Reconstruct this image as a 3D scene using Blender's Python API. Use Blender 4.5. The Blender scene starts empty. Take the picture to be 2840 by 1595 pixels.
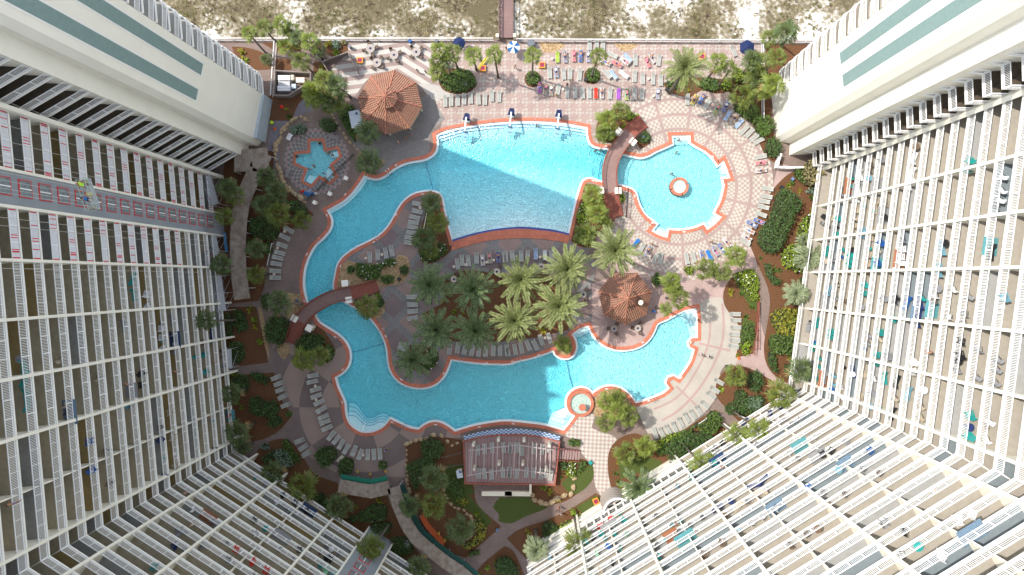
import bpy, math, random
import numpy as np
from mathutils import Vector, Matrix, Quaternion, geometry
R = math.radians
# ---------------------------------------------------------------- camera, sky, sun, exposure
sc = bpy.context.scene
CH = 115.4                       # height of the drone above the pool deck
S = 0.06                         # metres per photo pixel on the deck
VX, VY = 1490.0, 774.0           # the point straight below the drone
cam = bpy.data.objects.new("camera", bpy.data.cameras.new("camera"))
sc.collection.objects.link(cam)
cam.location = (0, 0, CH)
cam.data.sensor_width = 36
cam.data.lens = 36 * (CH / S) / 2840
cam.data.shift_x = (1420 - VX) / 2840
cam.data.shift_y = -(797.5 - VY) / 2840
cam.data.clip_start = 1
cam.data.clip_end = 3000
sc.camera = cam
AZ, EL = R(21.3), R(54)            # shadows run right and slightly down
to_sun = Vector((-math.cos(AZ) * math.cos(EL), math.sin(AZ) * math.cos(EL), math.sin(EL)))
w = bpy.data.worlds.new("World"); sc.world = w; w.use_nodes = True
nt = w.node_tree; bg = nt.nodes["Background"]
sky = nt.nodes.new("ShaderNodeTexSky"); sky.sky_type = "NISHITA"; sky.sun_disc = False
sky.sun_elevation = EL; sky.sun_rotation = math.atan2(to_sun.x, to_sun.y)
hs = nt.nodes.new("ShaderNodeHueSaturation"); hs.inputs["Saturation"].default_value = 0.5      # sky colour muted to keep the shade from turning blue
nt.links.new(sky.outputs[0], hs.inputs["Color"]); nt.links.new(hs.outputs[0], bg.inputs[0]); bg.inputs[1].default_value = 0.15
sl = bpy.data.lights.new("sun", "SUN"); sl.energy = 2.0; sl.angle = R(0.5); sl.color = (1, 0.95, 0.87)
sun = bpy.data.objects.new("sun", sl); sc.collection.objects.link(sun)
sun.rotation_euler = (-to_sun).to_track_quat("-Z", "Y").to_euler()
sc.view_settings.view_transform = "Standard"; sc.view_settings.look = "None"
sc.view_settings.exposure = 1.45; sc.view_settings.gamma = 1
sc.cycles.use_denoising = True; sc.cycles.max_bounces = 8; sc.cycles.diffuse_bounces = 4
sc.cycles.transparent_max_bounces = 12
# ---------------------------------------------------------------- helpers
rnd = random.Random(7)
REG = {'1': (0, 0), '2': (700, 0), '3': (1400, 0), '4': (2100, 0), '5': (0, 400), '6': (700, 400), '7': (1400, 400), '8': (2100, 400),
       '9': (0, 800), 'A': (700, 800), 'B': (1400, 800), 'C': (2100, 800), 'D': (0, 1195), 'E': (700, 1195), 'G': (1400, 1195), 'H': (2100, 1195)}
def P(r, *pts):                  # survey grid squares -> plan pixels
    if r == 'F': return [(x * 1.1025, y * 1.1025) for x, y in pts]
    if r == 'S': return list(pts)
    if r == 'L': return [(560 + x / 3.635, 60 + y / 3.635) for x, y in pts]
    k = 3.481 if r in '48CH' else 3.578
    ox, oy = REG[r]
    return [(ox + x / k, oy + y / k) for x, y in pts]
def P1(r, x, y): return P(r, (x, y))[0]
def Wp(p, z=0.0):                # plan position of something seen at p standing at height z
    k = S * (1 - z / CH)
    return Vector(((p[0] - VX) * k, -(p[1] - VY) * k, z))
def G2(p): return ((p[0] - VX) * S, -(p[1] - VY) * S)
def ordw(n):
    L = "first second third fourth fifth sixth seventh eighth ninth tenth eleventh twelfth thirteenth fourteenth fifteenth sixteenth seventeenth eighteenth nineteenth twentieth".split()
    if n < 20: return L[n]
    t, u = divmod(n + 1, 10); tens = ["", "", "twent", "thirt", "fort", "fift", "sixt", "sevent", "eight", "ninet"][t]
    return tens + "ieth" if u == 0 else tens + "y-" + L[u - 1]
MATS = {}
def mat(name, c, c2=None, sc_=1.0, rough=0.8, bump=0.0, bs=8.0, metal=0.0, detail=4.0, spec=0.3, trans=0.0):
    if name in MATS: return MATS[name]
    m = bpy.data.materials.new(name); m.use_nodes = True; MATS[name] = m
    n = m.node_tree; b = n.nodes["Principled BSDF"]
    b.inputs["Base Color"].default_value = (*c, 1); b.inputs["Roughness"].default_value = rough
    b.inputs["Metallic"].default_value = metal; b.inputs["Specular IOR Level"].default_value = spec
    if trans:
        b.inputs["Subsurface Weight"].default_value = 0
    tc = None
    if c2 or bump:
        tc = n.nodes.new("ShaderNodeTexCoord")
    if c2:
        t = n.nodes.new("ShaderNodeTexNoise"); t.inputs["Scale"].default_value = sc_; t.inputs["Detail"].default_value = detail
        n.links.new(tc.outputs["Object"], t.inputs["Vector"])
        r_ = n.nodes.new("ShaderNodeValToRGB"); e = r_.color_ramp.elements
        e[0].position = 0.35; e[1].position = 0.65; e[0].color = (*c, 1); e[1].color = (*c2, 1)
        n.links.new(t.outputs["Fac"], r_.inputs[0]); n.links.new(r_.outputs[0], b.inputs["Base Color"])
    if bump:
        t = n.nodes.new("ShaderNodeTexNoise"); t.inputs["Scale"].default_value = bs; t.inputs["Detail"].default_value = 3
        n.links.new(tc.outputs["Object"], t.inputs["Vector"])
        q = n.nodes.new("ShaderNodeBump"); q.inputs["Strength"].default_value = bump; q.inputs["Distance"].default_value = 0.1
        n.links.new(t.outputs["Fac"], q.inputs["Height"]); n.links.new(q.outputs[0], b.inputs["Normal"])
    return m
class N:                         # tiny node-graph helper for the paving patterns
    def __init__(s, name, rough=0.85):
        s.m = bpy.data.materials.new(name); s.m.use_nodes = True; s.n = s.m.node_tree
        s.b = s.n.nodes["Principled BSDF"]; s.b.inputs["Roughness"].default_value = rough
        s.b.inputs["Specular IOR Level"].default_value = 0.2
        s.tc = s.n.nodes.new("ShaderNodeTexCoord"); s.P = s.tc.outputs["Object"]; MATS[name] = s.m
    def _in(s, sock, v):
        if hasattr(v, "is_output"): s.n.links.new(v, sock)
        elif v is not None: sock.default_value = (*v, 1) if isinstance(v, tuple) and len(v) == 3 and sock.type == "RGBA" else v
    def math(s, op, a, b=None, c=None):
        x = s.n.nodes.new("ShaderNodeMath"); x.operation = op
        for i, v in enumerate((a, b, c)):
            if v is not None: s._in(x.inputs[i], v)
        return x.outputs[0]
    def mapping(s, loc=(0, 0, 0), rot=0, scale=(1, 1, 1), src=None):
        x = s.n.nodes.new("ShaderNodeMapping"); x.inputs["Location"].default_value = loc
        x.inputs["Rotation"].default_value = (0, 0, rot); x.inputs["Scale"].default_value = scale
        s.n.links.new(src or s.P, x.inputs[0]); return x.outputs[0]
    def xyz(s, v):
        x = s.n.nodes.new("ShaderNodeSeparateXYZ"); s.n.links.new(v, x.inputs[0]); return x.outputs
    def vec(s, x_, y_):
        x = s.n.nodes.new("ShaderNodeCombineXYZ"); s._in(x.inputs[0], x_); s._in(x.inputs[1], y_); x.inputs[2].default_value = 0.3; return x.outputs[0]
    def noise(s, scale, src=None, detail=4):
        x = s.n.nodes.new("ShaderNodeTexNoise"); x.inputs["Scale"].default_value = scale; x.inputs["Detail"].default_value = detail
        s.n.links.new(src or s.P, x.inputs["Vector"]); return x.outputs["Fac"]
    def checker(s, a, b, scale, src):
        x = s.n.nodes.new("ShaderNodeTexChecker"); x.inputs["Scale"].default_value = scale
        s._in(x.inputs["Color1"], a); s._in(x.inputs["Color2"], b); s.n.links.new(src, x.inputs[0]); return x.outputs["Color"]
    def brick(s, a, b, mort, scale, src, w_=0.5, h_=0.25, ms=0.02):
        x = s.n.nodes.new("ShaderNodeTexBrick"); s._in(x.inputs["Color1"], a); s._in(x.inputs["Color2"], b); s._in(x.inputs["Mortar"], mort)
        x.inputs["Scale"].default_value = scale; x.inputs["Brick Width"].default_value = w_; x.inputs["Row Height"].default_value = h_
        x.inputs["Mortar Size"].default_value = ms; s.n.links.new(src, x.inputs[0]); return x.outputs["Color"]
    def mix(s, f, a, b, mode="MIX"):
        x = s.n.nodes.new("ShaderNodeMix"); x.data_type = "RGBA"; x.blend_type = mode
        s._in(x.inputs[0], f); s._in(x.inputs[6], a); s._in(x.inputs[7], b); return x.outputs[2]
    def ramp(s, f, *st):
        x = s.n.nodes.new("ShaderNodeValToRGB"); e = x.color_ramp.elements
        while len(e) < len(st): e.new(0.5)
        for i, (p, c) in enumerate(st): e[i].position = p; e[i].color = (*c, 1)
        s.n.links.new(f, x.inputs[0]); return x.outputs[0]
    def weather(s, col, amt=0.35):        # stains and wear of real paving
        f = s.math("MULTIPLY_ADD", s.noise(0.35, detail=6), amt * 1.6, 1 - amt * 0.8)
        g = s.math("MULTIPLY_ADD", s.noise(9.0, detail=3), 0.35, 0.83)
        return s.mix(1.0, s.mix(1.0, col, s.vec3(f), "MULTIPLY"), s.vec3(g), "MULTIPLY")
    def vec3(s, v):
        x = s.n.nodes.new("ShaderNodeCombineXYZ")
        for i in range(3): s.n.links.new(v, x.inputs[i])
        return x.outputs[0]
    def out(s, col, bump=None, bstr=0.3):
        s._in(s.b.inputs["Base Color"], col)
        if bump is not None:
            q = s.n.nodes.new("ShaderNodeBump"); q.inputs["Strength"].default_value = bstr; q.inputs["Distance"].default_value = 0.08
            s.n.links.new(bump, q.inputs["Height"]); s.n.links.new(q.outputs[0], s.b.inputs["Normal"])
        return s.m
def link(o, parent=None):
    sc.collection.objects.link(o)
    if parent is not None: o.parent = parent
    return o
def tag(o, label=None, cat=None, group=None, kind=None):
    if label: o["label"] = label
    if cat: o["category"] = cat
    if group: o["group"] = group
    if kind: o["kind"] = kind
    return o
def empty(name, loc=(0, 0, 0), rz=0.0, label=None, cat=None, group=None):
    o = bpy.data.objects.new(name, None); link(o); o.location = loc; o.rotation_euler = (0, 0, rz)
    return tag(o, label, cat, group)
class MB:
    def __init__(s): s.v = []; s.f = []; s.m = []
    def add(s, v, f, m=0):
        k = len(s.v); s.v.extend([tuple(x) for x in v]); s.f.extend([tuple(i + k for i in q) for q in f])
        s.m.extend([m] * len(f) if isinstance(m, int) else m); return s
    def box(s, c, d, rz=0.0, m=0, rx=0.0, ry=0.0):
        M = Matrix.Translation(c) @ Matrix.Rotation(rz, 4, 'Z') @ Matrix.Rotation(ry, 4, 'Y') @ Matrix.Rotation(rx, 4, 'X')
        v = [M @ Vector((x * d[0] / 2, y * d[1] / 2, z * d[2] / 2)) for x in (-1, 1) for y in (-1, 1) for z in (-1, 1)]
        return s.add(v, [(0, 1, 3, 2), (4, 6, 7, 5), (0, 4, 5, 1), (2, 3, 7, 6), (0, 2, 6, 4), (1, 5, 7, 3)], m)
    def bar(s, a, b, wd, ht, m=0):       # box from a to b (horizontal-ish), height centred
        a = Vector(a); b = Vector(b); d = b - a; L = d.length
        if L < 1e-6: return s
        q = d.to_track_quat('X', 'Z').to_matrix().to_4x4(); M = Matrix.Translation((a + b) / 2) @ q
        v = [M @ Vector((x * L / 2, y * wd / 2, z * ht / 2)) for x in (-1, 1) for y in (-1, 1) for z in (-1, 1)]
        return s.add(v, [(0, 1, 3, 2), (4, 6, 7, 5), (0, 4, 5, 1), (2, 3, 7, 6), (0, 2, 6, 4), (1, 5, 7, 3)], m)
    def tube(s, pts, r, n=6, m=0, cap=True):
        pts = [Vector(p) for p in pts]; rings = []
        rr = r if isinstance(r, (list, tuple)) else [r] * len(pts)
        for i, p in enumerate(pts):
            d = (pts[min(i + 1, len(pts) - 1)] - pts[max(i - 1, 0)]).normalized()
            q = d.to_track_quat('Z', 'Y')
            rings.append([p + q @ Vector((math.cos(a) * rr[i], math.sin(a) * rr[i], 0)) for a in [2 * math.pi * k / n for k in range(n)]])
        v = [x for rg in rings for x in rg]; f = []
        for i in range(len(pts) - 1):
            for k in range(n): f.append((i * n + k, i * n + (k + 1) % n, (i + 1) * n + (k + 1) % n, (i + 1) * n + k))
        if cap: f.append(tuple(range(n))[::-1]); f.append(tuple((len(pts) - 1) * n + k for k in range(n)))
        return s.add(v, f, m)
    def cyl(s, c, r, h, n=16, m=0, r2=None):
        return s.tube([c, (c[0], c[1], c[2] + h)], [r, r if r2 is None else r2], n, m)
    def sheet(s, poly, z, m=0, up=True):
        t = geometry.tessellate_polygon([[Vector((x, y, 0)) for x, y in poly]])
        f = []
        for a, b, c in t:
            A, B, C = poly[a], poly[b], poly[c]
            cr = (B[0] - A[0]) * (C[1] - A[1]) - (B[1] - A[1]) * (C[0] - A[0])
            f.append((a, b, c) if (cr > 0) == up else (a, c, b))
        return s.add([(x, y, z) for x, y in poly], f, m)
    def prism(s, poly, z0, z1, m=0, side=None, bottom=False):
        s.sheet(poly, z1, m); n = len(poly)
        if bottom: s.sheet(poly, z0, m, up=False)
        ar = sum(poly[i][0] * poly[(i + 1) % n][1] - poly[(i + 1) % n][0] * poly[i][1] for i in range(n))
        v = [(x, y, z0) for x, y in poly] + [(x, y, z1) for x, y in poly]
        f = [(i, (i + 1) % n, n + (i + 1) % n, n + i) if ar > 0 else (i, n + i, n + (i + 1) % n, (i + 1) % n) for i in range(n)]
        return s.add(v, f, m if side is None else side)
    def strip(s, a, b, za, zb, m=0, closed=True):    # band between two polylines
        n = len(a); k = n if closed else n - 1
        v = [(x, y, za) for x, y in a] + [(x, y, zb) for x, y in b]
        return s.add(v, [(i, (i + 1) % n, n + (i + 1) % n, n + i) for i in range(k)], m)
    def data(s, name, mats, smooth=False):
        me = bpy.data.meshes.new(name); me.from_pydata(s.v, [], s.f)
        for x in (mats if isinstance(mats, (list, tuple)) else [mats]): me.materials.append(x)
        me.polygons.foreach_set("material_index", s.m)
        if smooth: me.polygons.foreach_set("use_smooth", [True] * len(s.f))
        me.update(); return me
    def build(s, name, mats, parent=None, smooth=False, loc=None, rz=0.0):
        o = link(bpy.data.objects.new(name, s.data(name, mats, smooth)), parent)
        if loc is not None: o.location = loc; o.rotation_euler = (0, 0, rz)
        return o
def mesh_np(name, V, F, mats, mi=None, smooth=False):       # V (n,3), F (m,k) same-size faces
    V = np.asarray(V, np.float32); F = np.asarray(F, np.int32); k = F.shape[1]
    me = bpy.data.meshes.new(name); me.vertices.add(len(V)); me.vertices.foreach_set("co", V.ravel())
    me.loops.add(F.size); me.loops.foreach_set("vertex_index", F.ravel())
    me.polygons.add(len(F)); me.polygons.foreach_set("loop_start", np.arange(0, F.size, k, dtype=np.int32))
    for x in (mats if isinstance(mats, (list, tuple)) else [mats]): me.materials.append(x)
    if mi is not None: me.polygons.foreach_set("material_index", np.asarray(mi, np.int32))
    if smooth: me.polygons.foreach_set("use_smooth", np.ones(len(F), bool))
    me.update(calc_edges=True); me.validate(); return me
def copy_tree(o, parent=None):
    c = o.copy(); sc.collection.objects.link(c)
    if parent is not None: c.parent = parent
    for ch in o.children: copy_tree(ch, c)
    return c
def smooth_poly(pts, step=7.0, corner=42, closed=True):
    n = len(pts); P_ = [Vector(p) for p in pts]; out = []
    def tang(i):
        if not closed and i in (0, n - 1): return Vector((0, 0))
        a, b, c = P_[(i - 1) % n], P_[i], P_[(i + 1) % n]
        u, v = (b - a), (c - b)
        if u.length < 1e-6 or v.length < 1e-6: return Vector((0, 0))
        if u.angle(v) > R(corner): return Vector((0, 0))
        return (u.normalized() + v.normalized()).normalized()
    T = [tang(i) for i in range(n)]
    for i in range(n if closed else n - 1):
        a, b = P_[i], P_[(i + 1) % n]; L = (b - a).length; k = max(1, int(L / step))
        ta, tb = T[i] * L, T[(i + 1) % n] * L
        if T[i].length == 0: ta = (b - a)
        if T[(i + 1) % n].length == 0: tb = (b - a)
        for j in range(k):
            t = j / k; h1 = 2 * t**3 - 3 * t**2 + 1; h2 = t**3 - 2 * t**2 + t; h3 = -2 * t**3 + 3 * t**2; h4 = t**3 - t**2
            q = a * h1 + ta * h2 + b * h3 + tb * h4; out.append((q.x, q.y))
    if not closed: out.append(tuple(P_[-1]))
    return out
def area2(p): return sum(p[i][0] * p[(i + 1) % len(p)][1] - p[(i + 1) % len(p)][0] * p[i][1] for i in range(len(p)))
def offset(poly, d, closed=True):    # + = outwards
    n = len(poly); sg = (1 if area2(poly) > 0 else -1) if closed else 1; out = []
    for i in range(n):
        a = Vector(poly[(i - 1) % n] if closed or i else poly[0]); b = Vector(poly[i]); c = Vector(poly[(i + 1) % n] if closed or i < n - 1 else poly[-1])
        u = (b - a); v = (c - b)
        if u.length < 1e-6: u = v
        if v.length < 1e-6: v = u
        u = u.normalized(); v = v.normalized()
        nu = Vector((u.y, -u.x)) * sg; nv = Vector((v.y, -v.x)) * sg; m = nu + nv
        if m.length < 0.2: m = nu
        m = m.normalized(); k = 1 / max(0.6, m.dot(nu))
        q = b + m * d * k; out.append((q.x, q.y))
    return out
def circ(c, r, n=32, ph=0.0): return [(c[0] + r * math.cos(2 * math.pi * k / n + ph), c[1] + r * math.sin(2 * math.pi * k / n + ph)) for k in range(n)]
def stroke(pts, wd, step=8): 
    p = smooth_poly(pts, step, closed=False); return offset(p, wd / 2, False) + offset(p, -wd / 2, False)[::-1]
def g(poly): return [G2(p) for p in poly]
def inpoly(X, Y, poly):
    poly = np.asarray(poly); r = np.zeros(len(X), bool); n = len(poly); j = n - 1
    for i in range(n):
        xi, yi = poly[i]; xj, yj = poly[j]
        c = ((yi > Y) != (yj > Y))
        with np.errstate(divide='ignore', invalid='ignore'):
            c &= X < (xj - xi) * (Y - yi) / (yj - yi + 1e-12) + xi
        r ^= c; j = i
    return r
# ---------------------------------------------------------------- paving materials
def paver(name, a, b, mort, scale=1.0, rot=0.0, amt=0.35, w_=0.5, h_=0.25):
    n = N(name); c = n.brick(a, b, mort, scale, n.mapping(rot=rot), w_, h_, 0.025); return n.out(n.weather(c, amt))
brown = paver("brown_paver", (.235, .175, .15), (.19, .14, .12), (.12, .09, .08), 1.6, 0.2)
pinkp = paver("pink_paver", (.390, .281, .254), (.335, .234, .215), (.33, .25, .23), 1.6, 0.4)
greyp = paver("grey_paver", (.242, .226, .211), (.195, .183, .176), (.15, .14, .135), 1.2, -0.1)
bluep = paver("slate_paver", (.22, .2, .23), (.17, .15, .17), (.1, .1, .1), 1.6, 0.9)
def diamond(name, base1, base2, pale, cell=0.55):
    n = N(name); v = n.mapping(rot=R(45))
    ck = n.checker((1, 1, 1), (0, 0, 0), 1 / cell, v)
    big = n.checker((1, 1, 1), (0, 0, 0), 1 / (cell * 3), n.mapping(rot=R(45), loc=(cell * .5, 0, 0)))
    m = n.mix(1.0, ck, big, "MULTIPLY")
    base = n.brick(base1, base2, tuple(x * .8 for x in base1), 1.6, n.mapping(rot=R(45)))
    return n.out(n.weather(n.mix(n.math("MULTIPLY", m, .8), base, pale), .3))
topd = diamond("pink_deck_with_pale_diamonds", (.345, .255, .225), (.31, .23, .205), (.395, .37, .33), .42)
def stripes(name, rot, per=1.45):
    n = N(name); x = n.xyz(n.mapping(rot=rot))[1]
    f = n.math("FRACT", n.math("DIVIDE", x, per)); s_ = n.math("GREATER_THAN", f, 0.52)
    c = n.mix(s_, n.brick((.46, .43, .39), (.43, .41, .37), (.36, .34, .31), 1.6, n.mapping(rot=rot)), n.brick((.31, .235, .21), (.28, .21, .195), (.22, .18, .16), 2.5, n.mapping(rot=rot)))
    return n.out(n.weather(c, .25))
str1 = stripes("striped_patio_west", R(-8)); str2 = stripes("striped_patio_east", R(32))
pale = paver("pale_concrete_paver", (.42, .40, .36), (.39, .365, .34), (.32, .30, .28), 1.1, 0.3, .2)
cream = paver("cream_concrete", (.385, .35, .305), (.355, .325, .285), (.36, .33, .30), 1.5, 0.7, .25)
bandm = paver("rose_band_paver", (.37, .26, .235), (.34, .235, .215), (.3, .22, .2), 2.5, 0.3, .2)
RC = (1883, 518); rcx, rcy = G2(RC)
def polar(name, c0, nring, wr, r0, ca, cb, band=None, spokes=0, bw=.5, radii=(), cell=.45):
    n = N(name); v = n.xyz(n.mapping(loc=(-c0[0], -c0[1], 0)))
    r = n.math("SQRT", n.math("ADD", n.math("MULTIPLY", v[0], v[0]), n.math("MULTIPLY", v[1], v[1])))
    a = n.math("ARCTAN2", v[1], v[0])
    ck = n.checker(ca, cb, 1.0, n.vec(n.math("MULTIPLY_ADD", a, nring / (2 * math.pi) * 2, 200.0), n.math("MULTIPLY_ADD", r, 1 / cell, 50)))
    col = ck
    if band:
        msk = None
        for q in radii:
            t = n.math("LESS_THAN", n.math("ABSOLUTE", n.math("SUBTRACT", r, q)), bw / 2)
            msk = t if msk is None else n.math("MAXIMUM", msk, t)
        if spokes:
            fr = n.math("ABSOLUTE", n.math("SUBTRACT", n.math("FRACT", n.math("MULTIPLY_ADD", a, spokes / (2 * math.pi), 10.1)), 0.5))
            t = n.math("LESS_THAN", n.math("MULTIPLY", n.math("MULTIPLY", fr, r), 2 * math.pi / spokes), bw / 2)
            msk = n.math("MAXIMUM", msk, t)
        col = n.mix(msk, ck, band)
    return n.out(n.weather(col, .22))
ringm = polar("round_pool_checker", (rcx, rcy), 90, .42, 0, (.41, .385, .34), (.315, .24, .205), (.30, .22, .20), 15, .5, (9.6, 12.05, 14.6))
tubm = polar("spa_checker", G2((879, 447)), 34, .5, 0, (.265, .250, .234), (.156, .136, .129), (.30, .2, .19), 0, .3, (5.1,), .5)
def walkck():
    n = N("walkway_checker"); v = n.mapping(rot=R(-42)); return n.out(n.weather(n.checker((.46, .44, .40), (.35, .27, .24), 1 / .47, v), .2))
walkm = walkck()
def isl():
    n = N("island_paving"); v = n.mapping(rot=R(40), loc=(1.2, .4, 0)); L = 4.1
    ck = n.checker((.21, .16, .155), (.30, .215, .19), 1 / L, v); x = n.xyz(v)
    def edge(c): return n.math("LESS_THAN", n.math("ABSOLUTE", n.math("SUBTRACT", n.math("FRACT", n.math("MULTIPLY_ADD", c, 1 / L, 40.5)), 0.5)), 0.13)
    m = n.math("MAXIMUM", edge(x[0]), edge(x[1]))
    gr = n.brick((.20, .2, .195), (.27, .25, .235), (.13, .12, .12), 1.3, n.mapping(rot=R(40)))
    c = n.mix(m, ck, gr); b = n.brick((1, 1, 1), (.86, .86, .86), (.62, .62, .62), 1.8, v)
    return n.out(n.weather(n.mix(1.0, c, b, "MULTIPLY"), .3))
islm = isl()
blm = polar("brown_and_rose_fans", G2((1010, 1130)), 5, 4, 0, (.28, .21, .18), (.17, .13, .12), None, 0, .5, (), 3.6)
def blm2():
    n = N("mulch"); c = n.ramp(n.noise(7, detail=8), (.3, (.04, .018, .009)), (.55, (.15, .068, .03)), (.75, (.27, .13, .06)))
    c2 = n.mix(n.math("MULTIPLY", n.noise(.5), .6), c, (.11, .055, .028)); return n.out(c2, n.noise(14), .9)
mulch = blm2()
def grav():
    n = N("tan_gravel"); x = n.n.nodes.new("ShaderNodeTexVoronoi"); x.inputs["Scale"].default_value = 6; n.n.links.new(n.P, x.inputs[0])
    c = n.mix(n.xyz(x.outputs["Color"])[0], (.22, .13, .055), (.46, .34, .2)); return n.out(c, x.outputs["Distance"], .8)
gravel = grav()
def sandm():
    n = N("dune_sand"); a = n.noise(.16, detail=8); b = n.noise(1.6, detail=10)
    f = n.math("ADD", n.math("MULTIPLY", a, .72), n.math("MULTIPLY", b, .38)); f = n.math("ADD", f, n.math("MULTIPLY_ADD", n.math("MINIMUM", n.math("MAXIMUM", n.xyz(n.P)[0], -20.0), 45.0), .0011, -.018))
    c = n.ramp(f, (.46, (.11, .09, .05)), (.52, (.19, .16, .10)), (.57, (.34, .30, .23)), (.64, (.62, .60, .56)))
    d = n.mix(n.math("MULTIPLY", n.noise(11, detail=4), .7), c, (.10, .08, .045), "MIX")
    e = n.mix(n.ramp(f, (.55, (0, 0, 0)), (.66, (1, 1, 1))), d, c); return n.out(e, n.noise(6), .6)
sand = sandm()
def lawn():
    n = N("ground_cover"); c = n.ramp(n.noise(9, detail=6), (.35, (.03, .045, .01)), (.55, (.075, .1, .022)), (.75, (.13, .15, .045))); return n.out(c, n.noise(15), .8)
lawnm = lawn()
# ---------------------------------------------------------------- the pool outline (edge between terracotta coping and white gutter)
pool = (P('2', (1825, 1385), (1818, 1340), (1900, 1300), (2050, 1265), (2200, 1240), (2400, 1216), (2576, 1205)) +
        P('3', (200, 1200), (400, 1205), (600, 1222), (822, 1262), (828, 1350), (850, 1420)) +
        P('7', (880, 12), (930, 28), (1020, 36), (1110, 70), (1190, 98), (1270, 115), (1350, 128), (1430, 105), (1500, 66), (1590, 28)) +
        P('3', (1662, 1425), (1652, 1345), (1843, 1342), (1842, 1412)) +
        P('7', (1900, 20), (1980, 62), (2060, 130), (2112, 206), (2172, 160), (2205, 240), (2238, 336), (2165, 345), (2178, 410), (2165, 490), (2138, 580), (2105, 640), (2085, 683), (2155, 722), (2090, 790), (2008, 853), (1972, 796),
          (1900, 826), (1800, 850), (1720, 856), (1628, 850), (1612, 928), (1530, 903), (1450, 857), (1502, 795), (1440, 745), (1390, 700), (1340, 620), (1312, 545), (1298, 490), (1265, 452), (1200, 428), (1110, 402), (935, 372), (880, 350), (825, 344), (780, 368), (755, 425), (720, 540), (680, 710), (637, 903), (500, 872), (330, 850), (150, 838)) +
        P('6', (2576, 841), (2400, 860), (2200, 902), (1982, 968), (1930, 780), (1893, 620), (1875, 530), (1840, 487), (1780, 470), (1700, 474), (1610, 495), (1530, 545), (1465, 620), (1420, 700), (1370, 790), (1310, 865), (1240, 922), (1150, 972), (1050, 1020), (960, 1075), (895, 1130), (850, 1200), (828, 1290), (812, 1420)) +
        P('A', (850, 80), (960, 152), (1030, 190), (1100, 235), (1170, 290), (1235, 370), (1290, 460), (1328, 555), (1345, 640), (1350, 710), (1365, 785), (1400, 860), (1455, 920), (1530, 962), (1620, 982), (1700, 984), (1780, 965), (1850, 922), (1905, 855), (1940, 780), (1968, 702), (2100, 720), (2250, 738), (2400, 745), (2576, 738)) +
        P('B', (100, 725), (250, 690), (400, 643), (480, 612), (505, 655), (560, 690), (630, 690), (685, 650), (706, 590), (698, 520), (662, 455), (740, 398), (828, 366), (860, 430), (900, 492), (950, 540), (1020, 582), (1100, 606), (1200, 610), (1300, 590), (1380, 550), (1440, 490), (1480, 420), (1512, 350), (1600, 308), (1700, 255), (1780, 216), (1902, 193), (1914, 300), (1914, 490),
          (1855, 495), (1825, 535), (1835, 580), (1885, 605), (1850, 720), (1795, 810), (1727, 900), (1675, 868), (1620, 885), (1602, 935), (1638, 990), (1580, 1040), (1500, 1075), (1400, 1112), (1298, 1142), (1255, 1080), (1200, 1025), (1130, 985), (1050, 970), (980, 980), (920, 1010), (868, 1048), (830, 1005), (760, 985), (690, 1005), (635, 1055), (612, 1120), (622, 1190), (655, 1240), (700, 1262), (645, 1340), (583, 1412), (500, 1388), (400, 1362), (200, 1335), (0, 1320)) +
        P('A', (2400, 1330), (2200, 1365), (2010, 1422), (1940, 1372), (1880, 1338), (1800, 1325), (1730, 1345), (1648, 1402), (1560, 1385), (1480, 1350), (1370, 1298), (1320, 1360), (1260, 1403), (1180, 1430), (1090, 1430), (1020, 1398), (960, 1345), (930, 1280), (917, 1210), (912, 1140), (880, 1060), (840, 970), (818, 880),
          (880, 842), (940, 780), (964, 705), (960, 620), (930, 550), (880, 490), (800, 430), (720, 382), (650, 328), (600, 230), (545, 160), (522, 90)) +
        P('6', (503, 1425), (503, 1300), (522, 1200), (560, 1100), (620, 1000), (700, 925), (755, 860), (780, 800), (778, 740), (735, 655), (800, 618), (900, 560), (980, 485), (1050, 395), (1110, 305), (1190, 337), (1260, 335), (1330, 298), (1400, 242), (1500, 190), (1600, 165), (1700, 148), (1780, 108), (1818, 60)))
pool_s = smooth_poly(pool, 7)
tub = P('6', (575, -30), (690, -30), (712, 75), (838, 50), (862, 118), (765, 205), (822, 320), (765, 375), (665, 305), (580, 402), (508, 362), (550, 238), (430, 185), (435, 100), (575, 88))
tub = [(x, y - 0) for x, y in tub]
fount = circ(P1('B', 752, 1140), 33, 36)
deck_top = P('F', (1060, 112), (1925, 112), (1925, 300), (1700, 300), (1600, 262), (1540, 320), (1500, 392), (1100, 345), (1112, 300), (1085, 240), (1060, 180))
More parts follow.
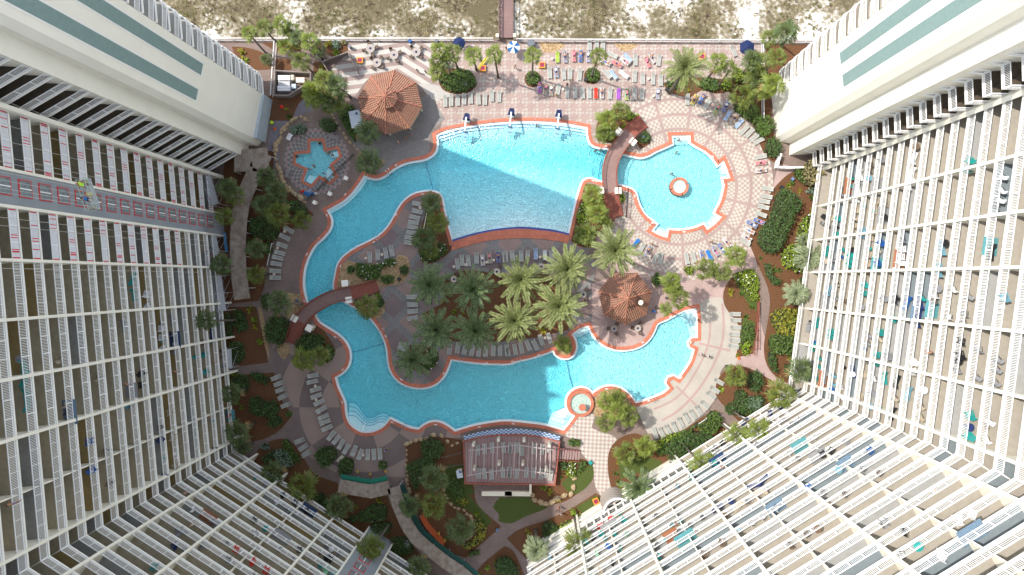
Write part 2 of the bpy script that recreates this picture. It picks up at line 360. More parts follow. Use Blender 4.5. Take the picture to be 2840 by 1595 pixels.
Z = [  # name, material, polygon (later ones lie over earlier ones), label
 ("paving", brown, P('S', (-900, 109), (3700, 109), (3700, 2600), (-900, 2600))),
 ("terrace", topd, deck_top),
 ("patio", str1, P('2', (960, 420), (1490, 430), (1480, 640), (1410, 690), (1180, 760), (1000, 980), (900, 900), (760, 720), (930, 530))),
 ("patio", str2, P('2', (1490, 430), (1800, 430), (1755, 720), (1850, 850), (2000, 960), (1820, 1000), (1640, 830), (1410, 690), (1480, 640))),
 ("patio", pale, P('2', (1640, 830), (1850, 850), (2000, 960), (1810, 975))),
 ("patio", greyp, P('S', (985, 340), (1190, 262), (1235, 330), (1195, 370), (1190, 425), (1120, 450), (1055, 480), (1020, 440), (975, 400))),
 ("path", bluep, P('F', (765, 240), (800, 270), (740, 300), (705, 340), (695, 420), (675, 430), (675, 360), (700, 290))),
 ("pavement", pinkp, P('F', (1460, 580), (1560, 540), (1700, 640), (1860, 630), (1920, 540), (1960, 410), (2030, 430), (1940, 490), (1905, 640), (1945, 900), (2030, 980), (1960, 1000), (1850, 920), (1830, 770), (1740, 780), (1600, 900), (1470, 850), (1470, 720), (1560, 690))),
 ("terrace", ringm, circ(RC, 262, 64)),
 ("terrace", cream, P('B', (1930, 180), (2000, 100), (2150, 90), (2190, 150), (2320, 230), (2330, 640), (2290, 760), (2190, 760), (2130, 850), (2180, 950), (2080, 1110), (1950, 1260), (1700, 1431), (1420, 1440), (1290, 1160), (1500, 1050), (1600, 950), (1730, 860), (1850, 600), (1900, 480))),
 ("paving_band", bandm, stroke(P('B', (2040, 330), (2030, 500), (1990, 640), (1900, 820), (1760, 1030), (1650, 1120), (1480, 1200)), 6)),
 ("paving_band", bandm, stroke(P('B', (2160, 150), (2172, 400), (2150, 560), (2090, 720), (1960, 950), (1830, 1110), (1700, 1230), (1560, 1310)), 7)),
 ("paving_band", bandm, stroke(P('B', (1930, 545), (2240, 620)), 6)), ("paving_band", bandm, stroke(P('B', (1700, 970), (1900, 1160)), 6)),
 ("walkway", walkm, P('B', (690, 1250), (900, 1250), (860, 1380)) + P('G', (920, 0), (1090, 60), (1120, 100), (1050, 170), (1030, 280), (1050, 500), (1100, 650), (1020, 700), (920, 600), (880, 450), (880, 350), (820, 290), (740, 170), (760, 90), (620, 60), (560, 0))),
 ("island_paving", islm, P('F', (1090, 480), (1130, 600), (1440, 600), (1480, 600), (1500, 640), (1490, 720), (1480, 830), (1400, 890), (1130, 910), (1080, 970), (1010, 960), (940, 820), (900, 760), (840, 700), (860, 640), (980, 550), (1030, 490))),
 ("terrace", blm, P('F', (690, 790), (860, 830), (890, 900), (840, 950), (870, 1060), (920, 1105), (1010, 1050), (1150, 1070), (1160, 1100), (1020, 1110), (1020, 1200), (850, 1190), (760, 1140), (690, 1130), (740, 1050), (690, 930))),
 ("spa_deck", tubm, circ((879, 447), 92, 48)),
]
BEDS = [("mulch", mulch, b) for b in (
 P('L', (300, 250), (450, 262), (560, 290), (640, 330), (690, 400), (700, 480), (570, 490), (380, 450)), P('L', (600, 213), (722, 216), (718, 285), (660, 250)),
 P('L', (740, 370), (900, 380), (905, 490), (740, 490)), P('L', (750, 213), (1010, 213), (1000, 300), (880, 290), (760, 300)),
 P('L', (1230, 213), (1454, 210), (1480, 290), (1400, 330), (1300, 350), (1250, 310)),
 P('L', (1130, 400), (1230, 420), (1300, 520), (1160, 700), (1000, 800), (900, 1000), (600, 1000), (560, 818), (700, 740), (860, 745), (1095, 590)),
 P('F', (570, 380), (690, 380), (690, 440), (725, 480), (790, 540), (745, 570), (700, 590), (672, 650), (665, 720), (650, 757), (570, 765), (545, 560)),
 P('F', (560, 772), (645, 772), (662, 850), (675, 912), (600, 922), (560, 850)),
 P('F', (570, 945), (690, 937), (700, 990), (735, 1045), (700, 1085), (640, 1110), (590, 1100), (565, 1000)),
 P('F', (655, 1125), (720, 1105), (750, 1130), (790, 1190), (850, 1215), (850, 1300), (700, 1260), (630, 1180)),
 P('A', (425, 560), (560, 430), (660, 350), (760, 490), (825, 620), (800, 700), (740, 745), (640, 660), (480, 630)),
 P('6', (1845, 520), (1900, 700), (1965, 960), (1975, 1050), (1900, 1120), (1780, 1180), (1690, 1180), (1650, 1080), (1680, 800), (1720, 650), (1690, 560)),
 P('F', (1110, 700), (1170, 680), (1260, 690), (1400, 700), (1440, 760), (1430, 830), (1340, 850), (1180, 860), (1110, 850), (1060, 790), (1120, 760)),
 P('A', (1560, 560), (1700, 560), (1830, 600), (1850, 700), (1780, 800), (1680, 840), (1560, 780)),
 P('7', (790, 392), (900, 400), (960, 450), (1030, 700), (1100, 760), (950, 850), (850, 1030), (700, 1000), (655, 960), (730, 600)),
 P('3', (905, 1290), (950, 1150), (1100, 1080), (1230, 1100), (1330, 1160), (1200, 1280), (1060, 1420), (920, 1390)),
 P('3', (1300, 1400), (1400, 1290), (1450, 1350), (1440, 1425), (1340, 1480)),
 P('2', (1850, 780), (1900, 700), (2000, 680), (2180, 720), (2225, 850), (2170, 910), (2000, 930), (1880, 880)),
 circ(P1('3', 278, 785), 23, 24), circ(P1('3', 868, 755), 23, 24),
 P('3', (1570, 830), (1680, 780), (2250, 790), (2270, 900), (2100, 930), (1950, 900), (1850, 960), (1620, 900)),
 P('F', (1928, 112), (2030, 112), (2030, 160), (1945, 260), (1950, 350), (1970, 415), (1935, 402), (1885, 300), (1850, 270), (1830, 210), (1860, 190), (1925, 170)),
 P('F', (2000, 430), (2120, 440), (2120, 700), (2060, 900), (2040, 960), (1985, 965), (1930, 920), (1935, 740), (1900, 650), (1885, 600), (1915, 530), (1950, 470)),
 P('F', (1825, 720), (1865, 682), (1905, 690), (1912, 760), (1895, 890), (1850, 900), (1862, 830), (1820, 760)),
 P('F', (1815, 940), (1850, 920), (1930, 950), (2000, 1000), (1900, 1100), (1830, 1030), (1800, 990)),
 P('F', (1640, 1110), (1800, 1030), (1840, 1090), (1760, 1190), (1690, 1240), (1640, 1290), (1560, 1290), (1530, 1190), (1540, 1120), (1600, 1090)),
 P('G', (520, 300), (800, 285), (880, 380), (885, 460), (700, 640), (560, 715), (270, 740), (265, 530), (500, 530)),
 P('G', (640, 780), (900, 620), (1000, 690), (1010, 900), (760, 1050), (470, 1250), (270, 1330), (20, 1070), (100, 1000), (450, 870)),
 P('E', (1520, 130), (1800, 60), (2100, 90), (2110, 320), (2200, 560), (2220, 700), (2470, 950), (2120, 1260), (1950, 1200), (1550, 600)),
 P('E', (2240, 1370), (2500, 1140), (2576, 1180), (2700, 1431), (2200, 1460)),
 P('E', (870, 600), (1330, 620), (1400, 800), (1600, 1150), (1700, 1260), (1600, 1400), (1200, 1150), (850, 870), (760, 700)))]
BEDS += [("gravel", gravel, b) for b in (
 P('6', (835, 1420), (865, 1230), (950, 1145), (1040, 1180), (1420, 1130), (1450, 1098), (1530, 1110), (1562, 1180), (1545, 1300), (1470, 1380), (1380, 1405), (1000, 1420)),
 P('A', (340, 40), (480, 60), (520, 170), (450, 290), (340, 300)), P('A', (250, 520), (370, 560), (370, 620), (330, 700), (290, 690), (240, 600)), P('A', (1040, 100), (1210, 90), (1310, 130), (1315, 230), (1240, 300), (1170, 285), (1060, 195)),
 P('A', (60, 190), (90, 190), (160, 540), (165, 700), (120, 560)), P('3', (340, 420), (560, 430), (600, 450), (500, 520), (380, 520)), P('3', (1080, 430), (1330, 435), (1250, 500), (1150, 500)),
 P('B', (900, 1050), (1040, 1000), (1180, 1040), (1260, 1130), (1230, 1200), (1000, 1290), (880, 1250)), P('B', (495, 620), (520, 520), (620, 455), (680, 510), (690, 590), (640, 670), (560, 675)))]
BEDS += [("ground_cover", lawnm, b) for b in (
 P('G', (-60, 660), (260, 655), (300, 730), (440, 745), (400, 775), (200, 850), (60, 920), (-60, 900), (-60, 700)) , P('E', (2385, 760), (2420, 690), (2570, 670), (2570, 905), (2480, 860)),
 P('E', (1930, 330), (2110, 330), (2200, 620), (2150, 640), (2380, 900), (2300, 980), (2180, 820), (1950, 690), (1900, 560)), P('G', (700, 760), (900, 640), (990, 700), (980, 870), (800, 830)),
 P('F', (1840, 690), (1870, 682), (1905, 700), (1908, 790), (1880, 760)), P('F', (1870, 800), (1900, 810), (1895, 870), (1855, 880)),
 P('G', (560, 520), (700, 400), (870, 330), (880, 460), (700, 630), (640, 620)), P('G', (1120, 300), (1300, 240), (1560, 300), (1540, 440), (1300, 420), (1150, 480)))]
ALLZ = Z + BEDS
# ---- one conforming triangulation of the whole ground, split by what lies where
cv, ce = [], []
def add_loop(poly):
    k = len(cv); cv.extend(Vector(p) for p in poly); n = len(poly); ce.extend((k + i, k + (i + 1) % n) for i in range(n))
ZP = []
for nm, m_, pl in ALLZ:
    p = pl if len(pl) > 30 or nm == "paving" else smooth_poly(pl, 12, 60); ZP.append(g(p)); add_loop(ZP[-1])
cut = offset(pool_s, 1.5); tubcut = offset(smooth_poly(tub, 30, 10), 1.5)
for h_ in (cut, tubcut, fount): add_loop(g(h_))
add_loop([(-700, -700), (700, -700), (700, 700), (-700, 700)])
rv, re_, rf, _, _, _ = geometry.delaunay_2d_cdt(cv, ce, [], 0, 1e-4)
rv = np.array([tuple(v) for v in rv]); rf = np.array([tuple(f) for f in rf if len(f) == 3])
cen = rv[rf].mean(1); own = np.zeros(len(rf), int) - 1
for i, p in enumerate(ZP): own[inpoly(cen[:, 0], cen[:, 1], p)] = i
for h_ in (cut, tubcut, fount): own[inpoly(cen[:, 0], cen[:, 1], g(h_))] = -9
def ground_part(name, m_, sel, label=None):
    F = rf[sel]
    if not len(F): return
    a = rv[F]; cr = (a[:, 1, 0] - a[:, 0, 0]) * (a[:, 2, 1] - a[:, 0, 1]) - (a[:, 1, 1] - a[:, 0, 1]) * (a[:, 2, 0] - a[:, 0, 0])
    F = np.where((cr < 0)[:, None], F[:, ::-1], F); u, inv = np.unique(F, return_inverse=True)
    V = np.c_[rv[u], np.zeros(len(u))]; o = link(bpy.data.objects.new(name, mesh_np(name, V, inv.reshape(-1, 3), m_))); tag(o, label, kind="structure"); return o
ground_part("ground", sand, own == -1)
done = set()
for i, (nm, m_, _) in enumerate(ALLZ):
    key = (nm, m_.name)
    if key in done: continue
    done.add(key); ground_part(nm, m_, np.isin(own, [j for j, q in enumerate(ALLZ) if (q[0], q[1].name) == key]))
# ---------------------------------------------------------------- pool shell, water, coping
terra = mat("terracotta_coping", (.62, .16, .085), (.52, .135, .075), 3, .7, .1, 20)
def terram():
    n = N("terracotta_blocks", .7); c = n.brick((.50, .165, .10), (.43, .14, .085), (.30, .10, .07), 1.0, n.P, .9, .9, .03); return n.out(n.weather(c, .25))
terra2 = terram()
gutter = mat("white_gutter_tile", (.70, .72, .72), (.62, .65, .66), 12, .5)
plaster = None
def plasterm():
    n = N("pool_plaster", .6)
    v = n.n.nodes.new("ShaderNodeTexVoronoi"); v.feature = "SMOOTH_F1"; v.inputs["Scale"].default_value = 4.4; v.inputs["Smoothness"].default_value = .3
    d = n.n.nodes.new("ShaderNodeTexNoise"); d.inputs["Scale"].default_value = 1.2; n.n.links.new(n.P, d.inputs["Vector"])
    a = n.n.nodes.new("ShaderNodeVectorMath"); a.operation = "MULTIPLY_ADD"; a.inputs[1].default_value = (.9, .9, .9)
    n.n.links.new(d.outputs["Color"], a.inputs[0]); n.n.links.new(n.P, a.inputs[2]); n.n.links.new(a.outputs[0], v.inputs[0])
    c = n.ramp(n.noise(.06, detail=2), (.35, (.72, .86, .88)), (.65, (.62, .82, .86)))
    h = n.math("ADD", v.outputs["Distance"], n.math("MULTIPLY", n.noise(5, detail=2), .5))
    n.out(c, h, 1.0)
    q = [x for x in n.n.nodes if x.bl_idname == "ShaderNodeBump"][0]; q.inputs["Distance"].default_value = .27
    return n.m
plaster = plasterm()
white = mat("white_plaster", (.78, .78, .76), (.72, .73, .72), 4, .6)
blue_tile = mat("dark_blue_tile", (.02, .045, .2), (.03, .08, .3), 12, .3)
def depth(x, y):                # floor of the pools in plan pixels
    d = 1.35
    if 1215 < x < 1640 and y < 690:
        dy = (640 if 1380 < x < 1500 else 650) - y + 10 * abs(x - 1430) / 200
        if dy < 190 and y > 450: d = min(d, .12 + max(0, dy) / 190 * 1.0)
        if y < 440: d = min(d, .35 + max(0, (y - 337)) / 90 * 1.0)
    if 1700 < x and y < 700: d = .85
    if x > 1560 and y > 800: d = min(d, .75 + (0 if x > 1640 else (1640 - x) / 80 * .6))
    return d
inner = offset(pool_s, -5.5)
cv2 = [Vector(p) for p in inner]; ce2 = [(i, (i + 1) % len(inner)) for i in range(len(inner))]
gx, gy = np.meshgrid(np.arange(820, 2050, 16), np.arange(330, 1215, 16)); gx = gx.ravel().astype(float); gy = gy.ravel().astype(float)
k_ = inpoly(gx, gy, offset(pool_s, -9)); cv2 += [Vector((a, b)) for a, b in zip(gx[k_], gy[k_])]
pv, _, pf, _, _, _ = geometry.delaunay_2d_cdt(cv2, ce2, [], 1, 1e-4)
pf = [tuple(f) for f in pf if len(f) == 3]; pc_ = np.array([[sum(pv[i][0] for i in f) / 3, sum(pv[i][1] for i in f) / 3] for f in pf])
pf = [f for f, k in zip(pf, inpoly(pc_[:, 0], pc_[:, 1], inner)) if k]
b = MB()
b.add([(*G2(v), -depth(v[0], v[1])) for v in pv], [f if (pv[f[1]][0] - pv[f[0]][0]) * (pv[f[2]][1] - pv[f[0]][1]) - (pv[f[1]][1] - pv[f[0]][1]) * (pv[f[2]][0] - pv[f[0]][0]) < 0 else f[::-1] for f in pf], 0)
n_ = len(inner); b.add([(*G2(p), -.16) for p in inner] + [(*G2(p), -depth(*p)) for p in inner], [(i, (i + 1) % n_, n_ + (i + 1) % n_, n_ + i) for i in range(n_)], 0)
b.strip(g(pool_s), g(inner), -.10, -.16, 1); b.strip(g(pool_s), g(pool_s), .06, -.10, 1)
tag(b.build("pool_basin", [plaster, gutter]), "pale plastered basin of the winding resort pool", kind="structure")
def coping(name, a, wd, m_, z=.06, lab=None, cat=None):
    o_ = offset(a, wd); q = MB(); q.strip(g(a), g(o_), z, z, 0); q.strip(g(o_), g(o_), z, -.05, 0); q.strip(g(a), g(a), -.02, z, 0)
    return tag(q.build(name, m_), lab, cat, kind=None if cat else "structure")
coping("pool_coping", pool_s, 9.2, terra2)
waterm = bpy.data.materials.new("pool_water"); waterm.use_nodes = True
def water_mat(m_, dens, col, bump=.5):
    n = m_.node_tree; n.nodes.clear(); o = n.nodes.new("ShaderNodeOutputMaterial")
    t = n.nodes.new("ShaderNodeBsdfTransparent"); gl = n.nodes.new("ShaderNodeBsdfGlossy"); gl.inputs["Roughness"].default_value = .12
    mx = n.nodes.new("ShaderNodeMixShader"); mx.inputs[0].default_value = .045
    tc = n.nodes.new("ShaderNodeTexCoord"); no = n.nodes.new("ShaderNodeTexNoise"); no.inputs["Scale"].default_value = 3.2; no.inputs["Detail"].default_value = 4
    bu = n.nodes.new("ShaderNodeBump"); bu.inputs["Strength"].default_value = bump; bu.inputs["Distance"].default_value = .25
    n.links.new(tc.outputs["Object"], no.inputs["Vector"]); n.links.new(no.outputs["Fac"], bu.inputs["Height"]); n.links.new(bu.outputs[0], gl.inputs["Normal"])
    n.links.new(t.outputs[0], mx.inputs[1]); n.links.new(gl.outputs[0], mx.inputs[2]); n.links.new(mx.outputs[0], o.inputs["Surface"])
    va = n.nodes.new("ShaderNodeVolumeAbsorption"); va.inputs["Color"].default_value = (*col, 1); va.inputs["Density"].default_value = dens
    n.links.new(va.outputs[0], o.inputs["Volume"])
water_mat(waterm, .68, (.18, .885, .945))
def water(name, poly, z=-.09, zb=-2.2):
    q = MB(); q.prism(g(offset(poly, .6)), zb, z, 0, bottom=True); return tag(q.build(name, waterm), kind="structure")
water("water", pool_s)
# submerged steps and the dark tile lines on them
def lines(name, pls, wd, z, m_, kind="structure"):
    q = MB()
    for pl in pls:
        p = smooth_poly(pl, 6, closed=False); a = offset(p, wd / 2, False); c = offset(p, -wd / 2, False)
        for i in range(len(p) - 1): q.add([(*G2(a[i]), z), (*G2(a[i + 1]), z), (*G2(c[i + 1]), z), (*G2(c[i]), z)], [(0, 1, 2, 3)])
    return tag(q.build(name, m_), kind=kind)
def step_slab(pl, z, name="pool_steps"):
    q = MB(); q.prism(g(smooth_poly(pl, 8)), -1.5, z, 0); return tag(q.build(name, plaster_s), kind="structure")
plaster_s = mat("pale_step_plaster", (.74, .82, .83), (.68, .78, .80), 5, .6, .5, 5)
arcs = [P('2', (1830, 1345), (2050, 1275), (2300, 1240), (2576, 1222)) + P('3', (300, 1222), (600, 1240), (800, 1275))]
for k, dz in ((0, .30), (1, .5), (2, .7)):
    a = P('2', (1840 + 8 * k, 1350 + 26 * k), (2050, 1290 + 26 * k), (2300, 1253 + 26 * k), (2576, 1232 + 28 * k)) + P('3', (300, 1232 + 28 * k), (600, 1255 + 27 * k), (808, 1290 + 28 * k))
    top = P('3', (812, 1272), (600, 1230), (300, 1212)) + P('2', (2576, 1212), (2300, 1228), (2050, 1268), (1832, 1330))
    step_slab(a + top, -dz); lines("step_edge", [a], 1.2, -dz + .012, blue_tile)
for k in range(4):       # curved corner steps, lower left
    o = 42 * k
    a = P('A', (945, 1140 + o), (1010, 1150 + o * .95), (1060, 1210 + o * .8), (1120, 1290 + o * .55), (1190, 1290 + o * .55), (1250, 1255 + o * .6), (1310, 1250 + o * .65), (1360 - o * .4, 1285 + o * .4))
    step_slab(a + P('A', (1330, 1340), (1250, 1395), (1170, 1420), (1090, 1420), (1000, 1370), (945, 1280)), -.95 + .2 * k); lines("step_edge", [a], 1.2, -.95 + .2 * k + .012, blue_tile)
ALC = [(P('3', (1660, 1352), (1836, 1350), (1838, 1428), (1668, 1430))), P('7', (2118, 204), (2168, 168), (2230, 330), (2150, 340)), P('7', (2080, 690), (2148, 722), (2010, 845), (1975, 790)), P('7', (1630, 850), (1610, 922), (1455, 855), (1505, 800)),
       P('B', (668, 458), (740, 402), (826, 372), (860, 440), (700, 500)), P('B', (1790, 222), (1900, 200), (1908, 485), (1850, 490), (1790, 330), (1700, 265)), P('B', (470, 1240), (600, 1180), (660, 1250), (690, 1262), (580, 1405), (420, 1360)), P('6', (740, 655), (900, 562), (1050, 395), (1112, 312), (1140, 330), (1080, 430), (930, 590), (770, 685))]
for i, a in enumerate(ALC):
    for k in range(3 if i < 7 else 1):
        c = np.mean(a, 0); 
        q = [(x, y) for x, y in a]
        if k: q = [((x - cc[0]) * (1 - .22 * k) + cc[0], (y - cc[1]) * (1 - .22 * k) + cc[1]) for x, y in a for cc in [a[1]]]
        if i < 7: 
            step_slab(q, -.62 + .16 * k); lines("step_edge", [q + q[:1]], .7, -.62 + .16 * k + .012, blue_tile)
        else: step_slab(q, -.45)
# tiled lane lines, weir edge
lines("floor_line", [P('6', (1708, 150), (1745, 300), (1790, 468)), P('A', (950, 645), (1130, 600), (1325, 540)), P('B', (612, 700), (640, 850), (680, 1000)), P('7', (985, 60), (950, 220), (925, 365))], 1.4, -.98, blue_tile)
weir = P('6', (1985, 966), (2200, 902), (2400, 862), (2576, 842)) + P('7', (150, 838), (330, 850), (500, 872), (636, 905))
wp = smooth_poly(weir, 7, closed=False)
q = MB(); a = offset(wp, 0, False); c = offset(wp, 6, False); d = offset(wp, -1, False)
q.add([(*G2(p), -.02) for p in d] + [(*G2(p), -.02) for p in c], [(i, i + 1, len(wp) + i + 1, len(wp) + i) for i in range(len(wp) - 1)])
e_ = offset(wp, 5.5, False); q = MB(); q.add([(*G2(p), -.035) for p in wp] + [(*G2(p), -.035) for p in e_], [(i, i + 1, len(wp) + i + 1, len(wp) + i) for i in range(len(wp) - 1)])
tag(q.build("weir_edge", blue_tile), kind="structure")
wo = P('7', (630, 983), (450, 950), (150, 932)) + P('6', (2576, 935), (2300, 965), (1978, 1055))
q = MB(); q.prism(g(smooth_poly(weir + wo, 8)), -.1, .075, 0); tag(q.build("weir_apron", terra2), kind="structure")
# spa
spa = smooth_poly(tub, 30, 10); q = MB(); q.sheet(g(spa), -.95, 0); q.strip(g(spa), g(spa), .05, -.95, 1); tag(q.build("spa_basin", [plaster, gutter]), kind="structure")
coping("spa_coping", spa, 7.5, terra2); water("water", spa)
q = MB(); sp2 = P('6', (760, 210), (825, 320), (765, 370), (700, 320)); q.prism(g(sp2), -.95, -.45, 0); q.prism(g(P('6', (520, 358), (580, 395), (640, 330), (560, 300))), -.95, -.5, 0); q.prism(g(P('6', (780, 130), (855, 120), (835, 60), (760, 90))), -.95, -.45, 0)
tag(q.build("spa_bench", plaster_s), kind="structure")
# ---------------------------------------------------------------- the two towers
ST = 2.85; Z0 = 3.42; NF = 27
def zk(k): return Z0 + ST * k
TOP = zk(NF - 1) + 3.2
wall_c = mat("cream_stucco", (.87, .83, .72), (.84, .80, .69), .4, .85, .15, 12)
slab_c = mat("white_balcony_edge", (.86, .84, .78), (.82, .80, .74), .6, .8)
rail_w = mat("white_rail_paint", (.88, .88, .87), rough=.45)
green_p = mat("sage_green_panel", (.22, .31, .29), (.20, .285, .27), 2, .85, .2, 20)
grey_w = mat("grey_waterproof_membrane", (.25, .275, .30), (.29, .31, .335), .35, .7, .1, 3)
red_t = mat("red_masking_tape", (.62, .03, .04), rough=.6)
cover = mat("white_plastic_sheet", (.62, .62, .66), (.70, .70, .73), 3, .5)
glassd = mat("dark_glazing", (.03, .04, .05), rough=.08, spec=.8)
door_f = mat("white_door_frame", (.7, .7, .68), rough=.5)
fl = [mat("tan_balcony_floor", (.40, .345, .235), (.345, .295, .205), 2, .9), mat("grey_balcony_floor", (.30, .29, .265), (.25, .25, .23), 2, .9), mat("ochre_balcony_floor", (.30, .22, .09), (.26, .19, .08), 2, .9),
      mat("light_balcony_floor", (.46, .43, .38), (.42, .4, .36), 2, .9), mat("rust_balcony_floor", (.45, .12, .05), (.40, .105, .045), 3, .9), mat("brown_balcony_floor", (.085, .065, .045), (.07, .055, .04), 2, .9)]
fl_l = [mat("beige_balcony_floor", (.335, .30, .25), (.30, .27, .225), 2, .9), mat("pale_grey_balcony_floor", (.32, .315, .30), (.285, .28, .27), 2, .9), mat("slate_balcony_floor", (.19, .22, .235), (.17, .20, .215), 2, .9), fl[4]]
def VO(x, y): return Vector((x * S, -y * S))            # offset from the nadir in plan pixels -> metres
L0 = lambda gy: -858.5 + .093 * (gy + 32)
def on_left(r): 
    gx = -855.5 / (1 - .093 * r); return (gx, r * gx)
def on_ld(t): return (-812.6 + t, 461.5 + .65 * t)
def on_right(r): 
    gx = 737.1 / (1 + .135 * r); return (gx, r * gx)
def on_rd(t): return (697.9 - t, 290.3 + .615 * t)
# each bay: (from, to, first storey, kind)
D_ = on_left(.319)
LW = [  # polyline vertices of the left tower front, north to south, with what stands at each vertex (w = party wall, c = plain corner)
 ((-838 + 60, -350), 'e'), ((-883, -297), 'c'), (D_, 'w'), (on_left(.207), 's'), (on_left(.1376), 's'), (on_left(.036), 'w'), (on_left(-.077), 'w'), (on_left(-.19), 'w'), (on_left(-.305), 'w'), (on_left(-.532), 'w'),
 ((-812.6, 461.5), 'c'), (on_ld(37), 'w'), (on_ld(119), 'w'), (on_ld(269), 'w'), (on_ld(347), 'w'), (on_ld(413), 'w'), (on_ld(500), 'w'), (on_ld(610), 'e')]
LW[0] = ((-803, -338), 'e'); LW[1] = ((-883, -291), 'c')
RW = [((700, -345), 'e'), ((741.7, -340), 'c'), ((743, -303), 'c'), (on_right(-.389), 'w'), (on_right(-.2576), 'w'), (on_right(-.1398), 'w'), (on_right(-.0245), 'w'), (on_right(.109), 'w'), (on_right(.2437), 'w'), (on_right(.384), 'w'),
 ((697.9, 290.3), 'c'), (on_rd(29), 'w'), (on_rd(181.1), 'w'), (on_rd(318.2), 'w'), (on_rd(456), 'w'), (on_rd(589), 'w'), (on_rd(726), 'e')]
DEPTH = 2.7
def railing_mesh(L, kind=0, seed=0, open_=1.0):
    q = MB(); q.box((L / 2, 0, 1.04), (L, .07, .06)); q.box((L / 2, 0, .10), (L, .05, .05))
    n = max(1, round(L / 1.55))
    for i in range(n + 1): q.box((i * L / n, 0, .53), (.07, .07, 1.06))
    if kind == 0:
        k = int(L / .15)
        for i in range(1, k): q.box((i * L / k, 0, .57), (.045, .022, .9))
        return q, [rail_w]
    q.box((L / 2, 0, .56), (L - .06, .05, .9), m=1); r_ = random.Random(seed)
    for j in range(3 + seed % 4):
        x = r_.uniform(.2, L - .2); q.box((x, -.01, .56), (.09, .09, .96), m=2)
    for x in (.1, L - .1): q.box((x, -.01, .56), (.13, .09, .98), m=2)
    return q, [rail_w, cover, red_t]
def seen(p, z, m=60):
    k = 1 - z / CH; x = VX + p[0] / k; y = VY + p[1] / k; return -m < x < 2840 + m and -m < y < 1595 + m
MINK = {12: 1, 13: 2, 14: 2, 15: 2}
BAYS = []         # for the furniture
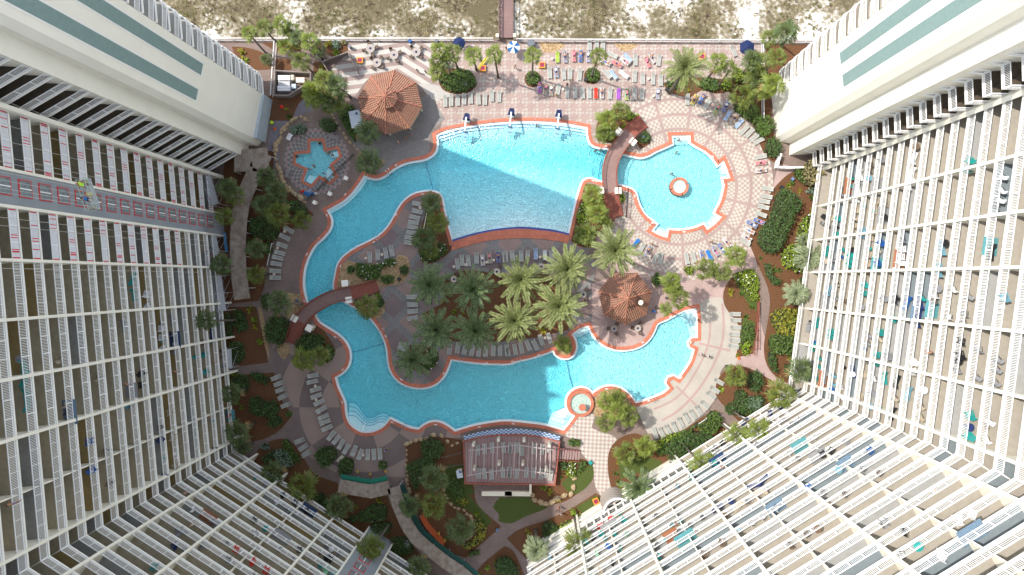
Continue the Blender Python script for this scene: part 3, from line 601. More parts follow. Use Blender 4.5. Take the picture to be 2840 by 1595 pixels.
def tower(tname, W, side, label, floors):
    root = empty("hotel_tower", (0, 0, 0), 0, label, "building")
    pts = [VO(*p) for p, _ in W]; kinds = [k for _, k in W]; n = len(pts); sg = 1 if side == 'L' else -1
    def nrm(i):       # outward... inward (behind the front) unit normal of segment i
        d = (pts[i + 1] - pts[i]).normalized(); v = Vector((-d.y, d.x)); return v if v.dot(pts[i]) > 0 else -v
    def back(i):      # mitred back point
        a = nrm(max(i - 1, 0)); b_ = nrm(min(i, n - 2)); m_ = (a + b_).normalized(); return pts[i] + m_ * (DEPTH / max(.5, m_.dot(a)))
    bk = [back(i) for i in range(n)]
    shafts = [i for i in range(n - 1) if kinds[i] == 's' and kinds[i + 1] == 's']
    if side == 'L': shafts.append(14)
    # body behind the balconies
    ext = [(b_ + (b_ - p).normalized() * 14) for b_, p in zip(bk, pts)]
    q = MB(); body = [tuple(p) for p in bk] + [tuple(ext[-1]), tuple(ext[n // 2] + (ext[n // 2] * .08)), tuple(ext[0])]
    q.prism(body, 0, TOP, 0); q.build("facade_wall", wall_c, root)
    q = MB()
    for i in range(n - 1):
        if i in shafts: continue
        nn = nrm(i); d = (bk[i + 1] - bk[i]); L = d.length
        if L < 2.2: continue
        for k in range(NF):
            z = zk(k); c = (bk[i] + bk[i + 1]) / 2 - nn * .03; wd = min(L - 1.2, 3.6)
            q.box((c.x, c.y, z + 1.1), (wd, .05, 2.1), math.atan2(d.y, d.x), 0)
            for s_ in (-1, 0, 1):
                e = c + d.normalized() * (s_ * wd / 2) - nn * .03; q.box((e.x, e.y, z + 1.1), (.08, .06, 2.16), math.atan2(d.y, d.x), 1)
    tag(q.build("glass_door", [glassd, door_f], root), kind="stuff")
    # party walls
    for i in range(n):
        if kinds[i] == 'c': continue
        if kinds[i] == 'e' and i: continue
        if i == 0: continue
        q = MB(); d = (bk[i] - pts[i]).normalized(); c = pts[i] - d * .12; e = bk[i]
        q.bar((c.x, c.y, TOP / 2), (e.x, e.y, TOP / 2), .3, TOP)
        if i == 3 and side == 'R' or i == 2 and side == 'L': q.bar((c.x - d.x * .6, c.y - d.y * .6, TOP / 2), (c.x, c.y, TOP / 2), .5, TOP)
        q.build("party_wall", wall_c, root)
    # slabs, per storey; railings are sub-parts of their storey
    rails = []
    meshes = {}
    for k in range(NF):
        z = zk(k); q = MB(); r_ = random.Random(100 * k + (side == 'R')); slabs = {}
        for i in range(n):
            if i in shafts or i == n - 1:
                if q.v:
                    so = q.build("balcony_floor", [slab_c] + floors, root)
                    for j in range(i): slabs.setdefault(j, so)
                q = MB(); continue
            fm = 1 + (0 if r_.random() < .6 else r_.randrange(floors_n[side]))
            if i < 3 and side == 'R' or i < 2 and side == 'L': fm = 1 + floors_n[side] 
            A, B, C_, D2 = pts[i], pts[i + 1], bk[i + 1], bk[i]
            if k == 0 and kinds[i] != 'c' and i > 2 and side == 'R' and i < 10: A = A - nrm(i) * 1.3; B = B - nrm(i) * 1.3
            po = [tuple(A), tuple(B), tuple(C_), tuple(D2)]
            if area2(po) < 0: po = po[::-1]
            q.prism(po, z - .22, z - .004, 0, bottom=True)
            d = (B - A).normalized(); nn = nrm(i); a1 = A + nn * .14 + d * .05; b1 = B + nn * .14 - d * .05
            po = [tuple(a1), tuple(b1), tuple(C_), tuple(D2)]
            if area2(po) < 0: po = po[::-1]
            q.sheet(po, z + .004, fm)
        for i in range(n - 1):
            if i in shafts: continue
            if side == 'R' and k < MINK.get(i, 0): continue
            nn = nrm(i); A, B = pts[i] + nn * .09, pts[i + 1] + nn * .09
            if kinds[i] != 'c': A = A + (B - A).normalized() * .16
            if kinds[i + 1] != 'c': B = B - (B - A).normalized() * .16
            if k == 0 and kinds[i] != 'c' and i > 2 and side == 'R' and i < 10: A = A - nn * 1.3; B = B - nn * 1.3
            vis = seen((pts[i] / S)[:] if 0 else (pts[i].x / S, -pts[i].y / S), z, 250) or seen((pts[i + 1].x / S, -pts[i + 1].y / S), z, 250)
            if not vis: continue
            L = (B - A).length; kd = 1 if side == 'L' and (i == 2 or (i == 4 and k > 3)) else 0
            key = (i, kd, k % 3 if kd else 0)
            if (i, k == 0) not in meshes and not kd or key not in meshes:
                if not kd and k == 0 or kd or key not in meshes:
                    qq, mm = railing_mesh(L, kd, i * 7 + k); meshes[key if k or kd else key] = (qq, mm, qq.data("railing", mm))
            rails.append((z, i, meshes[key], A, math.atan2((B - A).y, (B - A).x), slabs[i]))
            if L > 2 and i > 1: BAYS.append((side, i, k, pts[i], pts[i + 1], bk[i], bk[i + 1], kd))
    rails.sort(key=lambda r: -(r[0] + (5 if kinds[r[1]] == 'w' else 0) + (0 if seen((r[3].x / S, -r[3].y / S), r[0], -20) else -200)))
    big = MB()
    for j, (z, i, (qq, mm, me), A, a, slab) in enumerate(rails):
        if j < 100:
            o = link(bpy.data.objects.new("railing", me), slab); o.location = (A.x, A.y, z); o.rotation_euler = (0, 0, a)
            if len(mm) > 1: o["label"] = "railing wrapped in white plastic with red tape"
        else:
            c, s_ = math.cos(a), math.sin(a); big.add([(A.x + x * c - y * s_, A.y + x * s_ + y * c, z + zz) for x, y, zz in qq.v], qq.f, [m_ if len(mm) > 1 else 0 for m_ in qq.m])
    if big.v: tag(big.build("railing", [rail_w, cover, red_t], root), kind="stuff")
    # small privacy stubs in the middle of the widest bays
    for i in range(n - 1):
        if (pts[i + 1] - pts[i]).length > 7.2 and i not in shafts:
            q = MB(); c = (pts[i] + pts[i + 1]) / 2; nn = nrm(i)
            for k in range(NF): e = c + nn * 1.2; q.bar((c.x + nn.x * .3, c.y + nn.y * .3, zk(k) + 1.25), (e.x + nn.x, e.y + nn.y, zk(k) + 1.25), .14, 2.4)
            q.build("privacy_screen", wall_c, root)
    return root, pts, bk, nrm
floors_n = {'L': 3, 'R': 3}
rootL, ptsL, bkL, nrmL = tower("left", LW, 'L', "shaded cream hotel tower left of the pools, with a grey shaft under repair", [fl[0], fl[1], fl[2], fl[5], fl[4]])
rootR, ptsR, bkR, nrmR = tower("right", RW, 'R', "sunlit white hotel tower with slatted balconies right of the pools", [fl_l[0], fl_l[1], fl_l[2], fl[5], fl[4]])
# grey shaft walls of the left tower with taped windows
def shaft(i, nwin, zoff=0):
    a, b_ = ptsL[i], ptsL[i + 1]; nn = nrmL(i); d = (b_ - a).normalized(); L = (b_ - a).length
    q = MB(); a2, b2 = bkL[i], bkL[i + 1]; po = [tuple(a), tuple(b_), tuple(b2), tuple(a2)]
    if area2(po) < 0: po = po[::-1]
    q.prism(po, 0, TOP, 0); q.build("shaft_wall", grey_w, rootL); ang = math.atan2(d.y, d.x); c = (a + b_) / 2 - d * .15
    for k in range(NF):
        z = zk(k) + .55 
        o = c - nn * .03; w_ = MB(); ht = 1.75; wd = 1.75
        for s_ in (-1, 1): w_.box((s_ * wd / 2, 0, ht / 2), (.09, .07, ht + .1), m=0)
        w_.box((0, 0, 0), (wd + .1, .07, .09), m=0); w_.box((0, 0, ht), (wd + .1, .09, .13), m=0); w_.box((0, -.005, ht / 2), (.12, .12, ht - .1), m=1)
        f_ = w_.build("window", [red_t, rail_w], rootL, loc=(o.x, o.y, z), rz=ang); pn = MB(); pn.box((0, .01, ht / 2), (wd - .1, .04, ht - .1)); pn.build("pane", mat("sheeted_glass", (.16, .19, .20), (.26, .29, .3), 1.5, .25), f_)
shaft(3, 1); shaft(14, 1)
# end walls
def endwall(root, P_, side):
    pts = [VO(*p) for p in P_]; inn = Vector((-1, .05)) if side == 'L' else Vector((1, .05)); inn2 = inn * 30
    po = [tuple(p) for p in pts] + [tuple(pts[-1] + inn2 * .5), tuple(pts[0] + inn2)]
    if area2(po) < 0: po = po[::-1]
    q = MB(); q.prism(po, 0, TOP + 1.5, 0); o = q.build("end_wall", wall_c, root); return pts, o
eL, oL = endwall(rootL, [(-740, -497), (-763, -379), (-776, -368), (-800, -370), (-803, -337)], 'L')
eR, oR = endwall(rootR, [(649, -509), (663, -393), (675, -380), (700, -376), (698.7, -343)], 'R')
def stripe(root, a, b_, r1, r2, z0):
    # panel on the plane a-b between two lines through the nadir
    def hit(r): 
        A, B = a, b_; t = (A.y + r * A.x) / ((A.y - B.y) + r * (A.x - B.x)); return A + (B - A) * t
    p, q_ = hit(r1), hit(r2); d = (b_ - a).normalized(); nn = Vector((-d.y, d.x)); nn = nn if nn.dot(a) < 0 else -nn
    for wd, m_, e, z_, nm in ((.0, green_p, .03, z0, "green_panel"), (.22, slab_c, .015, z0 - .22, "panel_border")):
        u = (q_ - p).normalized(); P1_, P2_ = p - u * wd + nn * e, q_ + u * wd + nn * e
        m = MB(); m.bar((P1_.x, P1_.y, (z_ + TOP) / 2), (P2_.x, P2_.y, (z_ + TOP) / 2), .05, TOP - z_ - .6); m.build(nm, m_, root)
stripe(rootL, eL[0], eL[1], .643, .606, 22.6); stripe(rootL, eL[0], eL[1], .559, .523, 22.6)
stripe(rootR, eR[0], eR[1], -.747, -.706, 25.5); stripe(rootR, eR[0], eR[1], -.668, -.6256, 25.5)
# rounded balconies on the beach side of both towers
def beach(root, c0, sx, floors):
    c0 = VO(*c0); meshr = None
    for k in range(0, NF):
        z = zk(k); po = [(.25, .05), (.05, 2.4)] + [(-1.6 + 1.6 * math.cos(a), 2.4 + 1.6 * math.sin(a)) for a in np.linspace(.2, math.pi / 2, 6)] + [(-22, 4.0), (-22, .05)]
        po = [(c0.x + x * -sx, c0.y + y) for x, y in po]
        if area2(po) < 0: po = po[::-1]
        q = MB(); q.prism(po, z - .22, z, 0, bottom=True); q.sheet(offset(po, -.12), z + .006, 1); sl_ = q.build("beach_balcony", [slab_c, floors[0]], root)
        q = MB(); line = [(c0.x + x * -sx, c0.y + y) for x, y in [(-.1, .2), (-.1, 2.4)] + [(-1.6 + 1.5 * math.cos(a), 2.4 + 1.5 * math.sin(a)) for a in np.linspace(.15, math.pi / 2, 8)] + [(-8, 3.9)]]
        for a, b_ in zip(line, line[1:]):
            q.bar((*a, z + 1.05), (*b_, z + 1.05), .07, .06); q.bar((*a, z + .1), (*b_, z + .1), .05, .05)
            L = math.dist(a, b_); nn = max(1, int(L / .15))
            for j in range(nn): t = j / nn; q.box((a[0] + (b_[0] - a[0]) * t, a[1] + (b_[1] - a[1]) * t, z + .57), (.03, .05, .92))
        q.build("beach_railing", rail_w, sl_)
        q = MB(); q.box((c0.x - 4.5 * -sx * -1 if 0 else c0.x + 4.5 * sx, c0.y + 1.5, z + 1.3), (.16, 3.4, 2.6)); q.build("beach_partition", wall_c, sl_)
beach(rootL, (-741, -497), -1, [fl_l[1]]); beach(rootR, (650, -509), 1, fl_l)
# low glazed base skirt at the foot of the left end wall
q = MB(); a = VO(-738, -497); b_ = VO(-758, -379); q.bar((a.x, a.y, 1.8), (b_.x, b_.y, 1.8), .5, 3.6); q.build("base_wall", mat("pale_blue_grey_base", (.42, .48, .52), (.38, .44, .48), 1, .4), rootL)
# lobby storeys below the right diagonal wing: glazing between white pillars, and a small round patio
q = MB(); w_ = MB(); gl_ = MB()
for i in (13, 14, 15):
    a, b_ = ptsR[i], ptsR[i + 1]; nn = nrmR(i); an = math.atan2((b_ - a).y, (b_ - a).x); a2, b2 = a + nn * .5, b_ + nn * .5; q.bar((a2.x, a2.y, 4.4), (b2.x, b2.y, 4.4), .3, 8.8)
    if i < 15:
        for z_ in (8.6, 5.0): q.bar((a.x + nn.x * .2, a.y + nn.y * .2, z_), (b_.x + nn.x * .2, b_.y + nn.y * .2, z_), .35, .4)
        m = 7
        for j in range(m + 1): c = a + (b_ - a) * (j / m) + nn * .15; w_.box((c.x, c.y, 6.8), (.3, .3, 3.4), an)
        c = (a + b_) / 2 + nn * .32; gl_.box((c.x, c.y, 6.8), ((b_ - a).length - .4, .05, 3.2), an)
q.build("lobby_wall", wall_c, rootR); w_.build("lobby_pillars", slab_c, rootR); gl_.build("lobby_glazing", glassd, rootR)
# ---------------------------------------------------------------- vegetation
def leafm(name, a, b_, sc_=3.0, tr=.25):
    if name in MATS: return MATS[name]
    m = mat(name, a, b_, sc_, .55, detail=2); n = m.node_tree; p = n.nodes["Principled BSDF"]; out_ = n.nodes["Material Output"]
    t = n.nodes.new("ShaderNodeBsdfTranslucent"); x = n.nodes.new("ShaderNodeMixShader"); x.inputs[0].default_value = tr
    r_ = [q for q in n.nodes if q.bl_idname == "ShaderNodeValToRGB"][0]; n.links.new(r_.outputs[0], t.inputs[0])
    n.links.new(p.outputs[0], x.inputs[1]); n.links.new(t.outputs[0], x.inputs[2]); n.links.new(x.outputs[0], out_.inputs[0]); return m
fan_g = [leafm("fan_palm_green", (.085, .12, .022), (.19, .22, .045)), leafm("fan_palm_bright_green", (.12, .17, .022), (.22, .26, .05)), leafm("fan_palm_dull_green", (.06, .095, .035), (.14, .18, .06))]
dead = mat("dry_frond", (.26, .18, .08), (.18, .12, .05), 3)
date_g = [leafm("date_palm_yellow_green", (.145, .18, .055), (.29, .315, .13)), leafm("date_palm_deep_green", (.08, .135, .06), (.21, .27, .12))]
jelly_g = leafm("silver_green_frond", (.17, .21, .12), (.32, .36, .2))
bark = mat("palm_bark", (.12, .10, .075), (.17, .145, .115), 5, .95, .8, 12); bark_g = mat("grey_palm_bark", (.20, .175, .15), (.15, .13, .11), 5, .95, .6, 12)
def fan_crown(seed, nl=24, rad=1.0):
    r = np.random.RandomState(seed); V = []; F = []; M_ = []
    for i in range(nl):
        az = i * 2.39996 + r.uniform(-.35, .35); t = i / nl; el = R(80) - t ** .8 * R(110) + r.uniform(-.2, .2)      # young fronds up, old ones droop
        pl = (.5 + .75 * t + r.uniform(-.14, .2)) * rad; d = np.array([math.cos(az) * math.cos(el), math.sin(az) * math.cos(el), math.sin(el)])
        side = np.array([-math.sin(az), math.cos(az), 0]); up = np.cross(d, side) * -1; c = d * pl; w_ = .025
        k = len(V); V += [(-side * w_), (side * w_), (c + side * w_), (c - side * w_)]; F.append((k, k + 1, k + 2, k + 3)); M_.append(0)
        ns = 9; L = (.85 + r.uniform(-.12, .15)) * rad; tw = r.uniform(-.35, .35)
        for j in range(ns):
            a = R(-105 + 210 * j / (ns - 1)) + r.uniform(-.05, .05); l = L * (1 - .28 * abs(a / R(105)) ** 1.5) * r.uniform(.75, 1.15)
            dir_ = d * math.cos(a) + side * math.sin(a) * math.cos(tw) + up * math.sin(a) * math.sin(tw)
            mid = c + dir_ * l * .58 + up * .10 * l; tip = c + dir_ * l + np.array([0, 0, -1]) * l * (.25 + .18 * t) + r.uniform(-.04, .04, 3)
            pr = np.cross(dir_, up); pr = pr / (np.linalg.norm(pr) + 1e-6); ww = l * .105
            k = len(V); V += [c, mid + pr * ww, tip, mid - pr * ww]; F.append((k, k + 1, k + 2, k + 3)); M_.append(1 if t > .9 and r.rand() < .6 else 0)
    return np.array(V), np.array(F), M_
def feather_crown(seed, nf=40, L=2.9, droop=.55, nlf=24, stiff=.5, lw=.055, ll=.5):
    r = np.random.RandomState(seed); V = []; F = []; M_ = []
    for i in range(nf):
        az = i * 2.39996 + r.uniform(-.15, .15); t = i / nf; el = R(80) - t * R(98) + r.uniform(-.16, .16); l = L * (.6 + .44 * t ** .4) * r.uniform(.8, 1.1)
        h = np.array([math.cos(az), math.sin(az), 0.]); side = np.array([-math.sin(az), math.cos(az), 0.]); pts = []; p = np.zeros(3); e = el; bend = droop * (.7 + .6 * r.rand()); sw = r.uniform(-.25, .25)
        ns = 9
        for j in range(ns + 1):
            pts.append(p.copy()); e -= bend * 1.6 / ns * (.4 + j / ns); hh = h * math.cos(sw * j / ns) + side * math.sin(sw * j / ns)
            p = p + (hh * math.cos(e) + np.array([0, 0, math.sin(e)])) * l / ns
        pts = np.array(pts)
        for j in range(ns):
            w0 = .045 * (1 - j / ns) + .01; k = len(V); V += [pts[j] - side * w0, pts[j] + side * w0, pts[j + 1] + side * w0 * .8, pts[j + 1] - side * w0 * .8]; F.append((k, k + 1, k + 2, k + 3)); M_.append(1)
        for j in range(nlf):
            u = .12 + .88 * j / nlf; x = u * ns; a = int(min(x, ns - 1)); f = x - a; c = pts[a] * (1 - f) + pts[a + 1] * f; tg = pts[a + 1] - pts[a]; tg = tg / np.linalg.norm(tg)
            up = np.cross(tg, side); up = up if up[2] > 0 else -up
            for s_ in (-1, 1):
                q = (side * s_ * .62 + tg * .8 + up * (.3 if r.rand() > .4 else .0)); q = q / np.linalg.norm(q); le = ll * math.sin(math.pi * (.12 + .8 * u)) ** .6 * r.uniform(.85, 1.1)
                tip = c + q * le + np.array([0, 0, -.22 * le]); mid = c + q * le * .5; pr = tg * lw
                k = len(V); V += [c - pr * .5, mid - pr, tip, mid + pr]; F.append((k, k + 1, k + 2, k + 3)); M_.append(0)
    return np.array(V), np.array(F), M_
fan_me = []
for i in range(6):
    V, F, M_ = fan_crown(i + 3, 22 + 2 * (i % 3)); fan_me.append(mesh_np("palm_crown", V, F, [fan_g[i % 3], dead], M_))
date_me = []
for i in range(4):
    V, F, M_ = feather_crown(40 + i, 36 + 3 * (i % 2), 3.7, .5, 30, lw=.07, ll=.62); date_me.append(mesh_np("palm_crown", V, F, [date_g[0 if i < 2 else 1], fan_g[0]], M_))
jel_me = []
for i in range(2):
    V, F, M_ = feather_crown(60 + i, 36, 2.6, 1.15, 26, lw=.06, ll=.5); jel_me.append(mesh_np("palm_crown", V, F, [jelly_g, fan_g[2]], M_))
def palm(cr, h, rad, kind, label, group, base=None, me=None):
    """cr = where the crown is seen, h = height of the crown; base = where the trunk meets the ground, if it leans"""
    c = Wp(cr, h); bs = Wp(base, 0) if base else Vector((c.x + rnd.uniform(-.25, .25), c.y + rnd.uniform(-.25, .25), 0)); bs.z = 0
    root = empty({'fan': "fan_palm", 'date': "date_palm", 'jelly': "jelly_palm"}[kind], bs, 0, label, "palm tree", group)
    d = c - bs; m1 = Vector((d.x * .35, d.y * .35, h * .5)); rt = {'fan': .16, 'date': .26, 'jelly': .24}[kind]
    q = MB(); q.tube([(0, 0, -.1), (d.x * .12, d.y * .12, h * .22), tuple(m1), (d.x * .7, d.y * .7, h * .8), tuple(d)], [rt * 1.5, rt, rt * .95, rt * .9, rt * 1.35], 9)
    q.build("trunk", bark_g if kind == 'fan' and rnd.random() < .6 else bark, root, smooth=True)
    L = {'fan': fan_me, 'date': date_me, 'jelly': jel_me}[kind]; mm = L[me] if me is not None else L[rnd.randrange(len(L))]
    base_r = {'fan': 1.75, 'date': 3.45, 'jelly': 2.5}[kind]; k = rad * (1.12 if kind == 'fan' else 1) * S * (1 - h / CH) / base_r
    o = link(bpy.data.objects.new("crown", mm), root); o.location = d; o.scale = (k, k, k * rnd.uniform(.9, 1.1)); o.rotation_euler = (rnd.uniform(-.12, .12), rnd.uniform(-.12, .12), rnd.uniform(0, 6.28))
    return root
def palms(kind, lst, desc, place, group, me=None):
    lst = sorted(lst, key=lambda q: q[0][0]); n = len(lst)
    for i, it in enumerate(lst):
        cr, h, rad = it[:3]; base = it[3] if len(it) > 3 else None
        pos = "leftmost " if i == 0 else "rightmost " if i == n - 1 else ordw(i) + " from left "
        palm(cr, h, rad, kind, f"{desc}, {pos}{place}" if n > 1 else f"{desc} {place}", group, base, me[i % len(me)] if me else None)
Fp = lambda x, y: (x * 1.1025, y * 1.1025)
fp = "feathery date palm"; gp = "green fan palm"
palms('fan', [(P1('L', 470, 110), 7, 22, P1('L', 660, 330)), (P1('L', 630, 60), 8.5, 24, P1('L', 745, 200)), (P1('L', 650, 380), 2, 17), (P1('L', 800, 30), 8, 24, P1('L', 960, 250)), (P1('L', 900, 90), 7, 26), (P1('L', 850, 250), 6, 25), (P1('L', 1090, 200), 8, 27, P1('L', 1220, 380)), (P1('L', 1000, 400), 6, 27), (P1('L', 960, 160), 7.5, 22), (P1('L', 1180, 280), 5, 20)], gp, "by the beach fence left of the patio", "fan palms by the beach fence", [1, 0, 2, 1, 1, 0, 2, 0, 1, 2])
palms('fan', [(P1('L', 1230, 590), 8, 32), (P1('L', 1350, 640), 8, 30), (P1('L', 1120, 700), 6, 36), (P1('L', 1290, 760), 6, 36), (P1('2', 640, 960), 6, 30), (P1('2', 800, 1010), 5.5, 36), (P1('2', 1140, 1310), 5, 34), (P1('6', 1150, 180), 6, 36)], "bushy fan palm", "between the spa and the tiled gazebo", "fan palms around the spa", [1, 1, 0, 2, 0, 2, 2, 2])
palms('fan', [(P1('6', 130, 330), 5, 30), (P1('6', 230, 470), 5, 31), (P1('6', 250, 700), 6, 36), (P1('6', 100, 600), 5, 28), (P1('6', 480, 750), 3, 27), (P1('6', 30, 1040), 5, 28), (P1('6', 30, 1300), 5, 27),
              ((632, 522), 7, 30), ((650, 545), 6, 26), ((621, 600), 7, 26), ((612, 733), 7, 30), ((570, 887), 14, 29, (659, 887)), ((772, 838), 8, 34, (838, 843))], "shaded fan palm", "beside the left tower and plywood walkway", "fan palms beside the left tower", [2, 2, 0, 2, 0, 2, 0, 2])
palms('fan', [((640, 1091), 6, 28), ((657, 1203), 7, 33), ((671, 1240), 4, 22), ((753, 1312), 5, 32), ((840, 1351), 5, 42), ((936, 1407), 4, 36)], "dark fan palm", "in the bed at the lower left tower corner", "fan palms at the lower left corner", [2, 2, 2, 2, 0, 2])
palms('fan', [((1021, 1525), 9, 34), ((1040, 1515), 10, 26), ((1158, 1575), 5, 32)], "leafy fan palm", "at the bottom edge below the plywood walkway", "fan palms below the walkway", [1, 0, 2])
palms('fan', [((1200, 1329), 6, 38), ((1136, 1405), 6, 30), ((1203, 1402), 6, 38), ((1276, 1469), 5, 40)], "grey green fan palm", "around the stone wall left of the pergola", "fan palms left of the pergola", [2, 2, 0, 2])
palms('fan', [(P1('A', 1140, 190), 5, 34), ((838, 998), 5, 31), ((888, 987), 5, 27)], "yellowish fan palm", "near the curved bridge on the left", "fan palms near the left bridge", [1, 0, 0])
palms('fan', [((1197, 562), 5, 30), ((1211, 618), 5, 33), ((1175, 662), 5, 35), ((1195, 696), 4, 22)], "shaded fan palm", "on the island bed below the zero entry pool", "fan palms on the island", [2, 0, 2, 0])
palms('fan', [((1220, 140), 8, 25), ((1256, 145), 8, 26), ((1312, 151), 8, 26), ((1214, 173), 7, 25), ((1211, 201), 6, 24), ((1239, 168), 7, 22)], "sunlit fan palm", "in the shrub bed right of the dining patio", "fan palms in the terrace bed", [1, 0, 1, 2, 0, 1])
palms('fan', [((1371, 151), 11, 25, (1382, 214)), ((1478, 151), 10.5, 25, (1477, 212)), ((1660, 154), 11, 26, (1640, 215))], "tall slender fan palm", "on the top terrace", "tall fan palms on the terrace", [1, 1, 0])
palms('fan', [((1990, 173), 8, 27, (1965, 215)), ((2023, 196), 7, 29, (1990, 240)), ((2087, 168), 7, 30), ((2096, 207), 6, 33), ((2062, 268), 5, 36), ((2106, 170), 7, 30), ((2103, 218), 6, 30)], gp, "right of the big date palm on the terrace", "fan palms in the upper right corner", [1, 0, 0, 2, 0, 2, 0])
palms('fan', [((2180, 89), 11, 34, (2168, 128)), ((2134, 106), 10, 26, (2120, 130)), ((2154, 158), 10, 28, (2120, 200)), ((2143, 232), 9, 30, (2100, 268)), ((2120, 250), 6, 26)], "bright leaning fan palm", "beside the white end wall of the right tower", "fan palms by the right end wall", [1, 0, 1, 0, 2])
palms('fan', [((1685, 332), 5, 30), ((1721, 306), 5, 27), ((1677, 369), 4, 27)], "spiky fan palm", "above the right bridge", "fan palms above the right bridge", [0, 1, 0])
palms('fan', [((1643, 540), 5, 29), ((1660, 592), 5, 30), ((1624, 651), 5, 34), ((1679, 622), 4, 24)], "yellow green fan palm", "in the bed between pool and right bridge", "fan palms beside the right bridge", [0, 1, 1, 0])
palms('fan', [((1864, 783), 10, 29), ((1886, 830), 10, 29), ((1847, 856), 8, 18), ((1870, 800), 9, 24)], "bright fan palm", "right of the small gazebo", "fan palms by the small gazebo", [1, 1, 1, 0])
palms('fan', [((1959, 747), 5, 31), ((2003, 755), 5, 27), ((2043, 710), 5, 31)], "sunny fan palm", "below the round pool deck", "fan palms below the round pool", [0, 0, 1])
palms('fan', [((1682, 1116), 5, 26), ((1712, 1104), 5, 26), ((1680, 1172), 5, 28), ((1743, 1155), 5, 30), ((1714, 1140), 6, 28)], "clumped fan palm", "beside the round fountain by the pool", "clump of fan palms beside the fountain", [0, 1, 0, 1, 0])
palms('fan', [((2040, 1043), 4, 32), ((2167, 1094), 9, 42, (2128, 1086)), ((2221, 1025), 9, 34, (2190, 1015))], "lush fan palm", "at the corner of the right tower", "fan palms at the right tower corner", [0, 0, 2])
palms('fan', [((2046, 1209), 9.5, 33), ((2104, 1195), 12, 33, (2030, 1138)), ((1948, 1287), 11, 35)], "glossy fan palm", "in front of the lower right balconies", "fan palms before the lower right balconies", [1, 1, 1])
palms('fan', [((1733, 1259), 4, 32), ((1790, 1240), 4, 30), ((1604, 1508), 12, 42)], "wide fan palm", "in the mulch below the checkered walkway", "fan palms by the walkway", [0, 0, 1])
palms('fan', [((1559, 952), 2.2, 22), ((1572, 968), 1.8, 15)], "small fan palm", "in the round planter at the pool edge", "small palms in the round planter", [1, 0])
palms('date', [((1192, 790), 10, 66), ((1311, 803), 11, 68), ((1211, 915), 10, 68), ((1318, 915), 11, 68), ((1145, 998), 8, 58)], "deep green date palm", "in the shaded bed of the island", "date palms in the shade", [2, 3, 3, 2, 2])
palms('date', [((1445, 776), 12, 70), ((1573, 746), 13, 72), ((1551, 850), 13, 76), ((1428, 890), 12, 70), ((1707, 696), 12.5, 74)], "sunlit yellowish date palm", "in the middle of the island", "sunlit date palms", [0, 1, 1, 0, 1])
palms('date', [((1900, 190), 12.5, 66)], "large date palm", "on the terrace above the round pool", "terrace date palm", [1])
palms('date', [((1769, 1351), 7, 56)], "bluish green date palm", "right of the white arched patio wall", "lower date palm", [2])
palms('jelly', [((2243, 714), 3, 52), ((2209, 815), 4, 47), ((2230, 665), 1.5, 26)], "silvery arching palm", "in the mulch bed beside the right tower", "silvery palms", [0, 1, 1])
palms('jelly', [((1489, 1525), 9, 46)], "pale arching palm", "near the bottom centre path", "pale palm", [0])
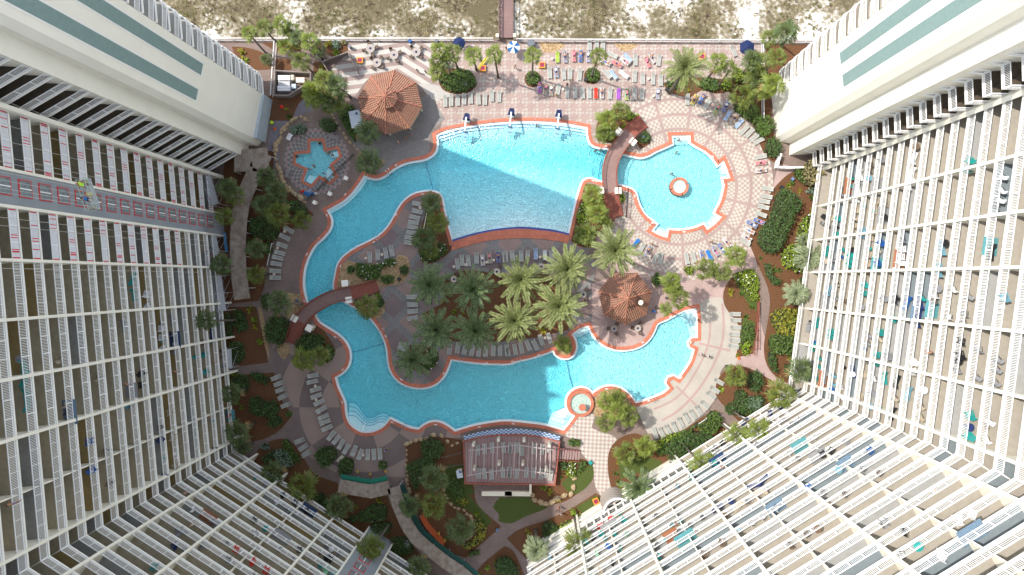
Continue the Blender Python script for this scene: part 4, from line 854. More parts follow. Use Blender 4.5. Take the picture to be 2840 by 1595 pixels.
# shrubs and hedges: thousands of leaf faces over a dark solid core filling the inside
sh = {'dark': leafm("dark_shrub_leaf", (.03, .068, .015), (.07, .13, .028), 2, .15), 'mid': leafm("green_shrub_leaf", (.05, .095, .014), (.10, .17, .03), 2, .2), 'lime': leafm("lime_shrub_leaf", (.14, .21, .014), (.24, .32, .03), 2, .25),
      'olive': leafm("olive_shrub_leaf", (.19, .16, .07), (.30, .26, .12), 2, .15), 'blue': leafm("grey_green_leaf", (.10, .16, .10), (.20, .27, .19), 2, .2), 'yellow': leafm("yellow_croton_leaf", (.34, .30, .03), (.12, .16, .02), 1.5, .2)}
core_m = mat("dark_shrub_core", (.025, .03, .012), (.05, .05, .02), 3)
flower = mat("white_blossom", (.75, .73, .7), rough=.8)
def shrub(poly, h, kind, label, group=None, name="shrub", dens=30, leaf=.26, flowers=0, z0=0.0, cat="shrub"):
    g_ = g(smooth_poly(poly, 6, 75)); A = np.array(g_); mn, mx = A.min(0), A.max(0); r = np.random.RandomState(int(abs(mn[0] * 37 + mn[1] * 91)) % 9999); ar = abs(area2(g_)) / 2
    n = int(min(9000, max(60, ar * dens))); X = []; Y = []
    while len(X) < n:
        x = r.uniform(mn[0], mx[0], n * 2); y = r.uniform(mn[1], mx[1], n * 2); k = inpoly(x, y, g_); X += list(x[k]); Y += list(y[k])
    X = np.array(X[:n]); Y = np.array(Y[:n])
    B_ = np.array(g_[::2]); D = np.min(np.hypot(X[:, None] - B_[None, :, 0], Y[:, None] - B_[None, :, 1]), 1)
    rs = max(.35, h * .55); prof = np.sqrt(np.clip(1 - (1 - np.clip(D / rs, 0, 1)) ** 2, 0, 1))
    lump = .16 * np.sin(X * 2.3 + Y * 1.1) * np.sin(Y * 2.9 - X * .7) + .10 * np.sin(X * 6.1) * np.cos(Y * 5.3)
    top = h * (.22 + .78 * prof) * (1 + lump); Zc = z0 + top * r.uniform(.72, 1.04, n); edge = D < .3; Zc[edge] = z0 + r.uniform(.1, 1, edge.sum()) * top[edge]
    az = r.uniform(0, 6.28, n); ti = r.uniform(-.9, .9, n); sz = leaf * r.uniform(.6, 1.25, n)
    u = np.c_[np.cos(az), np.sin(az), ti * .5]; v = np.c_[-np.sin(az), np.cos(az), r.uniform(-.8, .8, n)]; C = np.c_[X, Y, Zc]
    V = np.concatenate([C - u * sz[:, None] * .6, C - v * sz[:, None] * .38, C + u * sz[:, None] * .6, C + v * sz[:, None] * .38]); F = np.c_[np.arange(n), np.arange(n) + n, np.arange(n) + 2 * n, np.arange(n) + 3 * n]
    mi = np.zeros(n, int); 
    if flowers: mi[r.rand(n) < flowers] = 1
    core = offset(g_, -min(.3, .12 * h + .05)) ; root = empty(name, (0, 0, 0), 0, label, cat, group)
    c0 = Vector((A[:, 0].mean(), A[:, 1].mean(), 0)); root.location = c0
    V[:, 0] -= c0.x; V[:, 1] -= c0.y
    o = link(bpy.data.objects.new("foliage", mesh_np("foliage", V, F, [sh[kind], flower], mi)), root); o["kind"] = "stuff"
    q = MB(); q.prism([(x - c0.x, y - c0.y) for x, y in core], z0, z0 + h * .42, 0); q.build("inner_core", core_m, root)
    return root
def blob(c, rx, ry=None, rot=0.0, n=18, j=.12):
    ry = ry or rx; r = random.Random(int(c[0] * 7 + c[1])); out = []
    for k in range(n):
        a = 2 * math.pi * k / n; f = 1 + r.uniform(-j, j); x, y = rx * f * math.cos(a), ry * f * math.sin(a); out.append((c[0] + x * math.cos(rot) - y * math.sin(rot), c[1] + x * math.sin(rot) + y * math.cos(rot)))
    return out
SH = [
 (P('2', (1860, 780), (1900, 710), (1960, 740), (2040, 690), (2170, 720), (2220, 850), (2160, 900), (2000, 925), (1880, 860)), 1.0, 'mid', "green ground shrubs below the fan palms of the terrace bed", 0),
 (circ(P1('3', 278, 785), 21, 20), 1.1, 'mid', "round clipped shrub at the foot of the palm beside the towel row", 0), (circ(P1('3', 868, 755), 21, 20), 1.1, 'mid', "round clipped shrub at the foot of the palm amid loungers", 0),
 (P('3', (1575, 830), (1640, 795), (1700, 800), (1700, 900), (1650, 890)), 1.0, 'dark', "dark shrub under the left side of the terrace date palm", 0),
 (P('3', (1900, 850), (1960, 780), (2120, 800), (2130, 900), (2050, 920), (1950, 890)), 1.0, 'mid', "low hedge right of the terrace date palm trunk", 0),
 (circ(P1('3', 2190, 855), 16, 14), 1.0, 'lime', "pale rounded shrub beside the low terrace hedge", 0), (P('3', (2240, 760), (2320, 690), (2420, 740), (2380, 830), (2260, 820)), 1.2, 'lime', "lime green shrub between the upper right fan palms", 0),
 (P('3', (2270, 1020), (2480, 1050), (2540, 1200), (2576, 1380), (2520, 1370), (2440, 1230), (2330, 1170), (2260, 1100)), 1.8, 'mid', "bright green hedge curving along the round pool deck", 0),
 (P('1', (0, 0)) and blob((2117, 352), 26, 30), 1.9, 'mid', "rounded green bush at the corner of the right end wall", 0), (blob((2140, 412), 25, 28), 2.0, 'dark', "dark green bush above the two red sunbathers", 0),
 (P('8', (160, 500), (200, 440), (270, 440), (400, 560), (400, 640), (340, 680), (330, 760), (290, 820), (220, 1000), (90, 1060), (0, 990), (0, 850), (100, 700)), 2.6, 'dark', "large dark green hedge left of the right tower garden", 0),
 (P('8', (340, 270), (350, 240), (400, 240), (430, 300), (440, 390), (410, 380), (360, 330)), 1.6, 'mid', "clipped green shrub beside the olive tree", 0),
 (P('8', (420, 730), (450, 680), (520, 670), (600, 700), (610, 780), (590, 850), (540, 890), (440, 940), (370, 920), (380, 820)), 1.8, 'lime', "lime green flowering bush beside the right tower", .06),
 (P('8', (220, 1040), (300, 970), (480, 960), (500, 1050), (400, 1260), (330, 1230), (250, 1190), (210, 1100)), 1.8, 'lime', "lime bush behind the silvery arching palm", .05),
 (P('8', (400, 1290), (450, 1260), (500, 1290), (480, 1350), (410, 1340)), 1.2, 'mid', "small green bush below the silvery palm", .05),
 (P('8', (60, 1150), (130, 1150), (140, 1240), (230, 1320), (200, 1370), (130, 1340), (70, 1240)), 1.0, 'dark', "trailing dark shrub along the right tower path", 0),
 (P('C', (110, 290), (160, 200), (300, 190), (470, 230), (530, 330), (520, 430), (430, 450), (340, 470), (200, 440), (140, 380)), 2.2, 'yellow', "yellow and green croton bushes beside the right tower", 0),
 (P('C', (100, 470), (180, 430), (450, 460), (430, 560), (420, 700), (370, 750), (320, 680), (250, 640), (120, 620)), 1.9, 'mid', "green hedge mass below the yellow crotons", .01),
 (P('C', (90, 600), (140, 600), (180, 740), (210, 800), (170, 815), (100, 730)), 1.2, 'dark', "narrow shrub curving along the right path", 0), (P('C', (250, 720), (330, 720), (440, 860), (370, 910), (260, 830)), 1.4, 'mid', "green shrub in front of the right tower corner", 0),
 (blob(P1('7', 1820, 1250), 14, 13), 1.1, 'lime', "small lime shrub below the round pool loungers", 0), (blob(P1('7', 1500, 1350), 14, 22), 1.4, 'mid', "dark leafy shrub right of the small gazebo", 0),
 (P('7', (2260, 1320), (2350, 1250), (2450, 1240), (2510, 1350), (2500, 1431)) + P('B', (2520, 110), (2440, 120), (2370, 30)), 1.1, 'lime', "lime green hedge left of the rope fence path", .03),
 (P('B', (2340, 350), (2460, 350), (2480, 500), (2350, 520)), .9, 'mid', "low green planting behind the white loungers", 0), (blob(P1('B', 2380, 590), 13, 22), 1.0, 'lime', "yellow green shrubs at the end of the rope fence", 0),
 (P('B', (2170, 1180), (2260, 1100), (2270, 1020), (2360, 1000), (2400, 1060), (2540, 1040), (2570, 1130), (2480, 1230), (2300, 1250), (2200, 1240)), 1.3, 'dark', "clipped dark hedge behind the lower right loungers", 0), (blob(P1('B', 2460, 1130), 25, 20), 1.5, 'blue', "grey green bush within the dark clipped hedge", 0), (blob(P1('B', 2470, 910), 24, 32), 1.7, 'dark', "dark shrub beside the corner fan palm", 0),
 (P('B', (1970, 1290), (2040, 1200), (2120, 1230), (2140, 1320), (2080, 1420), (1950, 1420), (1900, 1350)) + P('G', (1700, 100), (1600, 60)), 1.8, 'mid', "rounded hedge at the end of the lower lounger row", 0),
 (P('G', (1490, 160), (1600, 80), (1760, 0), (2000, 0), (2090, 60), (2050, 150), (1850, 290), (1740, 310), (1620, 290), (1590, 220), (1500, 230)), 2.2, 'dark', "long dark hedge in front of the lower right balconies", 0),
 (P('G', (1495, 130), (1740, 0), (1760, 20), (1600, 110), (1560, 220), (1500, 220)), 1.5, 'lime', "lime green hedge edge behind the lower loungers", 0),
 (P('G', (620, 90), (680, 65), (745, 90), (745, 150), (640, 140)), 1.0, 'mid', "rounded shrub at the top of the checkered walkway", 0), (P('G', (635, 300), (700, 300), (690, 440), (650, 455), (620, 430)), 1.1, 'lime', "clipped flowering hedge beside the pergola steps", .12),
 (P('G', (540, 300), (620, 300), (610, 380), (550, 380)), 1.0, 'dark', "dark bush against the pergola corner", 0), (P('G', (720, 320), (800, 290), (830, 330), (730, 420)), .9, 'mid', "green shrub between the clipped hedge and walkway", 0),
 (P('G', (690, 820), (800, 810), (900, 820), (915, 880), (850, 945), (760, 930), (680, 880)), 1.5, 'lime', "lime topiary hedge above the lower path wall", 0), (P('G', (530, 930), (650, 860), (680, 900), (570, 990)), 1.3, 'lime', "lime hedge left of the topiary", 0), (P('G', (580, 990), (740, 930), (760, 980), (620, 1060)), 1.2, 'lime', "lime hedge below the topiary trunk", 0),
 (P('G', (460, 930), (510, 920), (548, 980), (545, 1030), (480, 1040), (460, 990)), 1.3, 'mid', "clipped olive green shrub beside the pale palm", 0), (P('G', (370, 920), (420, 880), (520, 920), (460, 1040), (380, 1040)), 1.2, 'dark', "dark shrub left of the clipped olive one", 0),
 (P('G', (640, 770), (700, 760), (710, 820), (660, 830)), 1.0, 'lime', "bright leafy plant by the walking family", 0), (P('G', (-60, 1240), (60, 1260), (140, 1340), (150, 1440), (-60, 1440)), 2.0, 'dark', "big dark shrub at the bottom centre", 0),
 (P('E', (1690, 90), (1800, 60), (1900, 120), (1910, 200), (1850, 260), (1800, 330), (1720, 360), (1700, 450), (1640, 600), (1610, 560), (1560, 420), (1540, 330), (1680, 240)), 2.2, 'dark', "tall dark shrub mass left of the pergola", 0),
 (P('E', (1930, 500), (2000, 430), (2060, 500), (2110, 620), (2080, 700), (1990, 620)), 1.3, 'mid', "green shrub below the white roofed box", 0), (P('E', (2080, 640), (2150, 680), (2120, 760), (2020, 680)), 1.0, 'yellow', "yellow leafed shrub on the stone wall", 0), (P('E', (2200, 880), (2260, 850), (2330, 1000), (2250, 1100), (2120, 1160), (2080, 1120), (2220, 1020)), 1.1, 'yellow', "yellow leafed shrub inside the curved stone wall", 0),
 (P('E', (640, 200), (700, 140), (800, 140), (860, 200), (840, 280), (760, 345), (690, 330)), 2.4, 'dark', "dark round tree like shrub on the lower left deck", 0), (P('E', (860, 330), (900, 260), (980, 250), (1030, 330), (1000, 400), (920, 430), (870, 400)), 2.2, 'dark', "second dark round shrub beside the corner loungers", 0),
 (blob(P1('E', 1298, 330), 14, 12), 1.0, 'mid', "potted green plant near the green screen fence", 0), (blob(P1('E', 330, 260), 20, 32, -.8), 1.3, 'blue', "grey green shrub in the lower left bed", 0), (blob(P1('E', 140, 150), 13, 10), .9, 'blue', "small grey green shrub at the path bend", 0),
 (P('E', (300, 90), (370, 70), (420, 180), (490, 280), (480, 330), (400, 290), (330, 180)), 1.0, 'mid', "green planting beside the three tilted loungers", 0), (P('E', (100, 250), (220, 170), (240, 250), (150, 330)), 1.2, 'dark', "dark planting at the tower foot", 0),
 (P('E', (930, 860), (1080, 790), (1230, 700), (1350, 730), (1340, 850), (1200, 890), (1000, 880)), 1.6, 'dark', "dark shrubbery in the shaded lower bed", .01), (P('E', (1170, 900), (1400, 880), (1380, 1000), (1230, 1010)), 1.6, 'dark', "dark shrub mound under the plywood walkway", 0), (P('E', (1380, 1040), (1560, 1050), (1620, 1180), (1500, 1230), (1400, 1180)), 1.4, 'dark', "dark shrub beside the grey utility box", 0), (P('E', (560, 640), (700, 600), (780, 720), (700, 760)), 1.0, 'dark', "shaded shrub between two lower left palms", 0),
 (P('E', (2140, 1240), (2160, 1190), (2260, 1170), (2250, 1220)), .8, 'mid', "low leafy clump at the lower path edge", 0), (P('E', (2400, 1300), (2480, 1230), (2576, 1260), (2576, 1400), (2420, 1400)), 1.5, 'dark', "dark bush at the fork of the lower path", 0),
 (P('A', (0, 1080), (60, 1060), (150, 1110), (240, 1110), (280, 1200), (240, 1270), (100, 1270), (0, 1230)), 1.4, 'dark', "dark shrub mound left of the curved lounger row", 0), (P('A', (180, 1280), (260, 1250), (330, 1320), (240, 1380), (170, 1350)), 1.2, 'dark', "dark shrub below the left mound", 0), (P('A', (-30, 830), (80, 830), (150, 870), (190, 900), (150, 960), (20, 900)), 1.0, 'dark', "planting beside the five left loungers", 0), (blob(P1('A', 370, 1245), 9, 8), .8, 'mid', "small bright plant at the bed tip", 0),
 (P('9', (2310, 880), (2440, 850), (2490, 920), (2480, 1010), (2400, 1060), (2310, 960)), 1.4, 'dark', "dark shrub at the foot of the left tower", 0), (P('9', (2250, 240), (2310, 240), (2310, 480), (2260, 500)), 1.4, 'dark', "clipped dark hedge strip along the left tower", 0), (P('9', (2340, 200), (2420, 220), (2480, 400), (2380, 450), (2320, 330)), 1.0, 'dark', "straggly shrub in the left tower bed", 0),
 (P('9', (2290, 520), (2420, 530), (2440, 680), (2380, 760), (2310, 700)), 1.3, 'dark', "dark bush behind the scaffold platform", 0),
 (P('A', (130, 430), (230, 260), (350, 290), (390, 400), (350, 520), (290, 580), (240, 540), (160, 520)), 2.0, 'dark', "dark leafy bush left of the curved bridge", 0), (P('A', (430, 560), (480, 480), (560, 440), (650, 450), (740, 520), (700, 600), (640, 640), (560, 610), (470, 620)), 1.9, 'dark', "dark leafy bush right of the curved bridge stairs", 0), (P('A', (720, 560), (790, 560), (825, 640), (800, 700), (740, 740), (720, 660)), .9, 'mid', "low flowering edge planting beside the dark bush", .05),
 (P('A', (90, 70), (180, 40), (160, 240), (110, 180)), 1.2, 'dark', "shaded shrub left of the leaning palm", 0), (P('6', (320, 600), (360, 560), (520, 600), (565, 680), (540, 720), (420, 690), (380, 640)), 1.8, 'dark', "dark green bush below the spa wall", 0), (P('6', (0, 740), (150, 720), (280, 830), (260, 960), (120, 950), (0, 900)), 2.0, 'dark', "very dark shrubs beside the left loungers", 0), (P('6', (110, 990), (190, 960), (210, 1060), (170, 1100), (110, 1080)), 1.2, 'mid', "grey shrub near the white pole by the loungers", 0),
 (P('6', (1025, 1180), (1060, 1170), (1230, 1190), (1390, 1130), (1435, 1150), (1430, 1200), (1300, 1230), (1250, 1340), (1100, 1345), (1040, 1300)), 1.1, 'mid', "clipped flowering hedge on the left island gravel", .04), (blob(P1('6', 985, 1240), 12, 13), 1.1, 'dark', "dark ball shrub at the hedge's left end", 0), (blob(P1('6', 1510, 1248), 14, 15), 1.1, 'dark', "dark ball shrub on the pebble circle", 0), (P('6', (1260, 1320), (1340, 1290), (1420, 1320), (1400, 1370), (1300, 1385)), 1.0, 'mid', "low green mound at the hedge's lower end", 0),
 (P('6', (1660, 1090), (1760, 1010), (1900, 980), (1945, 1030), (1900, 1110), (1780, 1170), (1690, 1160)), 1.2, 'mid', "green shrub bed below the island fan palms", .02), (blob(P1('A', 1270, 140), 14, 15), 1.1, 'dark', "dark shrub beside the palm at the bridge foot", 0), (P('A', (1660, 800), (1760, 600), (1820, 600), (1850, 690), (1800, 780), (1700, 830)), .9, 'mid', "speckled shrub under the lower left date palm", .04),
 (P('3', (910, 1290), (930, 1230), (990, 1260), (1060, 1330), (1040, 1400), (920, 1380)), 1.0, 'mid', "green shrub at the left foot of the right bridge", 0), (P('3', (1180, 1150), (1230, 1105), (1320, 1150), (1270, 1190), (1220, 1210)), 1.2, 'lime', "lime shrub above the right bridge rail", 0), (P('3', (1310, 1390), (1380, 1310), (1440, 1330), (1450, 1400), (1370, 1431)), 1.1, 'dark', "dark planted lantern bed right of the bridge", 0),
 (P('7', (770, 560), (830, 600), (850, 760), (780, 800), (720, 780), (700, 720)), 1.0, 'lime', "lime flowering shrubs beside the diagonal pool edge", .05), (P('7', (1120, 490), (1180, 490), (1190, 560), (1150, 590), (1120, 560)), 1.0, 'lime', "small lime shrub by the right bridge pylon", 0), (P('7', (680, 950), (740, 800), (860, 830), (900, 960), (780, 1000)), .9, 'mid', "green shrubs at the lower end of the diagonal bed", 0),
 (blob(P1('B', 1110, 1090), 18, 12), 1.3, 'mid', "rounded olive green shrub behind the fountain palms", 0), (P('2', (690, 1190), (760, 1170), (850, 1250), (840, 1310), (730, 1320), (680, 1250)), 1.5, 'dark', "dark shrub inside the spa rock wall", 0), (P('2', (380, 1270), (500, 1230), (550, 1270), (530, 1330), (400, 1340)), 1.1, 'blue', "grey green planting inside the spa rock arc", 0),
 (P('2', (860, 1080), (960, 1040), (1020, 1050), (1000, 1200), (1040, 1300), (1030, 1431), (950, 1330), (880, 1200)), 1.2, 'mid', "green ground cover around the white shed roof", 0), (blob(P1('2', 835, 450), 13, 12), 1.0, 'blue', "grey shrub by the beach fence mulch", 0), (blob(P1('2', 910, 425), 8, 7), .9, 'olive', "small olive shrub by the beach fence", 0)]
for k, (pl, h, kd, lab, fl_) in enumerate(SH): shrub(pl, h, kd, lab, None, dens=34 if kd != 'dark' else 30, flowers=fl_)
# the olive coloured tree beside the right tower
t = shrub(P('8', (420, 380), (400, 300), (430, 200), (520, 140), (580, 170), (600, 240), (700, 290), (720, 360), (640, 380), (600, 440), (520, 430), (460, 420)), 3.6, 'olive', "olive brown leafy tree beside the right tower's first balconies", None, "tree", 45, .3, cat="tree")
shrub(blob(P1('8', 520, 455), 18, 9), 1.0, 'blue', "grey green shrub under the olive brown tree")
# scattered small bedding plants
pl_me = []
for i in range(3):
    r = np.random.RandomState(i + 90); V = []; F = []
    for j in range(22):
        a = r.uniform(0, 6.28); e = r.uniform(.2, 1.3); l = r.uniform(.3, .55); d = np.array([math.cos(a) * math.cos(e), math.sin(a) * math.cos(e), math.sin(e)]); s_ = np.array([-math.sin(a), math.cos(a), 0]) * .07
        k = len(V); V += [d * .03, d * l * .6 + s_, d * l + np.array([0, 0, -.08]), d * l * .6 - s_]; F.append((k, k + 1, k + 2, k + 3))
    pl_me.append(mesh_np("bedding_plant", np.array(V), np.array(F), [sh[('mid', 'lime', 'yellow')[i]]]))
small = P('8', (330, 380), (300, 400), (410, 450), (525, 635), (30, 1100), (520, 520), (210, 1220)) + P('B', (2240, 40), (2340, 50), (2440, 180), (2390, 280), (2430, 620), (2310, 660)) + P('G', (1100, 420), (1130, 500), (230, 1000), (1180, 150), (1350, 110), (260, 1090)) + P('E', (2230, 820), (2290, 900), (1040, 750), (370, 1240), (150, 150), (290, 1060), (1930, 1060)) + P('9', (2370, 1140), (2400, 1180), (2340, 860)) + P('L', (1340, 260), (1280, 230)) + P('A', (1250, 80), (1900, 120), (2000, 230), (1960, 60), (2090, 240))
rq = random.Random(3)
for nm_, m__, bp in BEDS[:31]:
    xs = [p[0] for p in bp]; ys = [p[1] for p in bp]; k = int(min(5, abs(area2(bp)) / 2 / 1500))
    for _ in range(k * 2):
        x, y = rq.uniform(min(xs), max(xs)), rq.uniform(min(ys), max(ys))
        if inpoly(np.array([x]), np.array([y]), offset(bp, -5))[0]: small.append((x, y))
small = sorted(small)
for i, p in enumerate(small):
    o = link(bpy.data.objects.new("bedding_plant", pl_me[i % 3])); c = Wp(p); o.location = c; s_ = rnd.uniform(1, 1.9); o.scale = (s_, s_, s_); o.rotation_euler = (0, 0, rnd.uniform(0, 6))
    tag(o, f"small {('green', 'lime green', 'yellowish')[i % 3]} bedding plant in the mulch, {ordw(i // 3)} of its colour from left", "plant", "bedding plants in the mulch")
# dune grass: one mass beyond the fence
r = np.random.RandomState(5); n = 15000; X = r.uniform(-85, 110, n); Y = 40.4 + r.uniform(0, 26, n) ** 1.0
def fbm(x, y): return np.sin(x * .31 + 1.3 * np.sin(y * .5 + x * .11)) + .7 * np.sin(x * .83 + 2 * np.sin(y * .9)) + .5 * np.sin(y * 1.9 + x * 1.7)
east = np.clip((X - 10) / 30, 0, 1) * .8; keep = fbm(X, Y) + r.normal(0, .5, n) - east * 1.3 - np.clip((Y - 43.5) / 4, 0, 1) * .9 > -1.0; X, Y = X[keep], Y[keep]; n = len(X); nb = 9
az = r.uniform(0, 6.28, (n, nb)); l = r.uniform(.25, .6, (n, 1)) * r.uniform(.7, 1.2, (n, nb)); el = r.uniform(.25, 1.1, (n, nb)); bx = X[:, None] + r.normal(0, .09, (n, nb)); by = Y[:, None] + r.normal(0, .09, (n, nb))
dx, dy, dz = np.cos(az) * np.cos(el) * l, np.sin(az) * np.cos(el) * l, np.sin(el) * l; w_ = .055; bz = np.zeros_like(bx)
V = np.stack([np.stack([bx - np.sin(az) * w_, by + np.cos(az) * w_, bz], -1), np.stack([bx + np.sin(az) * w_, by - np.cos(az) * w_, bz], -1), np.stack([bx + dx, by + dy, dz], -1)], 2).reshape(-1, 3)
F = np.arange(len(V)).reshape(-1, 3); mi = np.repeat(r.choice(3, n, p=[.5, .3, .2]), nb)
tag(link(bpy.data.objects.new("dune_grass", mesh_np("dune_grass", V, F, [mat("straw_grass", (.24, .20, .11), (.31, .26, .15), .4), mat("olive_grass", (.12, .12, .04), (.17, .16, .06), .4), mat("brown_grass", (.085, .06, .038), (.12, .085, .055), .4)], mi))), "olive and straw coloured grass on the sand dunes", kind="stuff")
# ---------------------------------------------------------------- built things
M = mat
iron = M("dark_iron", (.02, .02, .02), rough=.5); steel = M("pool_steel", (.75, .75, .75), rough=.25, metal=1.0); wht = M("white_paint", (.8, .8, .79), rough=.45); navy = M("navy_canvas", (.007, .016, .065), (.009, .02, .08), 3, .8)
wood_r = M("red_brown_paint", (.27, .085, .055), (.21, .065, .045), 3, .6); wood_d = M("weathered_wood", (.11, .075, .06), (.17, .125, .10), 3, .9); sling = M("grey_sling", (.30, .305, .28), (.27, .275, .255), 4, .8); fr_m = M("beige_frame", (.55, .52, .45), rough=.5)
stone = M("tan_boulder", (.30, .20, .10), (.46, .37, .25), 1.4, .9, .7, 3); ply = M("plywood", (.22, .17, .13), (.33, .28, .23), 1.3, .85); mesh_g = M("green_screen_mesh", (.02, .22, .15), (.03, .26, .18), 2, .8); orange = M("orange_fence_mesh", (.45, .10, .03), (.38, .08, .03), 2, .8)
galv = M("galvanised_steel", (.42, .43, .44), (.5, .51, .52), 2, .45); yellow = M("yellow_plastic", (.5, .3, .03), rough=.5); redp = M("red_plastic", (.6, .03, .02), rough=.5); blue = M("blue_plastic", (.015, .09, .3), rough=.5); teal = M("teal_plastic", (.02, .27, .25), rough=.5); black = M("black_plastic", (.02, .02, .022), rough=.5)
creamp = M("cream_paint", (.72, .66, .52), rough=.7); red_cone = M("orange_cone", (.75, .12, .03), rough=.5)
def tile_m():
    n = N("clay_roof_tile", .8); u = n.n.nodes.new("ShaderNodeUVMap"); v = u.outputs[0]
    c = n.brick((.38, .18, .12), (.32, .145, .095), (.14, .06, .042), 1.0, v, .34, .42, .045); x = n.xyz(v)[0]; wv = n.math("SINE", n.math("MULTIPLY", x, 2 * math.pi / .34)); d = n.mix(n.math("MULTIPLY_ADD", n.noise(.8), .7, -.05), c, (.38, .23, .16))
    return n.out(d, wv, 1.0)
tile = tile_m()
ridge = M("terracotta_ridge", (.42, .18, .12), (.36, .145, .095), 3, .8)
def roof_tiers(q, c, r, z0, z1, n, ph, uvs):
    ap = Vector((0, 0, z1)); ring = [Vector((r * math.cos(ph + 2 * math.pi * k / n), r * math.sin(ph + 2 * math.pi * k / n), z0)) for k in range(n)]
    for k in range(n):
        a, b_ = ring[k], ring[(k + 1) % n]; m_ = (a + b_) / 2; sl = (ap - m_).length; L = (b_ - a).length; k0 = len(q.f)
        q.add([a, b_, ap], [(0, 1, 2)], 0); uvs[k0] = [(0, 0), (L, 0), (L / 2, sl)]
        q.add([a, b_, b_ - Vector((0, 0, .18)), a - Vector((0, 0, .18))], [(0, 3, 2, 1)], 1)
    return ring, ap
def gazebo(c, R1, n, ph, label, eave=2.9, apex=5.6):
    root = empty("gazebo", (*c, 0), 0, label, "gazebo"); q = MB(); uvs = {}
    ring, ap = roof_tiers(q, c, R1, eave, apex, n, ph, uvs); ring2, ap2 = roof_tiers(q, c, R1 * .34, apex + .05, apex + 1.25, n, ph, uvs)
    o = q.build("roof", [tile, ridge], root); uv = o.data.uv_layers.new(name="UVMap")
    for p in o.data.polygons:
        if p.index in uvs:
            for li, t in zip(p.loop_indices, uvs[p.index]): uv.data[li].uv = t
    for k in range(n):
        q = MB(); q.tube([ring[k] + Vector((0, 0, .03)), ap * .68 + ring[k] * .32 + Vector((0, 0, .02))], .11, 6); q.tube([ring2[k] + Vector((0, 0, .03)), ap2], .09, 6); q.build("ridge_tile", ridge, o)
        q = MB(); q.box((ring[k].x * .88, ring[k].y * .88, eave / 2), (.22, .22, eave), ph + 2 * math.pi * k / n); q.build("post", creamp, root)
    q = MB(); q.prism([(x * .84, y * .84) for x, y in circ((0, 0), R1, n, ph)], 0, .9, 0); q.build("bar_counter", creamp, root); return root
gz = Wp(P1('2', 1372, 1020), 3); gazebo((gz.x, gz.y), 5.25, 8, R(37), "large eight sided tiled gazebo roof with small raised lantern beside the patio", 3.5, 6.1)
gz = Wp(P1('B', 1195, 92), 3); g2 = gazebo((gz.x, gz.y), 4.45, 7, R(-90), "smaller tiled gazebo roof beside the sunlit date palms", 2.8, 5.3)
c = Wp(P1('B', 1352, 142), 4.6); t = empty("roof_vent", (c.x, c.y, 3.9), 0, "round white vent cowl on the smaller tiled gazebo roof", "vent"); q = MB(); q.cyl((0, 0, 0), .28, .6, 14); q.build("pipe", wht, t); q = MB(); q.cyl((0, 0, .6), .42, .14, 16, r2=.3); q.build("cowl", creamp, t)
for p in P('B', (1280, 60), (1130, 40)): pass
# bridges
def bridge(cl, wd, label, zmax=1.1, stairs=((0, 1), (0, 1)), nst=(5, 9)):
    p = smooth_poly(cl, 10, closed=False); n = len(p); root = empty("footbridge", (0, 0, 0), 0, label, "bridge"); L = [0]
    for a, b_ in zip(p, p[1:]): L.append(L[-1] + math.dist(a, b_))
    z = [.12 + zmax * min(1, math.sin(math.pi * min(1, max(0, l / L[-1]))) * 1.6) for l in L]; A = offset(p, wd / 2, False); B = offset(p, -wd / 2, False); c0 = G2(p[n // 2]); root.location = (*c0, 0)
    g_ = lambda q_: (G2(q_)[0] - c0[0], G2(q_)[1] - c0[1])
    q = MB(); V = [(*g_(A[i]), z[i]) for i in range(n)] + [(*g_(B[i]), z[i]) for i in range(n)] + [(*g_(A[i]), z[i] - .35) for i in range(n)] + [(*g_(B[i]), z[i] - .35) for i in range(n)]
    F = []
    for i in range(n - 1): F += [(i, i + 1, n + i + 1, n + i), (i, 2 * n + i, 2 * n + i + 1, i + 1), (n + i, n + i + 1, 3 * n + i + 1, 3 * n + i)]
    q.add(V, F, 0); q.build("deck", paver("bridge_paver", (.27, .17, .15), (.22, .14, .125), (.18, .12, .11), 1.8), root)
    for sd in (A, B):
        for i in range(n - 1): pass
        q = MB(); q.tube([(*g_(a), zz + 1.0) for a, zz in zip(sd, z)], .06, 5); q.tube([(*g_(a), zz + .06) for a, zz in zip(sd, z)], .09, 4)
        for i in range(0, n - 1):
            for u in (0, .34, .67):
                a = [sd[i][j] * (1 - u) + sd[i + 1][j] * u for j in (0, 1)]; zz = z[i] * (1 - u) + z[i + 1] * u; q.box((*g_(a), zz + .5), (.05, .05, 1.0))
        q.build("railing", wood_r, root)
    for rng in nst:
        q = MB(); 
        for i in range(rng[0], min(rng[1], n - 1)):
            for u in (0, .33, .66):
                a = [A[i][j] * (1 - u) + A[i + 1][j] * u for j in (0, 1)]; b_ = [B[i][j] * (1 - u) + B[i + 1][j] * u for j in (0, 1)]; zz = z[i] * (1 - u) + z[i + 1] * u + .04
                q.bar((*g_(a), zz), (*g_(b_), zz), .22, .1)
        q.build("stair_treads", wood_r, root)
    return root
bridge(P('6', (1240, 1400)) + P('A', (1100, 20), (960, 50), (820, 85), (690, 150), (580, 230), (500, 330), (450, 430), (410, 555)), 34, "curved footbridge with red brown railings over the left channel", 1.2, nst=((0, 7), (22, 29)))
bridge(P('3', (1370, 1210), (1260, 1300), (1180, 1400)) + P('7', (1110, 60), (1050, 180), (1030, 300), (1040, 450), (1060, 590), (1105, 735)), 38, "curved footbridge with red brown railings beside the round pool", 1.2, nst=((0, 4), (20, 27)))
